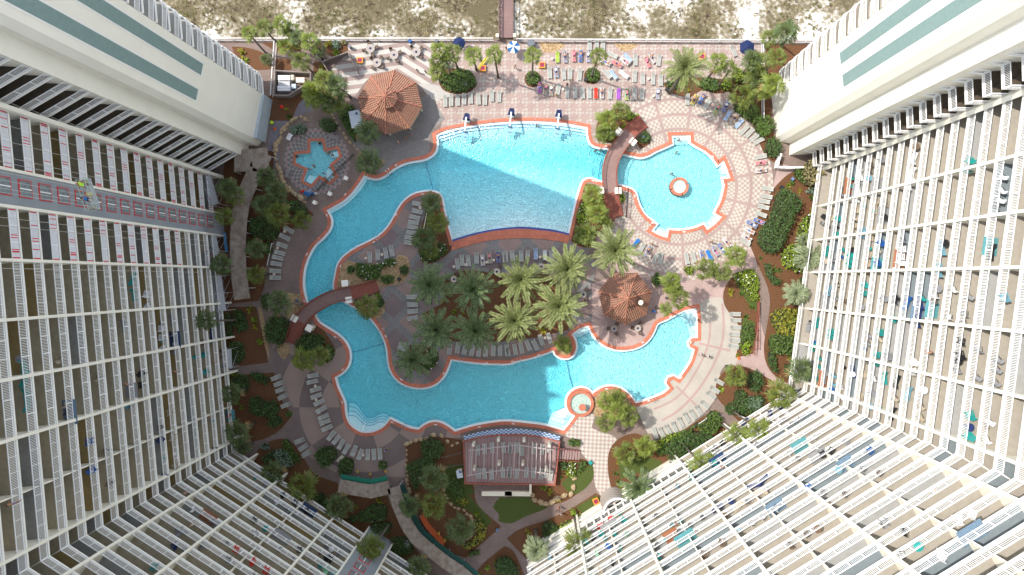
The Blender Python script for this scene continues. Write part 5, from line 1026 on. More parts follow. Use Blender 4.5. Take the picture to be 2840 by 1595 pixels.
def pylon(p, a, where):
    c = Wp(p, 2.1); t = empty("pylon", (c.x, c.y, 0), a, f"cream square lantern pylon {where}", "pylon", "pylons at the bridges")
    q = MB(); q.box((0, 0, .95), (.75, .75, 1.9)); q.build("pillar", creamp, t); q = MB(); q.box((0, 0, 2.0), (1.05, 1.05, .2)); q.build("cap", M("cream_cap", (.8, .77, .68), rough=.6), t)
for r_, x, y, a, wh in (('6', 915, 1380, .1, "at the upper end of the left bridge"), ('A', 955, 115, .1, "beside the yellowish palm at the left bridge"), ('A', 415, 300, -.5, "outside the left bridge stairs"), ('A', 560, 395, -.5, "beside the dark bush at the bridge stairs"),
                        ('3', 1135, 1305, -.7, "at the upper left of the right bridge"), ('3', 1272, 1405, -.7, "at the upper right of the right bridge"), ('7', 1125, 460, 0, "at the lower right of the right bridge"), ('7', 955, 460, 0, "at the lower left of the right bridge")): pylon(P1(r_, x, y), a, wh)
# round fountain in the round pool, and the one beside the lower pool
root = empty("fountain", (rcx, rcy, 0), 0, "round terracotta fountain ring standing in the round pool", "fountain")
for k in range(4):
    a0 = R(20) + k * math.pi / 2; A = [(1.53 * math.cos(a), 1.53 * math.sin(a)) for a in np.linspace(a0 + .06, a0 + math.pi / 2 - .06, 9)]; B = [(x * .72, y * .72) for x, y in A]; q = MB(); q.prism(A + B[::-1], -.85, .45, 0); q.build("ring_block", terra2, root)
q = MB(); q.prism(circ((0, 0), 1.13, 28), -.85, .15, 0); q.build("basin", white, root); q = MB(); q.prism(circ((0, 0), 1.1, 28), .151, .25, 0); q.build("foaming_water", M("foamy_water", (.30, .45, .43), (.5, .6, .58), 6, .2, .8, 7), root)
fc = G2(P1('B', 752, 1140)); root = empty("fountain", (*fc, 0), 0, "round terracotta fountain basin with a small pedestal beside the lower pool", "fountain")
a_ = circ((0, 0), 2.18, 36); b_ = circ((0, 0), 1.72, 36); q = MB(); q.strip(a_, b_, .5, .5); q.strip(a_, a_, -.9, .5); q.strip(b_, b_, .5, -.1); q.build("basin_rim", terra2, root)
q = MB(); q.prism(circ((0, 0), 1.75, 30), -1.0, .18, 0); q.build("basin_water", M("fountain_water", (.24, .36, .32), (.5, .58, .52), 5, .12, .9, 5), root)
pc = G2(P1('B', 765, 1165)); q = MB(); q.cyl((pc[0] - fc[0], pc[1] - fc[1], .15), .33, 1.1, 16, r2=.28); q.cyl((pc[0] - fc[0], pc[1] - fc[1], 1.25), .5, .2, 18, r2=.58); q.build("pedestal", terra2, root, smooth=False)
# pergola sun deck
dk = [Wp(p, .9) for p in smooth_poly(P('E', (2105, 105), (2300, 60), (2576, 42)) + P('G', (200, 45), (400, 75), (535, 110), (490, 525)) + P('E', (2576, 518), (2118, 512)), 12, 30)]; dk = [(p.x, p.y) for p in dk]
cx_ = sum(p[0] for p in dk) / len(dk); cy_ = sum(p[1] for p in dk) / len(dk); dl = [(x - cx_, y - cy_) for x, y in dk]
root = empty("sun_deck", (cx_, cy_, 0), 0, "raised plank sun deck with red edge walls below the pool", "deck"); q = MB(); q.prism(dl, 0, .9, 0); 
n_ = N("deck_planks"); xx = n_.math("FRACT", n_.math("DIVIDE", n_.xyz(n_.P)[0], .55)); plankm = n_.out(n_.weather(n_.mix(n_.math("LESS_THAN", xx, .1), (.30, .20, .19), (.17, .11, .11)), .3)); q.build("deck_boards", plankm, root)
q = MB(); o_ = offset(dl, .22); q.strip(o_, dl, 1.25, 1.25); q.strip(o_, o_, 0, 1.25); q.strip(dl, dl, 1.25, .9); q.build("edge_wall", M("red_edge_wall", (.32, .10, .065), (.27, .085, .06), 2, .7), root)
arc = [Wp(p, 1.0) for p in smooth_poly(P('E', (2105, 92), (2300, 42), (2576, 18)) + P('G', (200, 24), (400, 55), (540, 95)), 6, closed=False)]
q = MB(); 
for i, (a, b_) in enumerate(zip(arc, arc[1:])):
    d = (b_ - a).normalized(); nn = Vector((-d.y, d.x, 0))
    for j in range(4): 
        u = a + nn * (.22 * j - .2); v = b_ + nn * (.22 * j - .2); q.add([tuple(u), tuple(v), tuple(v + nn * .22), tuple(u + nn * .22)], [(0, 1, 2, 3)], (i + j) % 2)
for v_ in q.v: pass
q.v = [(x - cx_, y - cy_, z) for x, y, z in q.v]; q.build("mosaic_band", [M("blue_mosaic", (.05, .12, .27), rough=.3), M("white_mosaic", (.42, .48, .54), rough=.3)], root)
root = empty("pergola", (cx_, cy_, 0), 0, "white beamed open pergola over the raised sun deck", "pergola"); bm_m = M("faded_white_beam", (.44, .38, .36), (.36, .30, .29), 2, .7)
bx = P('E', (2165, 165), (2182, 165), (2222, 165), (2305, 125), (2392, 120), (2435, 110), (2490, 120), (2560, 120)) + P('G', (58, 110), (98, 110), (150, 110), (235, 110), (276, 110), (318, 120), (360, 125), (408, 135), (455, 150))
for p in bx:
    a = Wp((p[0], p[1]), 3.6); b_ = Wp((p[0] - 3, 1316 + (p[1] - 1230) * .15), 3.6); q = MB(); q.bar((a.x - cx_, a.y - cy_, 3.6), (b_.x - cx_, b_.y - cy_, 3.6), .11, .2); q.build("rafter", bm_m, root)
for ys in (((2140, 200), (2400, 165), (2576, 148), ('G', 130, 140), ('G', 480, 190)), ((2130, 445), (2400, 400), (2576, 383), ('G', 130, 385), ('G', 470, 430))):
    pl_ = [P1('G', *t[1:]) if t[0] == 'G' else P1('E', *t) for t in ys]; w_ = [Wp(p, 3.4) for p in pl_]; q = MB()
    for a, b_ in zip(w_, w_[1:]): q.bar((a.x - cx_, a.y - cy_, 3.4), (b_.x - cx_, b_.y - cy_, 3.4), .14, .2)
    q.build("crossbeam", bm_m, root)
for p in P('E', (2190, 145), (2440, 95), (2200, 385), (2445, 335)) + P('G', (190, 100), (440, 150), (178, 335), (410, 390)):
    a = Wp(p, 3.2); q = MB(); q.box((a.x - cx_, a.y - cy_, 2.0), (.42, .42, 2.4)); q.build("pillar", creamp, root)
# stairs to the deck
w0, w1 = Wp(P1('G', 530, 165), .6), Wp(P1('G', 740, 190), .2); w2, w3 = Wp(P1('G', 515, 275), .6), Wp(P1('G', 730, 290), .2)
root = empty("ramp", (w0.x, w0.y, 0), 0, "red railed wooden ramp from the sun deck to the checkered walkway", "ramp"); q = MB()
for k in range(9): 
    t = k / 8; a = w0.lerp(w1, t); b_ = w2.lerp(w3, t); q.bar((a.x - w0.x, a.y - w0.y, .82 - .75 * t), (b_.x - w0.x, b_.y - w0.y, .82 - .75 * t), .34, .12)
q.build("tread", plankm, root)
for a, b_ in ((w0, w1), (w2, w3)):
    q = MB(); q.bar((a.x - w0.x, a.y - w0.y, 1.9), (b_.x - w0.x, b_.y - w0.y, 1.1), .08, .08)
    for k in range(7): t = k / 6; c = a.lerp(b_, t); q.box((c.x - w0.x, c.y - w0.y, .9 - .5 * t + .1), (.07, .07, 1.8 - .5 * t))
    q.build("handrail", wood_r, root)
# fences
def fence(a, b_, label, h=1.25, m_=wht, pitch=.24, name="fence", post=2.4, cat="fence", seen_at=0):
    A, B = Wp(a, seen_at), Wp(b_, seen_at); A.z = B.z = 0; d = B - A; L = d.length; root = empty(name, A, math.atan2(d.y, d.x), label, cat); q = MB(); q.bar((0, 0, h), (L, 0, h), .09, .07); q.bar((0, 0, .15), (L, 0, .15), .06, .05)
    k = int(L / pitch)
    for i in range(k): q.box((i * pitch, 0, h / 2 + .05), (.035, .035, h - .1))
    q.build("panel", m_, root)
    for i in range(min(99, int(L / post) + 1)): q = MB(); q.box((i * post, 0, h / 2 + .03), (.1, .1, h + .06)); q.build("post", m_, root)
    return root
fence((560, 106), (1368, 106), "long white picket fence left of the boardwalk gate", seen_at=1.2); fence((1432, 108), (2300, 112), "long white picket fence right of the boardwalk gate", seen_at=1.2)
fence(P1('L', 728, 180), P1('L', 690, 745), "white fence running down past the equipment yard", seen_at=1.2); fence(P1('S', 2117, 112), P1('S', 2119, 330), "white fence along the upper right palms", seen_at=1.2)
for a, b_, lb in ((P1('B', 2505, 140), P1('B', 2470, 660), "brown rope fence along the right garden path"), (P1('C', 5, 130), P1('C', 0, 580), "second brown rope fence beside the lime hedge")): fence(a, b_, lb, .8, wood_r, 3, post=1.55)
fence(P1('6', 1010, 110), P1('6', 540, 575), "dark railing along the lower right side of the spa", 1.1, iron, .2); fence(P1('7', 1215, 575), P1('7', 1200, 730), "black railing beside the right bridge exit", 1.1, iron, .3); fence(P1('7', 1220, 440), P1('7', 1215, 570), "black railing by the bridge pylon", 1.1, iron, .3)
fence(P1('E', 1890, 255), P1('E', 2100, 205), "rope rail on the upper side of the sun deck ramp", .9, wood_d, 1, post=1.0); fence(P1('E', 1880, 360), P1('E', 2100, 320), "rope rail on the lower side of the sun deck ramp", .9, wood_d, 1, post=1.0)
# boardwalk to the beach
A = G2((1385, -340)); B = G2((1424, 108)); root = empty("boardwalk", ((A[0] + B[0]) / 2, (A[1] + B[1]) / 2, 0), 0, "brown plank boardwalk leading to the beach", "boardwalk"); w_ = B[0] - A[0]; l_ = A[1] - B[1]
n_ = N("boardwalk_planks"); yy = n_.math("FRACT", n_.math("DIVIDE", n_.xyz(n_.P)[1], .22)); bwm = n_.out(n_.weather(n_.mix(n_.math("LESS_THAN", yy, .12), (.21, .135, .125), (.09, .06, .055)), .4)); q = MB(); q.box((0, 0, .5), (w_, l_, .12)); q.build("deck", bwm, root)
for sx in (-1, 1):
    q = MB(); q.box((sx * w_ / 2, 0, 1.55), (.16, l_, .08)); q.box((sx * w_ / 2, 0, .75), (.08, l_, .08)); q.build("railing", wood_d, root)
    for k in range(16): 
        y = -l_ / 2 + .1 + k * l_ / 16; q = MB(); q.box((sx * w_ / 2, y, .8), (.14, .14, 1.6)); 
        if sx < 0: q.bar((sx * w_ / 2, y, .6), (sx * w_ / 2, y + l_ / 16, 1.5), .05, .06); q.bar((sx * w_ / 2, y, 1.5), (sx * w_ / 2, y + l_ / 16, .6), .05, .06)
        q.build("post", wood_d, root)
    q = MB(); q.box((sx * (w_ / 2 + .25), -l_ / 2, .9), (.5, .5, 1.8)); q.build("gate_pillar", creamp, root)
# umbrellas
def umbrella(p, r_, cols, n, label, h=2.4, ph=0):
    c = Wp(p, h); root = empty("umbrella", (c.x, c.y, 0), ph, label, "umbrella"); q = MB(); V = [(0, 0, h + .35)] + [(r_ * math.cos(2 * math.pi * k / n), r_ * math.sin(2 * math.pi * k / n), h - .15) for k in range(n)]
    q.add(V, [(0, 1 + k, 1 + (k + 1) % n) for k in range(n)], [k % len(cols) for k in range(n)]); q.add([(x, y, z - .14) for x, y, z in V[1:]] + V[1:], [(k, (k + 1) % n, n + (k + 1) % n, n + k) for k in range(n)], [k % len(cols) for k in range(n)]); q.build("canopy", cols, root)
    q = MB(); q.cyl((0, 0, 0), .03, h + .3, 8); q.build("pole", wht, root); q = MB(); q.cyl((0, 0, 0), .28, .1, 14); q.build("base", black, root)
umbrella(P1('2', 2050, 425), 1.05, [navy], 8, "dark blue open umbrella above the terrace shrub bed"); umbrella(P1('3', 2408, 468), 1.3, [navy], 6, "larger dark blue umbrella near the upper right corner", ph=.5)
umbrella(P1('3', 87, 465), 1.05, [M("blue_canvas", (.015, .10, .26)), wht], 8, "blue and white segmented umbrella in front of the boardwalk gate", ph=.2)
# tables, chairs
def arc_chair(name, m_f, m_s, w_=.5):
    t = empty(name); q = MB(); q.box((0, 0, .43), (w_, .46, .04)); q.build("seat", m_s, t); q = MB(); q.box((-.25, 0, .68), (.05, .46, .5), ry=-.2); q.build("backrest", m_s, t)
    for sx in (-.2, .2):
        for sy in (-.22, .22): q = MB(); q.box((sx, sy, .21), (.04, .04, .42)); q.build("leg", m_f, t)
    for sy in (-.25, .25): q = MB(); q.box((0, sy, .63), (.5, .05, .04)); q.box((.22, sy, .52), (.04, .04, .22)); q.build("armrest", m_f, t)
    return t
ch_d = arc_chair("patio_chair", iron, M("brown_sling", (.16, .11, .08), (.13, .09, .07), 3)); used_cd = [0]
def place(src, used, loc, rz, label, cat, group, sc_=1.0):
    o = src if not used[0] else copy_tree(src); used[0] = 1; o.location = loc; o.rotation_euler = (0, 0, rz); o.scale = (sc_,) * 3; return tag(o, label, cat, group)
def rtable(p, r_, where, m_top, nch, chp, z=0, hole=None, off=0.0):
    c = Wp(p, .72 + z); t = empty("patio_table", (c.x, c.y, z), 0, f"round table {where}", "table", "round patio tables"); q = MB(); q.cyl((0, 0, .70), r_, .04, 22); q.build("table_top", m_top, t); q = MB(); q.cyl((0, 0, 0), .25, .04, 12); q.cyl((0, 0, 0), .04, .7, 8); q.build("stand", iron, t)
    if hole: o = MB().cyl((0, 0, .745), .2, .05, 6).build("napkin_stack", hole); o.location = (c.x, c.y, z); tag(o, f"dark folded cloth on the round table {where}", "cloth", "cloths on the tables")
    for k in range(nch):
        a = 2 * math.pi * k / nch + off; place(ch_d, used_cd, (c.x + (r_ + .35) * math.cos(a), c.y + (r_ + .35) * math.sin(a), z), a + math.pi, f"brown chair {('right', 'upper', 'left', 'lower', 'outer')[k]} of the table {where}", "chair", chp)
tt = M("taupe_table", (.36, .31, .28), (.3, .26, .23), 5)
for x, y, w_, o_ in ((1170, 480, "at the patio's upper left", .3), (1235, 620, "just above the tiled gazebo", .9), (1405, 545, "in the patio middle", .5), (1625, 515, "at the patio's right", .7)): rtable(P1('2', x, y), .72, w_, tt, 4, "chairs round the patio tables", hole=navy, off=o_)
tb = M("beige_table", (.50, .42, .36), (.45, .38, .32), 5)
for r_, x, y, w_ in (('6', 2425, 1265, "between two shaded date palms"), ('6', 2000, 1340, "left of the shaded date palm"), ('7', 362, 1215, "below the striped towel"), ('B', 1085, 400, "below the small gazebo's left"), ('B', 1320, 395, "below the small gazebo's right"), ('B', 780, 60, "left of the small gazebo")): rtable(P1(r_, x, y), .55, w_, tb if r_ != 'B' else tt, 3, "chairs round the island tables", hole=navy, off=1.0)
# side tables
st = empty("side_table"); q = MB(); q.cyl((0, 0, .42), .24, .04, 16); q.build("table_top", M("tan_side_table", (.55, .46, .38), rough=.6), st); q = MB(); q.cyl((0, 0, 0), .06, .42, 8); q.build("stand", fr_m, st); us = [0]
SD = P('6', (320, 865), (250, 1030), (215, 1290), (1125, 1130), (1285, 1095), (1665, 630), (2000, 1215), (2120, 1195), (2325, 1170), (2395, 1150)) + P('7', (118, 1115), (350, 1120), (1440, 1110)) + P('A', (625, 968), (632, 1105)) + P('B', (397, 490)) + P('E', (1100, 240)) + P('3', (1475, 950), (1425, 780), (578, 885), (470, 580))
for i, p in enumerate(sorted(SD)): c = Wp(p, .4); place(st, us, (c.x, c.y, 0), 0, f"small round tan side table by loungers, {ordw(i)} counted from the left edge", "side table", "side tables among the loungers")
# loungers
lg = empty("sun_lounger"); q = MB(); q.box((-.28, 0, .33), (1.3, .58, .04)); q.build("seat", sling, lg); q = MB(); q.box((.62, 0, .42), (.66, .58, .04), ry=-.38); q.build("backrest", sling, lg); q = MB()
for sy in (-.31, .31): q.box((-.28, sy, .33), (1.34, .05, .06)); q.box((.62, sy, .42), (.68, .05, .05), ry=-.38)
q.build("frame", fr_m, lg)
for sx in (-.75, .45):
    for sy in (-.29, .29): q = MB(); q.box((sx, sy, .16), (.05, .05, .32)); q.build("leg", fr_m, lg)
ul = [0]; tw_m = {'w': M("white_towel", (.6, .6, .62), (.54, .54, .57), 6, .95), 'r': M("red_towel", (.55, .04, .02), (.48, .035, .02), 6, .95), 'p': M("purple_towel", (.24, .05, .34), (.3, .1, .4), 6, .95), 'k': M("pink_towel", (.72, .22, .25), (.62, .15, .2), 5, .95), 'g': M("green_towel", (.03, .35, .22), (.4, .45, .05), 3, .95), 'l': M("lime_towel", (.3, .38, .06), (.26, .34, .05), 6, .95), 'y': M("yellow_towel", (.7, .48, .06), (.2, .35, .1), 3, .95)}
n_ = N("blue_striped_towel"); v = n_.math("FRACT", n_.math("MULTIPLY", n_.xyz(n_.P)[1], 5.5)); tw_m['s'] = n_.out(n_.mix(n_.math("GREATER_THAN", v, .5), (.02, .11, .34), (.5, .56, .6)))
tw_m['b'] = M("blue_towel", (.02, .12, .38), (.03, .18, .45), 4, .95); tw_n = {'w': "white", 'r': "bright red", 'p': "purple", 'k': "pink", 'g': "green", 'l': "lime green", 'y': "yellow patterned", 's': "blue striped", 'b': "blue"}
twl_me = {}
def towel_me(k):
    if k not in twl_me:
        q = MB(); V = []; nx, ny = 10, 4
        for i in range(nx + 1):
            x = -.9 + 1.72 * i / nx; z = .365 + max(0, x - .32) * .42 + .012 * math.sin(i * 2.1)
            for j in range(ny + 1): V.append((x, (-.3 + .6 * j / ny) * (1 + .04 * math.sin(i)), z + .01 * math.sin(j * 3 + i)))
        for h in (0, .02): q.add([(a, b_, c + h) for a, b_, c in V], [(i * (ny + 1) + j, (i + 1) * (ny + 1) + j, (i + 1) * (ny + 1) + j + 1, i * (ny + 1) + j + 1) for i in range(nx) for j in range(ny)])
        twl_me[k] = q.data("towel", tw_m[k])
    return twl_me[k]
PEOPLE = []
def rowl(place_, group, lst, z=0.0):
    """lst: (x, y, head direction in degrees, towel, person)"""
    n = len(lst); vert = max(t[1] for t in lst) - min(t[1] for t in lst) > max(t[0] for t in lst) - min(t[0] for t in lst); lst = sorted(lst, key=lambda t: t[1] if vert else t[0])
    e0, e1 = ("topmost", "lowest") if vert else ("leftmost", "rightmost"); fr_ = "from top" if vert else "from left"
    for i, t in enumerate(lst):
        c = Wp((t[0] + rnd.uniform(-1, 1), t[1] + rnd.uniform(-1.6, 1.6)), .35 + z); rz = -R(t[2] + rnd.gauss(0, 2.5)); pos = e0 if i == 0 else e1 if i == n - 1 else ordw(i) + " " + fr_; k = t[3] if len(t) > 3 else None; pe = t[4] if len(t) > 4 else None
        st_ = ("empty" if not k and not pe else (tw_n[k].replace("blue and white ", "").replace(" patterned", "") + " towel covered") if k else "occupied"); place(lg, ul, (c.x, c.y, z), rz, f"{st_} grey lounger, {pos} {place_}", "sun lounger", group)
        if k: o = link(bpy.data.objects.new("towel", towel_me(k))); o.location = (c.x, c.y, z); o.rotation_euler = (0, 0, rz); tag(o, f"{tw_n[k]} towel on the lounger {pos} {place_}", "towel", "towels on loungers")
        if pe: PEOPLE.append((c, rz, pe, f"on the lounger {pos} {place_}", z))
def T(r_, lst): return [(*P1(r_, t[0], t[1]), *t[2:]) for t in lst]
U = -90
rowl("of the row above the gazebo pool corner", "terrace loungers above the pool", T('2', [(1915, 1000, U), (1975, 995, U), (2035, 990, U), (2105, 980, U), (2165, 975, U), (2240, 980, U), (2310, 980, U), (2375, 955, U), (2450, 955, U)]))
rowl("of the beach side terrace row", "terrace loungers, first row", T('3', [(520, 570, U, 'l'), (602, 565, U, 's', 'a'), (685, 560, U, 'k', 'b'), (755, 560, U, 'b', 'c'), (828, 560, U, 's', 'd'), (1300, 590, U), (1415, 620, -110, 'k', 'b'), (1465, 580, -120, 'w', 'a'), (1530, 595, -83)]))
rowl("of the angled terrace loungers", "angled terrace loungers", T('3', [(1065, 545, 28), (1000, 615, 30, 'w', 'c'), (1110, 640, 32, 'k', 'a'), (1225, 570, 50, 's'), (1190, 610, 40, 'w', 'b'), (1015, 735, 52), (1075, 745, 50, 's'), (1180, 735, 38, 'w')]))
rowl("of the middle terrace row", "terrace loungers, middle row", T('3', [(445, 720, U), (510, 710, U, 's', 'd'), (582, 730, U), (648, 735, U), (745, 740, U), (1290, 765, U), (1372, 775, U), (1475, 790, U), (1545, 795, U)]))
rowl("of the terrace row nearest the pool", "terrace loungers, pool row", T('3', [(350, 870, -80, 'p', 'c'), (405, 880, -80, None, 'b'), (465, 890, -80, None, 'd'), (528, 880, -80), (622, 920, U), (695, 915, U), (770, 925, U), (842, 925, U), (905, 925, U, 'r'), (968, 925, U, 'w', 'a'), (1045, 930, U), (1125, 930, U, 'p'), (1215, 940, -85, 'g', 'b'), (1288, 930, U), (1362, 935, U), (1518, 935, -87, 's', 'd')]))
rowl("of the three seats against the beach fence", "seats against the beach fence", T('3', [(845, 445, U), (910, 445, U), (975, 445, U)]))
rowl("of the arc above the round pool", "loungers in an arc above the round pool", T('3', [(1815, 985, -85), (1880, 985, -68, 'y', 'a'), (1958, 985, -62, 'b', 'c'), (2008, 1035, -55), (2110, 1080, -60, 'g', 'b'), (2190, 1060, -60, 'b', 'd'), (2210, 1150, -60, 's'), (2275, 1180, -55, None, 'a'), (2325, 1230, -50, 's'), (2375, 1285, -45), (2430, 1320, -42), (2480, 1360, -35)]))
rowl("of the row right of the round pool", "loungers right of the round pool", T('8', [(100, 430, 10), (90, 500, 10), (70, 555, 10), (60, 610, 12), (40, 680, 18)]) + T('3', [(2520, 1400, -30)]) + T('7', [(2540, 120, -15), (2545, 185, -8, 'k', 'b'), (2545, 262, -5, 'w', 'a')]))
rowl("of the busy row beside the dark hedge", "loungers lower right of the round pool", T('7', [(2525, 760, 25, 'b', 'b'), (2455, 795, 27, 'b', 'd'), (2425, 860, 30, 'w', 'c'), (2400, 925, 32, 'w', 'a'), (2385, 975, 30)]))
rowl("of the arc below the round pool", "loungers below the round pool", T('7', [(1300, 980, -50, 'b'), (1355, 1035, -60), (1425, 1060, -65, 's', 'a'), (1490, 1130, -62), (1545, 1130, -82), (1805, 1130, 80), (1872, 1120, 75), (1955, 1110, 80, 's', 'c'), (2030, 1100, 62, 'b'), (2085, 1060, 58, 's', 'b'), (2150, 1035, 55, 'b', 'd'), (2200, 975, 55, 'w', 'a')]))
rowl("of the six white loungers right of the cream deck", "loungers right of the cream deck", T('B', [(2285, 250, 180), (2290, 315, 180), (2292, 380, 180), (2282, 450, 180), (2280, 515, 182), (2270, 570, 190)]))
rowl("of the arc below the cream deck", "loungers below the cream deck", T('B', [(2125, 925, 212), (2085, 1000, 212), (2045, 1065, 214), (1980, 1155, 220), (1925, 1210, 236), (1865, 1250, 238), (1805, 1285, 238), (1745, 1335, 242), (1685, 1370, 242), (1620, 1400, 244), (1555, 1425, 248)]) + T('G', [(1490, 20, 70)]))
rowl("of the left deck column", "loungers on the left deck", T('6', [(365, 845, 213), (320, 920, 205), (295, 1005, 200), (270, 1080, 194), (250, 1130, 194), (240, 1190, 188), (232, 1255, 185), (230, 1325, 180)]))
rowl("of the column left of the island palms", "loungers beside the island palms", T('6', [(1640, 590, 14), (1635, 662, 14), (1615, 722, 10), (1602, 772, 8), (1590, 830, 6), (1580, 880, 5), (1568, 930, 5), (1562, 982, 5)]))
rowl("of the four above the clipped gravel hedge", "loungers above the gravel hedge", T('6', [(1162, 1117, -93), (1243, 1092, -95), (1322, 1075, -100), (1383, 1055, -96)]))
rowl("of the shaded row below the weir", "loungers below the weir", T('6', [(2035, 1185, -93), (2080, 1155, -97), (2145, 1160, -97), (2225, 1135, U), (2285, 1150, U, 'w', 'd'), (2358, 1125, -95, None, 'b'), (2440, 1120, -92, 'b', 'a'), (2505, 1120, U)]) + T('7', [(5, 1120, U), (80, 1105, U), (162, 1105, U), (226, 1105, U), (305, 1095, U, 's'), (400, 1098, U, 'w'), (465, 1105, U)]))
rowl("of the four left of the shaded date palms", "loungers left of the date palms", T('A', [(1585, 85, 0), (1592, 160, 0), (1590, 228, -6), (1590, 298, -5)]))
rowl("of the three by the lower left date palm", "loungers by the lower left date palm", T('A', [(1505, 555, 5), (1495, 600, 10), (1480, 655, 10)]))
rowl("of the long row above the lower pool", "loungers above the lower pool", T('A', [(1960, 600, -85), (2040, 590, -80), (2112, 605, -80), (2180, 610, -76), (2245, 620, -80), (2312, 620, -86), (2390, 620, -86), (2457, 620, -88), (2530, 615, -95)]) + T('B', [(25, 615, -95), (100, 600, -98), (165, 590, -100), (232, 565, -108), (305, 560, -112), (365, 515, -108), (440, 495, -105)]))
rowl("of the five tilted ones on the lower left", "five tilted loungers", T('A', [(240, 885, -18), (260, 945, -16), (280, 1010, -18), (305, 1080, -24), (337, 1155, -26)]))
rowl("of the curving row round the lower left deck", "curving row of loungers", T('A', [(605, 860, 165), (598, 930, 168), (627, 1005, 165), (638, 1065, 162), (662, 1135, 158), (683, 1200, 155), (707, 1270, 155), (720, 1330, 155), (738, 1390, 155)]) + T('E', [(785, 45, 125), (835, 90, 125), (883, 130, 122), (935, 175, 117), (1010, 195, 112), (1068, 230, 112), (1148, 230, 92), (1205, 230, 87), (1268, 225, 87)]))
rowl("of the three by the lower left path", "three loungers by the path", T('E', [(465, 95, -26), (505, 165, -30), (540, 225, -32)]))
rowl("of the pergola's upper row", "pergola loungers, upper row", T('E', [(2238, 185, U), (2308, 180, U), (2380, 165, -97), (2495, 160, U), (2555, 165, -85)]) + T('G', [(55, 165, -84), (122, 160, U), (172, 190, U), (287, 175, U), (368, 180, -82), (440, 165, -82)]), .9)
rowl("of the pergola's lower row", "pergola loungers, lower row", T('E', [(2245, 420, U), (2305, 420, -96), (2372, 425, -92), (2482, 410, U), (2550, 410, -86)]) + T('G', [(48, 410, -86), (122, 420, -86), (218, 415, -88), (290, 415, -86), (357, 430, -85), (410, 420, -82), (460, 435, -82)]), .9)
rowl("beside the larger dark blue umbrella", "single lounger", T('3', [(2270, 510, -110)]))
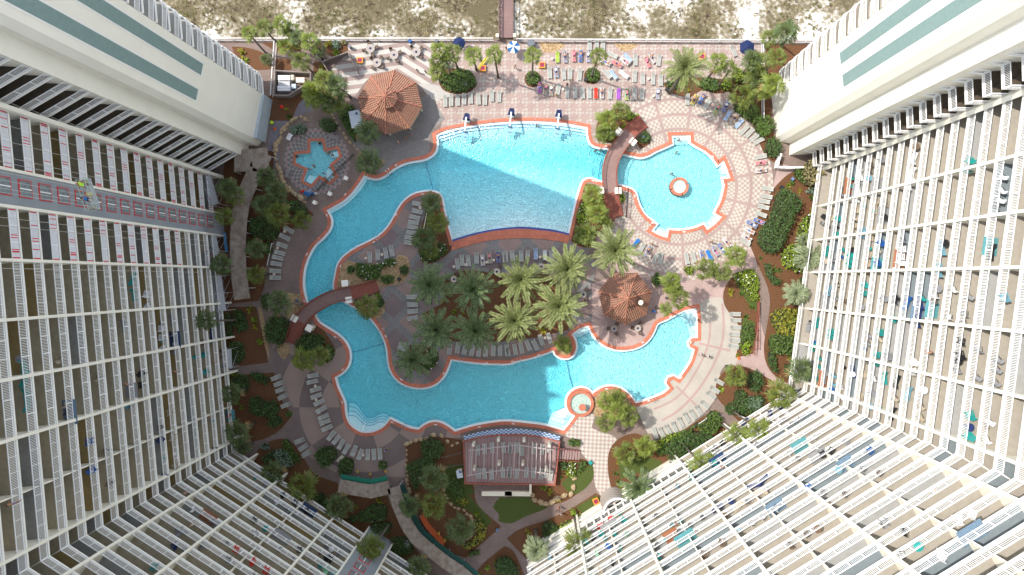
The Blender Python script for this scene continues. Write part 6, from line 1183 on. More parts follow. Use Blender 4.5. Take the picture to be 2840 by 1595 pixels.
# ---------------------------------------------------------------- people
skin_m = [M("tan_skin", (.36, .19, .115), rough=.6), M("fair_skin", (.46, .28, .2), rough=.6), M("brown_skin", (.30, .15, .08), rough=.6)]
hair_m = [M("dark_hair", (.03, .018, .01), rough=.7), M("blond_hair", (.45, .30, .12), rough=.7), M("brown_hair", (.12, .06, .03), rough=.7)]
cl_m = {'n': M("navy_cloth", (.02, .03, .09)), 'r': M("red_cloth", (.55, .03, .05)), 'k': M("black_cloth", (.015, .015, .018)), 'w': M("white_cloth", (.75, .75, .75)), 'b': M("blue_cloth", (.03, .15, .45)), 'p': M("pink_cloth", (.65, .18, .25)), 'g': M("green_cloth", (.10, .35, .08)), 'y': M("hi_vis_cloth", (.45, .75, .05)), 't': M("teal_cloth", (.03, .35, .38))}
def body(pose):
    V, E, Rr = [], [], []
    def a(p, r, par=None):
        V.append(p); Rr.append(r); 
        if par is not None: E.append((par, len(V) - 1))
        return len(V) - 1
    pel = a((0, 0, .93), .135); ab = a((0, 0, 1.10), .12, pel); ch = a((0, 0, 1.30), .145, ab); nk = a((0, 0, 1.47), .058, ch); hd = a((.015, 0, 1.58), .088, nk); tp = a((.0, 0, 1.70), .078, hd); a((.10, 0, 1.60), .02, hd)
    arms = {'stand': [(.04, .26, 1.16), (.14, .27, .92)], 'walk': [(.10, .25, 1.17), (.27, .22, .97)], 'lie': [(-.02, .30, 1.15), (.05, .33, .92)], 'up': [(-.05, .42, 1.52), (-.02, .22, 1.74)], 'sit': [(.08, .27, 1.18), (.30, .20, 1.06)]}
    key = 'up' if pose == 'lieup' else 'sit' if pose == 'sit' else 'walk' if pose == 'walk' else 'lie' if pose == 'lie' else 'stand'
    for s_ in (-1, 1):
        sh_ = a((0, s_ * .17, 1.40), .065, ch); e, w_ = arms[key]; sx = s_ if key == 'walk' else 1
        el = a((e[0] * sx, s_ * e[1], e[2]), .042, sh_); wr = a((w_[0] * sx, s_ * w_[1], w_[2]), .028, el); d = (Vector(V[wr]) - Vector(V[el])).normalized(); pm = Vector(V[wr]) + d * .07; pa = a(tuple(pm), .036, wr)
        sd = Vector((1, 0, 0)) if abs(d.x) < .6 else Vector((0, 0, 1))
        for k, (o_, l_) in enumerate(((-.030, .075), (-.010, .088), (.010, .084), (.030, .066))): m1 = pm + sd * o_ + d * .045; f1 = a(tuple(m1), .009, pa); a(tuple(m1 + d * (l_ - .04) + Vector((.008, -s_ * .012, 0))), .008, f1)
        th = a(tuple(pm - d * .03 + sd * .05), .011, pa); a(tuple(pm + sd * .065 + d * .015), .009, th)
        hip = a((0, s_ * .095, .86), .088, pel)
        if pose == 'sit': kn = a((.42, s_ * .11, .90), .06, hip); an = a((.46, s_ * .11, .50), .04, kn); to = a((.60, s_ * .12, .45), .032, an)
        elif pose == 'lieup' and s_ > 0: kn = a((.20, s_ * .12, .55), .06, hip); an = a((.0, s_ * .12, .22), .04, kn); to = a((.12, s_ * .12, .12), .032, an)
        elif pose == 'walk': kn = a((.14 * s_, s_ * .10, .50), .06, hip); an = a((.17 * s_ - .1, s_ * .10, .10), .04, kn); to = a((.17 * s_ + .06, s_ * .11, .04), .032, an)
        else: kn = a((.01, s_ * .11, .49), .06, hip); an = a((-.01, s_ * .12, .09), .04, kn); to = a((.14, s_ * .13, .035), .032, an)
    me = bpy.data.meshes.new("p"); me.from_pydata(V, E, []); o = bpy.data.objects.new("p", me); sc.collection.objects.link(o)
    m_ = o.modifiers.new("s", "SKIN"); m_.use_smooth_shade = True
    for i, r_ in enumerate(Rr): me.skin_vertices[0].data[i].radius = (r_ * (1.0), r_ * (1.3 if i in (0, 1, 2) else 1.0)); me.skin_vertices[0].data[i].use_root = (i == 0)
    o.modifiers.new("u", "SUBSURF").levels = 1; dg = bpy.context.evaluated_depsgraph_get(); dg.update(); out_ = bpy.data.meshes.new_from_object(o.evaluated_get(dg)); out_.name = "body"
    bpy.data.objects.remove(o); return out_
POSE = {k: body(k) for k in ('stand', 'walk', 'lie', 'lieup', 'sit')}
hq = MB(); hv = [(0, 0, 1.725)] + [(.0 + .098 * math.cos(a) * math.sin(t) - .012, .094 * math.sin(a) * math.sin(t), 1.625 + .105 * math.cos(t)) for t in (.5, 1.0, 1.5, 1.9) for a in [2 * math.pi * k / 10 for k in range(10)]]
hq.add(hv, [(0, 1 + k, 1 + (k + 1) % 10) for k in range(10)] + [(1 + r_ * 10 + k, 1 + (r_ + 1) * 10 + k, 1 + (r_ + 1) * 10 + (k + 1) % 10, 1 + r_ * 10 + (k + 1) % 10) for r_ in range(3) for k in range(10) if not (r_ == 2 and k in (0, 9, 1))])
hair_me = [hq.data("hair", h, True) for h in hair_m]
pcache = {}
def pmesh(pose, sk, top, bot):
    key = (pose, sk, top, bot)
    if key not in pcache:
        me = POSE[pose].copy(); me.materials.clear()
        for m_ in (skin_m[sk], cl_m[top] if top else skin_m[sk], cl_m[bot]): me.materials.append(m_)
        for p in me.polygons:
            c = p.center; leg = (abs(c.z - .9) < .1 and c.x > .08) if pose == 'sit' else False
            if .74 < c.z < 1.04 and abs(c.y) < .19 and (pose != 'sit' or c.x < .30): p.material_index = 2
            elif 1.04 <= c.z < 1.44 and abs(c.y) < .20 and c.z < 1.43: p.material_index = 1
            p.use_smooth = True
        pcache[key] = me
    return pcache[key]
def person(loc, rz, pose, label, sk=0, top=None, bot='n', hair=0, group=None, lie=False, face_down=False, sc_=1.0):
    o = link(bpy.data.objects.new("person", pmesh(pose, sk, top, bot))); tag(o, label, "person", group); h = link(bpy.data.objects.new("hair", hair_me[hair]), o)
    if lie: # head towards local +x, back on the cloth
        Mx = Matrix.Translation(loc) @ Matrix.Rotation(rz, 4, 'Z') @ Matrix.Rotation(-.12, 4, 'Y') @ Matrix.Translation((-.92, 0, .03)) @ Matrix.Rotation(R(90), 4, 'Y') 
        if not face_down: Mx = Mx @ Matrix.Rotation(R(180), 4, 'Z')
        o.matrix_world = Mx
    else: o.location = loc; o.rotation_euler = (0, 0, rz); o.scale = (sc_,) * 3
    return o
look = {'a': (0, None, 'n', 0, "in trunks", 'lie'), 'b': (1, 'p', 'k', 2, "in a pink top", 'lieup'), 'c': (0, None, 'b', 2, "in blue trunks", 'lieup'), 'd': (1, 'w', 'n', 1, "in a white shirt", 'lie')}
for c, rz, k, where, z in PEOPLE:
    sk, tp_, bt, hr, tx, po = look[k]; person((c.x, c.y, z + .52), rz, po, f"sunbather {tx} {where.replace('on the lounger ', '')}", sk, tp_, bt, hr, "sunbathers on loungers", lie=True)
def stand(r_, x, y, a, label, pose='stand', z=0, sk=0, top=None, bot='n', hair=0, sc_=1.0, grp=None):
    c = Wp(P1(r_, x, y), z + 1.0); person((c.x, c.y, z), a, pose, label, sk, top, bot, hair, grp, sc_=sc_)
stand('2', 1635, 700, 2, "person in a white shirt walking on the striped patio", 'walk', 0, 0, 'w', 'n'); stand('2', 1718, 712, 1, "person in dark clothes standing by the striped patio's right edge", 'stand', 0, 0, 'k', 'k')
stand('2', 1515, 1370, 0, "person in red trunks walking below the tiled gazebo", 'walk', 0, 0, None, 'r'); stand('2', 1572, 1338, .6, "person in blue shorts below the tiled gazebo's corner", 'walk', 0, 0, None, 'b'); stand('2', 1450, 1412, .4, "person in a pink bikini leftmost of three below the gazebo", 'stand', 0, 1, 'p', 'p', 1)
stand('3', 103, 660, 2.5, "person in grey walking down the terrace below the gate umbrella", 'walk', 0, 0, 'w', 'k'); stand('3', 15, 485, 1, "person seated left of the blue and white umbrella", 'sit', -.4, 0, None, 'r'); stand('3', 1635, 620, 1, "person standing left of the terrace date palm", 'stand', 0, 1, 'r', 'b'); stand('3', 620, 840, 1, "person with dark hair between the terrace rows", 'stand', 0, 2, 'n', 'n'); stand('3', 672, 790, 1, "person walking between the middle and pool rows", 'walk', 0, 1, None, 'k', 2); stand('3', 510, 950, 2, "person crouched at the end of the pool row", 'sit', -.4, 1, None, 'g')
stand('7', 2050, 965, 2, "person standing on the checkered deck below the round pool", 'stand', 0, 0, 'k', 'n', 2); stand('7', 1460, 990, 2, "person bending over the loungers below the round pool", 'walk', 0, 0, None, 'n')
stand('B', 1945, 655, 0, "person in a white cap left of the couple on the cream deck", 'walk', 0, 0, 'w', 'r'); stand('B', 2018, 672, 0, "person in blue shorts right of the couple on the cream deck", 'walk', 0, 0, 'w', 'b')
stand('B', 1918, 325, 1, "person in red at the pool's right corner steps", 'sit', -.5, 0, 'r', 'k')
stand('G', 540, 765, 4, "person in a red top of the group on the lower path", 'walk', 0, 0, 'r', 'k'); stand('G', 508, 805, 4, "small child leftmost on the lower path", 'walk', 0, 0, 'n', 'b', 0, .7); stand('G', 560, 830, 4.2, "person in a light blue shirt on the lower path", 'walk', 0, 0, 'w', 't')
stand('E', 1318, 200, 1, "person in blue by the last lounger of the curving row", 'sit', -.4, 1, 'b', 'n', 2); stand('1', 0, 0, 0, "x") if 0 else None
for i, (r_, x, y, wh, sk, tp_, bt) in enumerate([('7', 900, 62, "left of the pair swimming near the right bridge", 0, None, 'k'), ('7', 950, 48, "right of the pair swimming near the right bridge", 0, None, 'b'), ('7', 1703, 75, "in the upper part of the round pool", 1, None, 'k'), ('7', 1660, 290, "beside the round fountain ring", 2, None, 'k'), ('3', 1725, 1385, "on the top steps of the round pool", 0, None, 'b'), ('3', 315, 1240, "between the two right pool lifts", 2, None, 'k'),
    ('6', 565, 245, "in pink at the spa's left side", 1, 'p', 'p'), ('6', 605, 215, "with dark hair in the middle of the spa", 2, None, 'k'), ('6', 765, 232, "at the spa's right inner corner", 0, None, 'k'), ('6', 712, 290, "with a white cap in the lower spa", 1, None, 'w'), ('6', 800, 305, "at the lower right corner of the spa", 0, None, 'k'), ('6', 720, 335, "on the lower spa bench", 0, None, 'r'), ('6', 780, 345, "with arms out at the lower spa point", 1, None, 'k'), ('6', 750, 85, "leftmost in the upper right spa arm", 0, None, 'n'), ('6', 792, 105, "rightmost in the upper right spa arm", 0, None, 'k'), ('6', 435, 118, "sitting on the left spa edge", 0, 'k', 'k'), ('2', 662, 1418, "sitting on the upper spa edge", 2, 'k', 'k')]):
    c = Wp(P1(r_, x, y), .2); person((c.x, c.y, -1.15 if i < 6 else -1.05), rnd.uniform(0, 6), 'stand', f"bather {wh}", sk, tp_, bt, i % 3, "people in the water")
# ---------------------------------------------------------------- stones
def rock_me(seed):
    r = random.Random(seed); bm_ = MB(); n1, n2 = 9, 5; V = []
    for i in range(n2 + 1):
        for k in range(n1): t = math.pi * i / n2; a = 2 * math.pi * k / n1; f = 1 + r.uniform(-.2, .2); V.append((f * math.cos(a) * math.sin(t) * .95, f * math.sin(a) * math.sin(t) * .7, .55 * f * math.cos(t) + .25))
    bm_.add(V, [(i * n1 + k, (i + 1) * n1 + k, (i + 1) * n1 + (k + 1) % n1, i * n1 + (k + 1) % n1) for i in range(n2) for k in range(n1)]); return bm_.data("boulder", stone)
rk = [rock_me(i) for i in range(5)]
def rocks(path, where, gap=11, size=.5):
    p = smooth_poly(path, gap * 1.15, closed=False)
    for i, (x, y) in enumerate(p):
        c = Wp((x + rnd.uniform(-2, 2), y + rnd.uniform(-2, 2)), .3); o = link(bpy.data.objects.new("boulder", rk[i % 5])); s_ = size * rnd.uniform(.6, 1.15); o.location = (c.x, c.y, 0); o.scale = (s_, s_, s_); nx = p[min(i + 1, len(p) - 1)]; o.rotation_euler = (0, 0, math.atan2(-(nx[1] - y), nx[0] - x) + rnd.uniform(-.3, .3))
        tag(o, f"tan boulder in {where}, {ordw(i)} from its {'top' if abs(p[0][1] - p[-1][1]) > abs(p[0][0] - p[-1][0]) else 'left'} end", "rock", "boulders of the garden walls")
rocks(P('2', (430, 1170), (340, 1230), (290, 1310), (250, 1400)) + P('6', (235, 0), (225, 100), (240, 200), (280, 320), (330, 410), (420, 500), (510, 570)), "the spa's left rock wall", 10, .62)
rocks(P('2', (480, 1160), (550, 1190)), "the short rock edge above the spa", 9, .45); rocks(P('2', (790, 1130), (830, 1220), (900, 1320), (970, 1410)) + P('6', (1040, 50)), "the rock wall right of the spa", 10, .5)
rocks(P('E', (1530, 130), (1620, 100), (1720, 80), (1790, 40), (1870, 50), (1930, 100), (1980, 150), (2090, 110)), "the wall above the tall shrubs", 10, .5); rocks(P('E', (1525, 140), (1525, 300), (1530, 450), (1550, 620)), "the wall left of the tall shrubs", 10, .42)
rocks(P('E', (1890, 590), (1930, 680), (2000, 760), (2090, 790), (2160, 860), (2210, 960), (2160, 1050), (2090, 1100)), "the curved wall round the lower fan palms", 9, .48)
rocks(P('G', (270, 645), (300, 690), (350, 710), (410, 725), (470, 710), (520, 670), (590, 650), (650, 625), (680, 560), (690, 470)), "the wall below the pergola", 12, .68)
# ---------------------------------------------------------------- pool fittings
def pool_lift(p, lab):
    c = Wp(p, 1); t = empty("pool_lift", (c.x, c.y, 0), R(-8), lab, "pool lift", "pool lifts along the top edge"); t.scale = (1.5, 1.5, 1.5); q = MB(); q.box((0, .3, .55), (.5, .5, 1.1)); q.build("base", wht, t); q = MB(); q.bar((0, .3, 1.5), (.05, -1.2, 1.7), .14, .14); q.box((0, .3, 1.3), (.16, .16, .6)); q.build("arm", wht, t)
    q = MB(); q.box((.05, -1.35, .75), (.55, .5, .08)); q.box((.05, -1.1, 1.1), (.55, .07, .7)); q.box((.05, -1.75, .45), (.4, .35, .05)); q.build("seat", M("light_blue_plastic", (.25, .42, .55), rough=.4), t); q = MB(); q.prism([(-.4, .1), (.4, .1), (.25, .9), (-.25, .9)], 1.1, 1.16, 0, bottom=True); q.build("cover", navy, t)
pool_lift(P1('2', 2125, 1215), "white and blue pool lift, leftmost of three at the pool top edge"); pool_lift(P1('3', 62, 1165), "white and blue pool lift, middle of three at the pool top edge"); pool_lift(P1('3', 530, 1180), "white and blue pool lift, rightmost of three at the pool top edge")
def ladder(r_, x, y, a, lab, L=.9):
    c = Wp(P1(r_, x, y), .4); t = empty("pool_ladder", (c.x, c.y, 0), -R(a), lab, "ladder", "pool ladders")
    for s_ in (-.27, .27): q = MB(); q.tube([(-.45, s_, .05), (-.4, s_, .75), (0, s_, .85), (.35, s_, .6), (.42, s_, -.5)], .035, 6); q.build("rail", steel, t)
    q = MB()
    for z in (-.2, -.45): q.box((.42, 0, z), (.12, .5, .04))
    q.build("step", M("dark_step", (.03, .06, .08), rough=.5), t)
for a in (('6', 1350, 270, 50, "steel ladder below the grey pavers at the pool bend"), ('6', 650, 945, 30, "steel ladder on the left deck edge"), ('6', 1240, 930, 215, "steel ladder on the island's upper left edge"), ('A', 1285, 410, 205, "steel ladder on the island opposite the dark bush"), ('A', 860, 500, -40, "steel ladder beside the dark leafy bush"), ('A', 2082, 710, 92, "steel ladder at the left end of the long lounger row"), ('A', 1500, 1375, -70, "steel ladder at the lower pool's bottom left"), ('B', 140, 705, 80, "steel ladder near the sunlit end of the lounger row"), ('B', 1480, 1095, -115, "steel ladder at the bottom of the cream deck")): ladder(*a)
def hrail(r_, x0, y0, x1, y1, lab):
    a, b_ = Wp(P1(r_, x0, y0), .8), Wp(P1(r_, x1, y1), .8); o = MB().tube([(a.x, a.y, 0), (a.x, a.y, .85), (b_.x, b_.y, .5), (b_.x, b_.y, -.6)], .035, 6).build("pool_handrail", steel); tag(o, lab, "handrail", "pool handrails")
for a in (('2', 1960, 1270, 2030, 1380, "handrail on the top steps left of the first pool lift"), ('2', 2355, 1190, 2410, 1300, "handrail between the first two pool lifts"), ('3', 300, 1180, 340, 1290, "handrail right of the middle pool lift"), ('3', 695, 1220, 730, 1320, "handrail right of the last pool lift"), ('3', 1757, 1320, 1760, 1400, "handrail on the top alcove of the round pool"), ('7', 2270, 245, 2140, 275, "handrail on the upper right alcove of the round pool"), ('7', 2140, 830, 2030, 740, "handrail on the lower right alcove of the round pool"), ('B', 690, 1370, 490, 1250, "handrail on the steps below the small fountain"), ('A', 1085, 1431, 1125, 1320, "handrail on the curved corner steps"), ('B', 1940, 190, 1830, 330, "handrail on the curved steps under the small gazebo palms"), ('B', 725, 375, 790, 500, "handrail on the alcove beside the round planter")): hrail(*a)
dm = M("depth_marker_tile", (.72, .66, .62), (.55, .4, .36), 14, .5)
DM = P('6', (920, 497), (1425, 208), (738, 705), (540, 1092), (875, 1210), (1427, 697), (1690, 494), (1205, 972)) + P('A', (513, 125), (820, 483), (1322, 475), (1475, 903), (1898, 843), (893, 807), (892, 1130), (1385, 1328), (1820, 1353), (2253, 1374), (2325, 740)) + P('B', (335, 660), (75, 725), (1645, 280), (1368, 535), (1845, 535), (1748, 885), (1010, 998), (1430, 1115), (85, 1342), (935, 515)) + P('7', (1003, 18), (875, 362), (908, 368), (1290, 515), (2063, 122), (2178, 405), (1780, 870), (1465, 783))
DMp = sorted(DM)
for i, p in enumerate(DMp):
    c = Wp(p, .07); k = min(range(len(pool_s)), key=lambda j: math.dist(pool_s[j], p)); u = pool_s[(k + 1) % len(pool_s)]; v = pool_s[k - 1]; a = math.atan2(-(u[1] - v[1]), u[0] - v[0])
    q = MB(); q.box((0, 0, .075), (.46, .2, .03)); o = q.build("depth_marker", dm); o.location = (c.x, c.y, 0); o.rotation_euler = (0, 0, a); tag(o, f"small white depth tile on the terracotta pool edge, {ordw(i)} counted from left", "tile", "depth tiles on the pool edge")
# ---------------------------------------------------------------- service things
def crate(p, a, lab):
    c = Wp(p, .4); t = empty("slatted_crate", (c.x, c.y, 0), a, lab, "crate", "yellow slatted crates"); q = MB()
    for s_ in (-1, 1): q.box((0, s_ * .42, .25), (1.0, .14, .5)); q.box((s_ * .43, 0, .25), (.14, .7, .5))
    q.build("frame", M("orange_yellow_paint", (.55, .27, .04), rough=.6), t); q = MB()
    for k in range(5): q.box((0, -.28 + .14 * k, .46), (.72, .1, .05), m=k % 2)
    q.build("slats", [redp, M("dark_blue_slat", (.05, .04, .15))], t)
crate(P1('2', 1067, 598), 0, "orange framed slatted crate left of the striped patio tables"); crate(P1('2', 2285, 677), 0, "orange framed slatted crate left of the tall slender palms"); crate(P1('3', 371, 646), 0, "orange framed slatted crate below the gate umbrella"); crate(P1('3', 1958, 562), .1, "orange framed slatted crate behind the terrace date palm"); crate(P1('G', 905, 700), .45, "orange framed slatted crate on the lower lawn")
# equipment yard at the upper left
y0 = P('L', (735, 492), (1092, 515), (1092, 600), (870, 742), (720, 740)); yc = Wp(y0[0], 1.5); t = empty("equipment_yard", (yc.x, yc.y, 0), 0, "walled equipment yard holding white air conditioning units", "enclosure")
yw = [Wp(p, 1.5) for p in y0]
for a, b_ in zip(yw, yw[1:] + yw[:1]): q = MB(); q.bar((a.x - yc.x, a.y - yc.y, .75), (b_.x - yc.x, b_.y - yc.y, .75), .18, 1.5); q.build("wall", M("grey_brown_fence", (.20, .17, .15), (.26, .22, .2), 3, .9), t)
def hvac(r_, x, y, sx, sy, h, lab, m_=None):
    c = Wp(P1(r_, x, y), h); t = empty("air_conditioner", (c.x, c.y, 0), 0, lab, "air conditioner", "equipment yard units"); q = MB(); q.box((0, 0, h / 2), (sx, sy, h)); q.build("cabinet", m_ or M("unit_white", (.62, .62, .64), (.56, .56, .58), 2, .5), t); q = MB(); 
    for k in range(5): q.box((-sx / 2 - .01, -sy * .4 + sy * .2 * k, h * .5), (.03, .06, h * .7))
    q.box((0, sy * .02, h + .02), (sx * .96, .05, .05)); q.build("grille", galv, t)
hvac('L', 828, 565, 2.0, .8, 1.3, "upper flat white unit in the equipment yard"); hvac('L', 828, 618, 1.9, .9, 1.0, "middle grey white unit in the equipment yard", M("unit_grey", (.42, .42, .43), rough=.6)); hvac('L', 825, 672, 2.1, .8, 1.3, "lowest white unit in the equipment yard"); hvac('L', 990, 588, 1.4, .8, 1.1, "cream unit at the right of the equipment yard", creamp); hvac('L', 925, 652, .7, .8, .9, "small pale blue unit in the equipment yard", M("pale_blue_unit", (.4, .5, .58), rough=.5))
for i, (x, y, s_) in enumerate(((912, 550, "upper"), (912, 577, "lower"))): c = Wp(P1('L', x, y), 1); o = MB().tube([(c.x - .35, c.y, .9), (c.x - .2, c.y, .9), (c.x + .2, c.y, .9), (c.x + .35, c.y, .9)], [.1, .26, .26, .1], 12).build("tank", creamp, smooth=True); tag(o, f"{s_} cream round tank in the equipment yard", "tank")
# white roofed shed beside the gazebo, small hutch by the pergola
def shed(r_, x, y, a, sx, sy, h, lab):
    c = Wp(P1(r_, x, y), h); t = empty("shed", (c.x, c.y, 0), a, lab, "shed"); q = MB(); q.box((0, 0, h / 2 - .05), (sx * .9, sy * .92, h - .1)); q.build("wall", creamp, t); q = MB(); q.box((0, 0, h), (sx, sy, .06))
    k = int(sy / .22)
    for i in range(k + 1): q.box((0, -sy / 2 + i * sy / k, h + .045), (sx, .05, .05))
    q.build("roof", M("pale_corrugated_roof", (.55, .6, .64), rough=.4), t); q = MB(); q.box((sx * .22, sy * .3, h + .12), (.35, .35, .2)); q.build("roof_hatch", M("dark_hatch", (.08, .12, .2)), t)
shed('2', 1022, 1182, .2, 1.75, 2.75, 2.3, "small shed with white corrugated roof beside the large gazebo"); shed('E', 2055, 430, .2, .95, 1.2, 1.5, "small hutch with white slatted roof left of the pergola")
# side yard and terrace below the gazebo palms
t = empty("service_terrace", (*G2(P1('2', 860, 640)), 0), 0, "low walled service corner with grey furniture left of the striped patio", "enclosure"); c0 = G2(P1('2', 860, 640)); q = MB()
ps = [Wp(p, 1.2) for p in P('2', (760, 725), (690, 610), (945, 515), (1040, 715))]
for a, b_ in zip(ps, ps[1:]): q = MB(); q.bar((a.x - c0[0], a.y - c0[1], .6), (b_.x - c0[0], b_.y - c0[1], .6), .14, 1.2); q.build("wall", M("grey_brown_fence", (.2, .17, .15)), t)
def bin_(r_, x, y, m_, lab, h=.95, w_=.5, cat="bin"):
    c = Wp(P1(r_, x, y), h); t = empty("waste_bin", (c.x, c.y, 0), rnd.uniform(-.2, .2), lab, cat); q = MB(); q.tube([(0, 0, 0), (0, 0, h)], [w_ * .5, w_ * .58], 4); q.build("body", m_, t); q = MB(); q.tube([(0, 0, h), (0, 0, h + .08)], [w_ * .62, w_ * .5], 4); q.build("lid", m_ if m_ != wht else galv, t)
gb = M("grey_bin", (.12, .13, .15), rough=.5); lb = M("blue_grey_plastic", (.12, .2, .32), rough=.5)
for r_, x, y, m_, lb_, h, w_ in (('3', 260, 425, gb, "wide grey bin against the fence right of the gate", 1.1, 1.3), ('2', 1828, 405, gb, "grey bin at the fence above the terrace bed", 1.0, .55), ('2', 1563, 405, blue, "small blue bin at the fence above the patio", .7, .6), ('2', 965, 460, gb, "grey bin at the patio's upper left corner", 1.0, .55), ('3', 2075, 820, lb, "pale blue box in the hedge below the upper right palms", .5, .55), ('3', 1378, 1360, lb, "pale blue box in the planted bed right of the bridge", .5, .5), ('8', 345, 335, lb, "blue grey rounded box in the mulch by the olive tree", .5, .6), ('8', 238, 418, black, "dark grey box beside the white loungers", .5, .75), ('8', 615, 645, gb, "flat grey box in the mulch before the right tower", .3, .7), ('6', 1455, 1340, black, "dark green box on the island pebbles", .4, .7), ('E', 1535, 1130, M("grey_utility", (.3, .31, .32), (.36, .37, .38), 3), "grey utility box in the lower bed", .8, 1.2), ('G', 852, 318, teal, "teal and white box at the walkway edge", .5, .7), ('G', 655, 125, lb, "blue box in the rounded shrub by the pergola", .6, .5), ('B', 2210, 780, black, "black bin at the tip of the corner garden bed", .9, .55), ('E', 2430, 985, lb, "blue box at the path junction", .4, .5), ('A', 440, 120, M("slate_rock", (.12, .14, .17), rough=.8), "dark slate box on the gravel by the left bridge", .4, .6), ('B', 1480, 228, blue, "blue bin right of the small gazebo", .8, .5), ('E', 1298, 338, M("brown_pot", (.2, .14, .12)), "brown pot in the middle of the green screen bed", .6, .5), ('3', 1618, 885, black, "black box beside the terrace date palm", .6, .8), ('3', 805, 790, black, "black box in the ball shrub amid loungers", .6, .7)): bin_(r_, x, y, m_, lb_, h, w_, "bin" if "bin" in lb_ else "box")
def cone(r_, x, y, lab):
    c = Wp(P1(r_, x, y), .4); t = empty("traffic_cone", (c.x, c.y, 0), 0, lab, "traffic cone"); q = MB(); q.tube([(0, 0, .03), (0, 0, .7)], [.17, .03], 12); q.build("body", red_cone, t); q = MB(); q.box((0, 0, .02), (.42, .42, .04)); q.build("base", red_cone, t)
cone('B', 2330, 695, "orange traffic cone at the rope fence's end"); cone('2', 213, 1275, "orange cone on the dark path beside the spa wall"); cone('E', 1040, 760, "x") if 0 else None
for r_, x, y, m_, lab in (('2', 290, 1060, redp, "small red float on the mulch beside the left tower"), ('2', 190, 1215, M("lime_float", (.45, .65, .05)), "small lime green ball on the mulch by the left tower")): c = Wp(P1(r_, x, y), .3); o = MB().tube([(c.x, c.y, 0), (c.x, c.y, .12), (c.x, c.y, .36), (c.x, c.y, .46)], [.12, .3, .3, .12], 12).build("ball", m_, smooth=True); tag(o, lab, "ball")
# spa furniture: clothes heap, bench, carts
def bench(r_, x, y, a, L, m_, lab):
    c = Wp(P1(r_, x, y), .45); t = empty("bench", (c.x, c.y, 0), a, lab, "bench"); q = MB(); 
    for k in range(3): q.box((0, -.16 + .16 * k, .44), (L, .13, .04))
    q.build("seat", m_, t); q = MB(); q.box((0, .26, .68), (L, .05, .42)); q.build("backrest", m_, t)
    for s_ in (-1, 1): q = MB(); q.box((s_ * L * .42, 0, .22), (.08, .42, .44)); q.build("leg", m_, t)
bench('6', 352, 280, 1.1 + 3.14, 1.6, M("grey_bench", (.3, .29, .27)), "grey bench on the left side of the spa deck"); bench('2', 372, 1360, 1.1, 1.1, wht, "white bench on the spa's rock arc"); bench('2', 810, 1365, -.45, 1.6, M("grey_bench", (.3, .29, .27)), "grey bench on the upper right of the spa deck"); bench('E', 870, 280, .8, 1.3, creamp, "cream bench between the two dark round shrubs"); bench('2', 2100, 835, 0, 1.1, M("grey_bench", (.3, .29, .27)), "grey bench in the terrace shrub bed")
for i, (x, y, m_) in enumerate(((520, 480, 'b'), (560, 465, 's'), (590, 490, 'b'), (620, 485, 'w'), (545, 500, 'b'), (490, 470, 'r'))):
    c = Wp(P1('6', x, y), .3); q = MB(); rr = random.Random(i); V = [(.38 * math.cos(a) * rr.uniform(.7, 1.2), .3 * math.sin(a) * rr.uniform(.7, 1.2), 0) for a in np.linspace(0, 5.6, 9)]; q.add(V + [(x_ * .6, y_ * .6, rr.uniform(.15, .3)) for x_, y_, _ in V] + [(0, 0, .22)], [(k, (k + 1) % 9, 9 + (k + 1) % 9, 9 + k) for k in range(9)] + [(9 + k, 9 + (k + 1) % 9, 18) for k in range(9)]); o = q.build("crumpled_towel", tw_m[m_]); o.location = (c.x, c.y, 0); tag(o, f"{tw_n[m_]} crumpled towel on the lower spa deck, {ordw(sorted([520, 560, 590, 620, 545, 490]).index(x))} from left", "towel", "towels heaped by the spa")
for x, y, w_ in ((925, 335, "rightmost"), (765, 490, "middle"), (615, 578, "leftmost")): pylon_c = Wp(P1('6', x, y), 1.2); t = empty("lantern_post", (pylon_c.x, pylon_c.y, 0), -.5, f"cream lantern post along the spa railing, {w_} of three", "lamp", "lantern posts by the spa railing"); q = MB(); q.box((0, 0, .5), (.4, .4, 1.0)); q.build("post", creamp, t); q = MB(); q.box((0, 0, 1.1), (.62, .62, .2)); q.build("cap", M("cream_cap"  , (.8, .77, .68)), t)
# rescue board on the terrace
a, b_ = Wp(P1('2', 2235, 690), .6), Wp(P1('2', 2340, 545), .8); c = (a + b_) / 2; d = b_ - a; t = empty("rescue_board", (c.x, c.y, .55), math.atan2(d.y, d.x), "yellow surf rescue board leaning beside a tall slender palm", "board"); q = MB(); L = d.length / 2; q.prism([(L * math.cos(a_), .24 * math.sin(a_) * (1 - .3 * abs(math.cos(a_)))) for a_ in np.linspace(0, 2 * math.pi, 20, endpoint=False)], -.04, .04, 0, bottom=True); q.build("deck", M("yellow_foam", (.5, .42, .03), rough=.4), t); q = MB(); q.box((0, 0, .05), (L * 1.6, .06, .02)); q.build("stripe", iron, t)
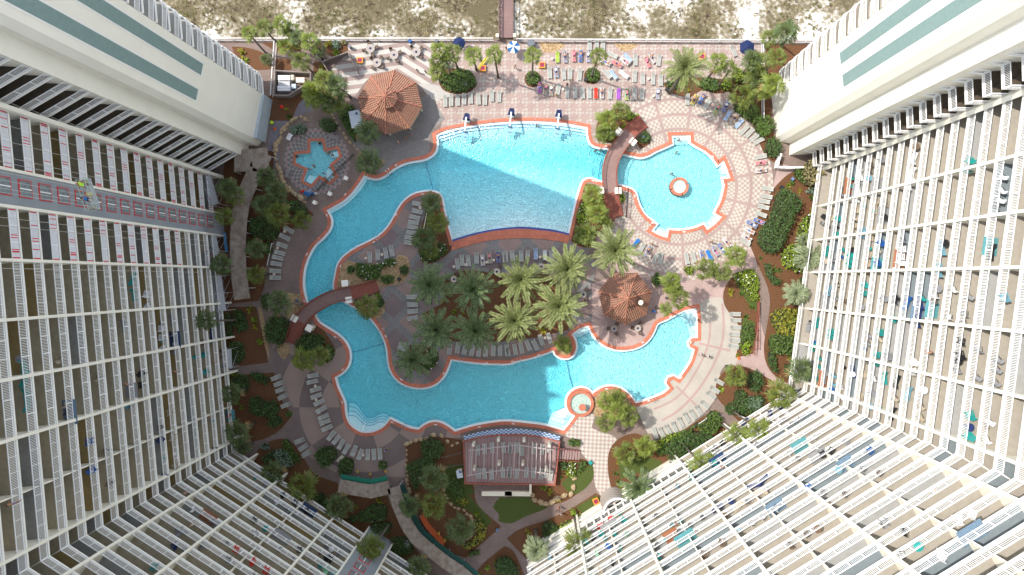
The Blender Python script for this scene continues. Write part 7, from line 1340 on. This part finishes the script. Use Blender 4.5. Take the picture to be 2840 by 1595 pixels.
# white garden walls and the arched patio wall by the lower right wing
def gwall(pts, h, m_, lab, wd=.3, name="garden_wall", cap=None):
    p = [Wp(q, h) for q in smooth_poly(pts, 6, closed=False)]; c = p[0].copy(); t = empty(name, (c.x, c.y, 0), 0, lab, "wall"); q = MB(); xy = [(a.x - c.x, a.y - c.y) for a in p]; A, B = offset(xy, wd / 2, False), offset(xy, -wd / 2, False)
    q.strip(A, B, h, h, 0, False); q.strip(A, A, 0, h, 0, False); q.strip(B, B, h, 0, 0, False); q.build("wall", m_, t); return t
pz = 5.2; pc_ = Wp(P1('G', 1120, 800), pz); t = empty("round_patio", (pc_.x, pc_.y, 0), 0, "small round raised patio with white arched railing wall at the lower right wing", "patio"); pr_ = 2.35
q = MB(); q.prism(circ((0, 0), pr_, 30), 0, pz, 0); q.build("patio_floor", [walkm], t); aa = [(pr_ * math.cos(a), pr_ * math.sin(a)) for a in np.linspace(R(20), R(235), 20)]; q = MB(); o1 = offset(aa, .14, False); o2 = offset(aa, -.14, False); q.strip(o1, o2, pz + 1.1, pz + 1.1, 0, False); q.strip(o1, o1, pz + .9, pz + 1.1, 0, False); q.strip(o2, o2, pz + 1.1, pz + .9, 0, False)
for a, b_ in zip(aa, aa[1:]):
    for u in (0, .33, .66): q.box((a[0] + (b_[0] - a[0]) * u, a[1] + (b_[1] - a[1]) * u, pz + .5), (.05, .05, 1.0))
q.build("railing", wht, t)
gwall(P('E', (2275, 625), (2576, 625)) + P('G', (0, 622), (255, 628)), .7, creamp, "long cream wall below the pergola's dark shade", .75); gwall(P('G', (255, 530), (255, 628)), 1.6, creamp, "short cream wall at the right end of the long cream wall", .35)
gwall(P('8', (200, 220), (310, 225), (430, 222), (650, 218)), 1.4, wht, "white wall in front of the right tower's corner recess", .3); gwall(P('8', (235, 90), (210, 160), (200, 225)), 1.4, wht, "white wall end piece beside the paved recess", .3); gwall(P('B', (2320, 1262), (2420, 1310)), .8, wht, "small white wall in the bed by the lower right wing", .3)
rtable(P1('G', 1165, 730), .5, "on the right of the small round patio", M("pale_green_table", (.4, .5, .42)), 0, "", z=5.2); rtable(P1('G', 1060, 810), .4, "on the left of the small round patio", iron, 2, "chairs on the round patio", z=5.2, off=.5)
# lamp poles
for r_, x0, y0, x1, y1, lab in (('6', 190, 985, 150, 1200, "thin white pole leaning over the left deck shrubs"), ('6', 1735, 655, 1700, 840, "thin white pole behind the island loungers"), ('B', 2005, 1290, 1800, 1425, "thin white pole over the lower hedge")):
    a, b_ = P1(r_, x0, y0), P1(r_, x1, y1); c, d = Wp(a, .8), Wp(b_, .3); t = empty("pole", (c.x, c.y, 0), 0, lab, "pole"); MB().tube([(0, 0, .8), (d.x - c.x, d.y - c.y, .4)], .045, 6).build("shaft", wht, t); MB().tube([(0, 0, 0), (0, 0, .8)], .05, 6).build("stake", wht, t)
# ---------------------------------------------------------------- building works on the left
def canopy(pts, wd, h, lab, sidem=None, side=1):
    p = smooth_poly(pts, 26, 90, closed=False); root = empty("covered_walkway", (*Wp(p[0], h).xy, 0), 0, lab, "walkway"); o0 = root.location; A, B = offset(p, wd / 2, False), offset(p, -wd / 2, False)
    for i in range(len(p) - 1):
        q = MB(); dz = .05 * (i % 2); po = [Wp(a, h) for a in (A[i], A[i + 1], B[i + 1], B[i])]; po = [(a.x - o0.x, a.y - o0.y) for a in po]
        if area2(po) < 0: po = po[::-1]
        q.prism(po, h + dz, h + dz + .05, 0, bottom=True); q.build("roof_board", ply, root)
        for sd in (A, B): a = Wp(sd[i], h); q = MB(); q.box((a.x - o0.x, a.y - o0.y, h / 2), (.1, .1, h)); q.build("post", galv, root)
    if sidem:
        S1 = A if side > 0 else B; S2 = offset(p, side * (wd / 2 + 14), False); q = MB(); u = [Wp(a, h - .3) for a in S1]; v = [Wp(a, h + .9) for a in S2]
        for i in range(len(p) - 1): q.add([(x.x - o0.x, x.y - o0.y, x.z) for x in (u[i], u[i + 1], v[i + 1], v[i])], [(0, 1, 2, 3)])
        q.build("mesh_screen", sidem, root)
    return root
canopy([(735, 425), (712, 470), (690, 515), (672, 560), (664, 610), (660, 680), (662, 745), (672, 830)], 44, 2.6, "plywood covered walkway along the left tower")
canopy(P('S', (650, 445), (700, 445), (745, 440)), 62, 2.6, "wide plywood roof at the foot of the left end wall")
canopy(P('E', (860, 545), (1000, 570), (1180, 600), (1360, 560)), 38, 2.8, "plywood covered walkway with green screen on the lower left deck", mesh_g, 1)
canopy(P('E', (1400, 560), (1450, 720), (1520, 900), (1620, 1060), (1760, 1180), (1900, 1290), (2050, 1390), (2180, 1500)), 36, 2.8, "long diagonal plywood covered walkway with dark green screen", M("dark_green_mesh", (.015, .07, .06), (.02, .09, .07), 2), 1)
w_ = [Wp(p, 1.2) for p in smooth_poly(P('E', (1660, 850), (1720, 960), (1800, 1050), (1890, 1140)), 10, closed=False)]; t = empty("barrier", (w_[0].x, w_[0].y, 0), 0, "orange mesh barrier sagging beside the diagonal walkway", "barrier"); q = MB()
for a, b_ in zip(w_, w_[1:]): 
    d = (b_ - a).normalized(); nn = Vector((-d.y, d.x, 0)) * .55; q.add([tuple(x - t.location) for x in (a + Vector((0, 0, .1)), b_ + Vector((0, 0, .1)), b_ + nn - Vector((0, 0, 1.0)), a + nn - Vector((0, 0, 1.0)))], [(0, 1, 2, 3)])
q.build("netting", orange, t)
for k in (0, len(w_) // 2, -1): q = MB(); q.box(tuple(Vector((w_[k].x, w_[k].y, .65)) - t.location), (.08, .08, 1.3)); q.build("post", galv, t)
for i, (x, y) in enumerate(((1045, 405), (1168, 430), (1322, 403), (1850, 1020), (1910, 1090))): c = Wp(P1('E', x, y), .9); t = empty("warning_light", (c.x, c.y, 0), 0, f"yellow warning light on the works barrier, {ordw(i)} from left", "lamp", "yellow warning lights"); MB().cyl((0, 0, 0), .05, .8, 8).build("post", galv, t); MB().cyl((0, 0, .8), .2, .2, 12).build("lamp", yellow, t)
def scaffold(p0, p1, wd, h, lab):
    a, b_ = Wp(p0, h), Wp(p1, h); d = b_ - a; L = d.length; t = empty("scaffold", (a.x, a.y, 0), math.atan2(d.y, d.x), lab, "scaffold", "scaffold platforms by the left tower"); n = max(1, int(L / 2.2))
    for k in range(n): q = MB(); q.box((L * (k + .5) / n, 0, h), (L / n - .05, wd, .06)); q.build("platform", galv, t)
    for k in range(n + 1):
        for s_ in (-1, 1): q = MB(); q.box((L * k / n, s_ * wd / 2, h / 2 + .5), (.06, .06, h + 1)); q.build("post", galv, t)
    q = MB()
    for s_ in (-1, 1): 
        for z in (h + .5, h + 1.0): q.box((L / 2, s_ * wd / 2, z), (L, .045, .045))
        for k in range(n): q.bar((L * k / n, s_ * wd / 2, 0), (L * (k + 1) / n, s_ * wd / 2, h), .04, .04)
    q.build("brace", galv, t)
scaffold(P1('5', 2050, 290), P1('5', 2140, 600), 1.1, 4, "metal scaffold platform above the taped windows' right end"); scaffold((590, 655), (606, 740), 1.1, 4, "scaffold walkway below the grey shaft"); scaffold((604, 765), (618, 862), 1.1, 4, "long scaffold walkway at the foot of the left tower"); scaffold(P1('9', 2262, 600), P1('9', 2268, 790), 1.1, 3, "small mesh scaffold by the lower left garden")
c = Wp((625, 672), 1); t = empty("pipe_rack", (c.x, c.y, 0), R(96), "bundle of blue pipes beside the scaffold", "pipes")
for k in range(4): MB().tube([(-1.6, .12 * k, .5 + .05 * (k % 2)), (1.6, .12 * k + .05, .5)], .06, 6).build("pipe", M("light_blue_pipe", (.12, .35, .6), rough=.4), t)
# swing stage hanging on the grey shaft with two workers
zs = 52.0; c = Wp((254, 541), zs); aR = math.atan2(-(585 - 498), 268 - 240); t = empty("swing_stage", (c.x, c.y, zs), aR, "suspended work platform in front of the grey taped wall", "work platform")
q = MB(); q.box((0, 0, 0), (2.9, .75, .06)); q.build("platform", galv, t); q = MB()
for s_ in (-.38, .38):
    for z in (.5, 1.0): q.box((0, s_, z), (2.9, .04, .04))
    for k in range(7): q.box((-1.45 + 2.9 * k / 6, s_, .5), (.04, .04, 1.0))
q.build("guard_rail", M("pale_green_rail", (.4, .5, .42), rough=.5), t); q = MB(); q.box((1.25, 0, .4), (.3, .4, .6)); q.box((-1.2, 0, .35), (.35, .4, .5)); q.build("motor", M("motor_grey", (.3, .28, .22)), t)
q = MB(); q.tube([(1.3, .2, .6), (1.3, .2, 30)], .02, 4); q.tube([(-1.3, .2, .6), (-1.3, .2, 30)], .02, 4); q.build("cable", galv, t)
d = Vector((math.cos(aR), math.sin(aR), 0))
person((c.x - d.x * .85, c.y - d.y * .85, zs + .03), aR + 1.6, 'walk', "worker in a lime vest and white helmet at the platform's upper end", 2, 'y', 'y', 1, "workers on the platform"); person((c.x + d.x * .5, c.y + d.y * .5, zs + .03), aR + 1.6, 'walk', "worker in a blue shirt and blue helmet at the platform's lower end", 2, 'b', 'n', 0, "workers on the platform")
o = MB(); o.cyl((c.x - d.x * .05, c.y - d.y * .05, zs + .03), .18, .4, 12, r2=.22); tag(o.build("bucket", M("straw_yellow", (.6, .5, .2))), "yellow bucket between the two workers", "bucket")
# hanging ropes running down the left facade
def rope(pts, lab, grp="ropes hanging down the left tower"):
    q = MB(); q.tube(pts, .022, 4); tag(q.build("rope", M("rope_white", (.55, .55, .5), rough=.6)), lab, "rope", grp)
RN = [(.17, 1), (.185, 1), (.20, 1), (.10, 0), (.115, 0), (.23, 1), (.26, 1), (.29, 0), (.02, 0)]
for i, (r_, f_) in enumerate(RN):
    a = on_left(r_); p = VO(*a); p = p * .985; rope([(p.x, p.y, 4 + i), (p.x * 1.0, p.y, TOP)], f"thin white rope hanging down the left tower, {ordw(sorted(RN, reverse=True).index((r_, f_)))} from the top")
# ---------------------------------------------------------------- balcony furniture
mats_ch = [('teal', teal), ('grey', M("grey_furniture", (.20, .20, .21), (.26, .26, .27), 4)), ('blue', blue), ('white', M("white_furniture", (.7, .7, .7), rough=.5)), ('brown', M("brown_furniture", (.14, .09, .06), (.18, .12, .08), 4)), ('tan', M("tan_furniture", (.42, .35, .26), rough=.7)), ('navy', M("navy_furniture", (.02, .035, .12), rough=.7)), ('red', redp), ('light blue', M("light_blue_furniture", (.14, .3, .38), rough=.6)), ('mint', M("mint_furniture", (.3, .6, .38), rough=.6)), ('black', black)]
wts = [5, 9, 2.5, 4, 5, 5, 2, .6, 2.5, .5, 5]
protos = {}
def proto(kind, cn, m_):
    if (kind, cn) in protos: return protos[(kind, cn)]
    if kind == 'chair':
        t = empty("armchair"); q = MB()
        for k in range(5): q.box((-.22 + .12 * k, 0, .38 + .02 * k), (.1, .56, .03))
        q.build("seat", m_, t); q = MB()
        for k in range(5): q.box((-.36, -.24 + .12 * k, .7), (.03, .1, .72), ry=-.3)
        q.build("backrest", m_, t)
        for s_ in (-.33, .33): q = MB(); q.box((0, s_, .58), (.66, .12, .03)); q.box((.26, s_, .29), (.07, .06, .58)); q.box((-.24, s_, .29), (.07, .06, .58)); q.build("armrest", m_, t)
    elif kind == 'folding':
        t = empty("folding_chair"); q = MB(); q.box((0, 0, .44), (.46, .46, .03)); q.build("seat", m_, t); q = MB(); q.box((-.28, 0, .74), (.03, .44, .56), ry=-.22); q.build("backrest", m_, t)
        for s_ in (-.24, .24): q = MB(); q.bar((-.25, s_, 0), (.25, s_, .44), .03, .03); q.bar((.25, s_, 0), (-.25, s_, .44), .03, .03); q.box((0, s_, .64), (.5, .04, .03)); q.build("leg", black, t)
    elif kind == 'chaise':
        t = empty("chaise_longue"); q = MB(); q.box((.25, 0, .33), (1.15, .6, .06)); q.build("seat", m_, t); q = MB(); q.box((-.55, 0, .55), (.65, .6, .06), ry=.7); q.build("backrest", m_, t); q = MB()
        for sx in (-.3, .7):
            for s_ in (-.26, .26): q.box((sx, s_, .16), (.05, .05, .32))
        q.build("leg_frame", black, t)
    elif kind == 'table':
        t = empty("balcony_table"); q = MB(); q.cyl((0, 0, .68), .42, .03, 18); q.build("table_top", m_, t); q = MB(); q.cyl((0, 0, 0), .04, .68, 8); q.cyl((0, 0, 0), .24, .04, 12); q.build("stand", m_, t)
    elif kind == 'stool':
        t = empty("side_table"); q = MB(); q.cyl((0, 0, .42), .25, .03, 14); q.build("table_top", m_, t); q = MB(); q.cyl((0, 0, 0), .05, .42, 6); q.build("stand", m_, t)
    protos[(kind, cn)] = (t, [0]); return protos[(kind, cn)]
KL = {'chair': ("slatted armchair", "armchair"), 'folding': ("folding chair", "chair"), 'chaise': ("chaise longue", "chaise longue"), 'table': ("round table", "table"), 'stool': ("small round table", "side table")}
rugm = [('blue grey', M("blue_grey_rug", (.10, .16, .22), (.14, .2, .26), 5, .95)), ('navy', M("navy_rug", (.02, .04, .09), (.03, .055, .12), 5, .95)), ('grey', M("grey_rug", (.2, .2, .2), (.26, .26, .26), 5, .95)), ('teal', M("teal_rug", (.06, .2, .22), (.1, .27, .28), 5, .95)), ('rust', M("rust_rug", (.25, .10, .05), (.3, .12, .06), 5, .95))]
rb = random.Random(23); cnt = {}; nth = 0
def blab(side, k, i): return f"{ordw(k)} storey, {ordw(i)} bay, {'shaded left' if side == 'L' else 'sunlit right'} tower"
rb.shuffle(BAYS); nitem = 0
for side, i, k, a, b_, c_, d_, kd in BAYS:
    z = zk(k) + .008; L = (b_ - a).length; mid = (a + b_ + c_ + d_) / 4
    if not seen((mid.x / S, -mid.y / S), z, -5) or z > 62: continue
    if side == 'L' and (i < 3 or i == 4 and k > 3): continue
    if i < 3 or nitem > 640 or L < 3: continue
    pr = .62 if side == 'R' else .5
    if rb.random() > pr: continue
    ux = (b_ - a).normalized(); uy = (d_ - a).normalized(); used_lab = set()
    if rb.random() < .22:
        cn, m_ = rugm[rb.choice([0, 0, 1, 2, 2, 3, 4])]; p = a + ux * rb.uniform(L * .3, L * .7) + uy * 1.15; q = MB(); rl = rb.uniform(1.8, 2.8); q.box((0, 0, .01), (rl, 1.5, .015)); o = q.build("rug", m_); o.location = (p.x, p.y, z); o.rotation_euler = (0, 0, math.atan2(ux.y, ux.x)); tag(o, f"{cn} rug, {blab(side, k, i)}", "rug", "balcony rugs"); nitem += 1
    slots = [s_ / 5 for s_ in range(5)]; rb.shuffle(slots); cn, m_ = rb.choices(mats_ch, wts)[0]; ck_ = rb.choice(['chair', 'chair', 'folding', 'folding', 'chaise']); nch = rb.choice([1, 2, 2, 3]); lst = [(ck_, cn, m_)] * nch
    if rb.random() < .55: tcn, tm_ = rb.choices(mats_ch, wts)[0]; lst.append((rb.choice(['table', 'stool', 'stool']), tcn, tm_))
    if rb.random() < .25: lst.append(('folding', *rb.choices(mats_ch, wts)[0]))
    lst = list(zip(slots, lst)); lst.sort(key=lambda t: t[0]); kinds_ = [t[1][0] + t[1][1] for t in lst]; seen_k = {}
    for s_, (kk, cn2, mm_) in lst:
        key = kk + cn2; j = seen_k.get(key, 0); seen_k[key] = j + 1; tot = kinds_.count(key); x = .45 + (L - .9) * (s_ + .1 + rb.uniform(-.04, .04)); dep = rb.uniform(.75, 1.35) if kk != 'chaise' else 1.1; p = a + ux * x + uy * dep
        src, us_ = proto(kk, cn2, mm_); rz = math.atan2(uy.y, uy.x) + math.pi + rb.uniform(-.7, .7) if kk != 'chaise' else math.atan2(ux.y, ux.x) + (0 if rb.random() < .5 else math.pi) + rb.uniform(-.3, .3)
        o_ = place(src, us_, (p.x, p.y, z), rz, f"{cn2} {KL[kk][0]}{'' if tot == 1 else ' ' + ordw(j) + ' of ' + str(tot)}, {blab(side, k, i)}", KL[kk][1], "balcony furniture", 1.0 if kk != 'chair' else rb.uniform(.95, 1.1)); nitem += 1
# people on the balconies
pb = [b for b in BAYS if seen((b[3].x / S, -b[3].y / S), zk(b[2]), -30) and 3 < b[1] and zk(b[2]) < 55 and (b[0] == 'R' or b[1] > 5)][:12]
for side, i, k, a, b_, c_, d_, kd in pb:
    ux = (b_ - a).normalized(); uy = (d_ - a).normalized(); p = a + ux * (b_ - a).length * .5 + uy * .55; lk = look[rb.choice('abcd')]
    person((p.x, p.y, zk(k) + .01), math.atan2(-uy.y, -uy.x), 'stand', f"person {lk[4]} at railing, {blab(side, k, i)}", lk[0], lk[1], lk[2], lk[3], "people on balconies")
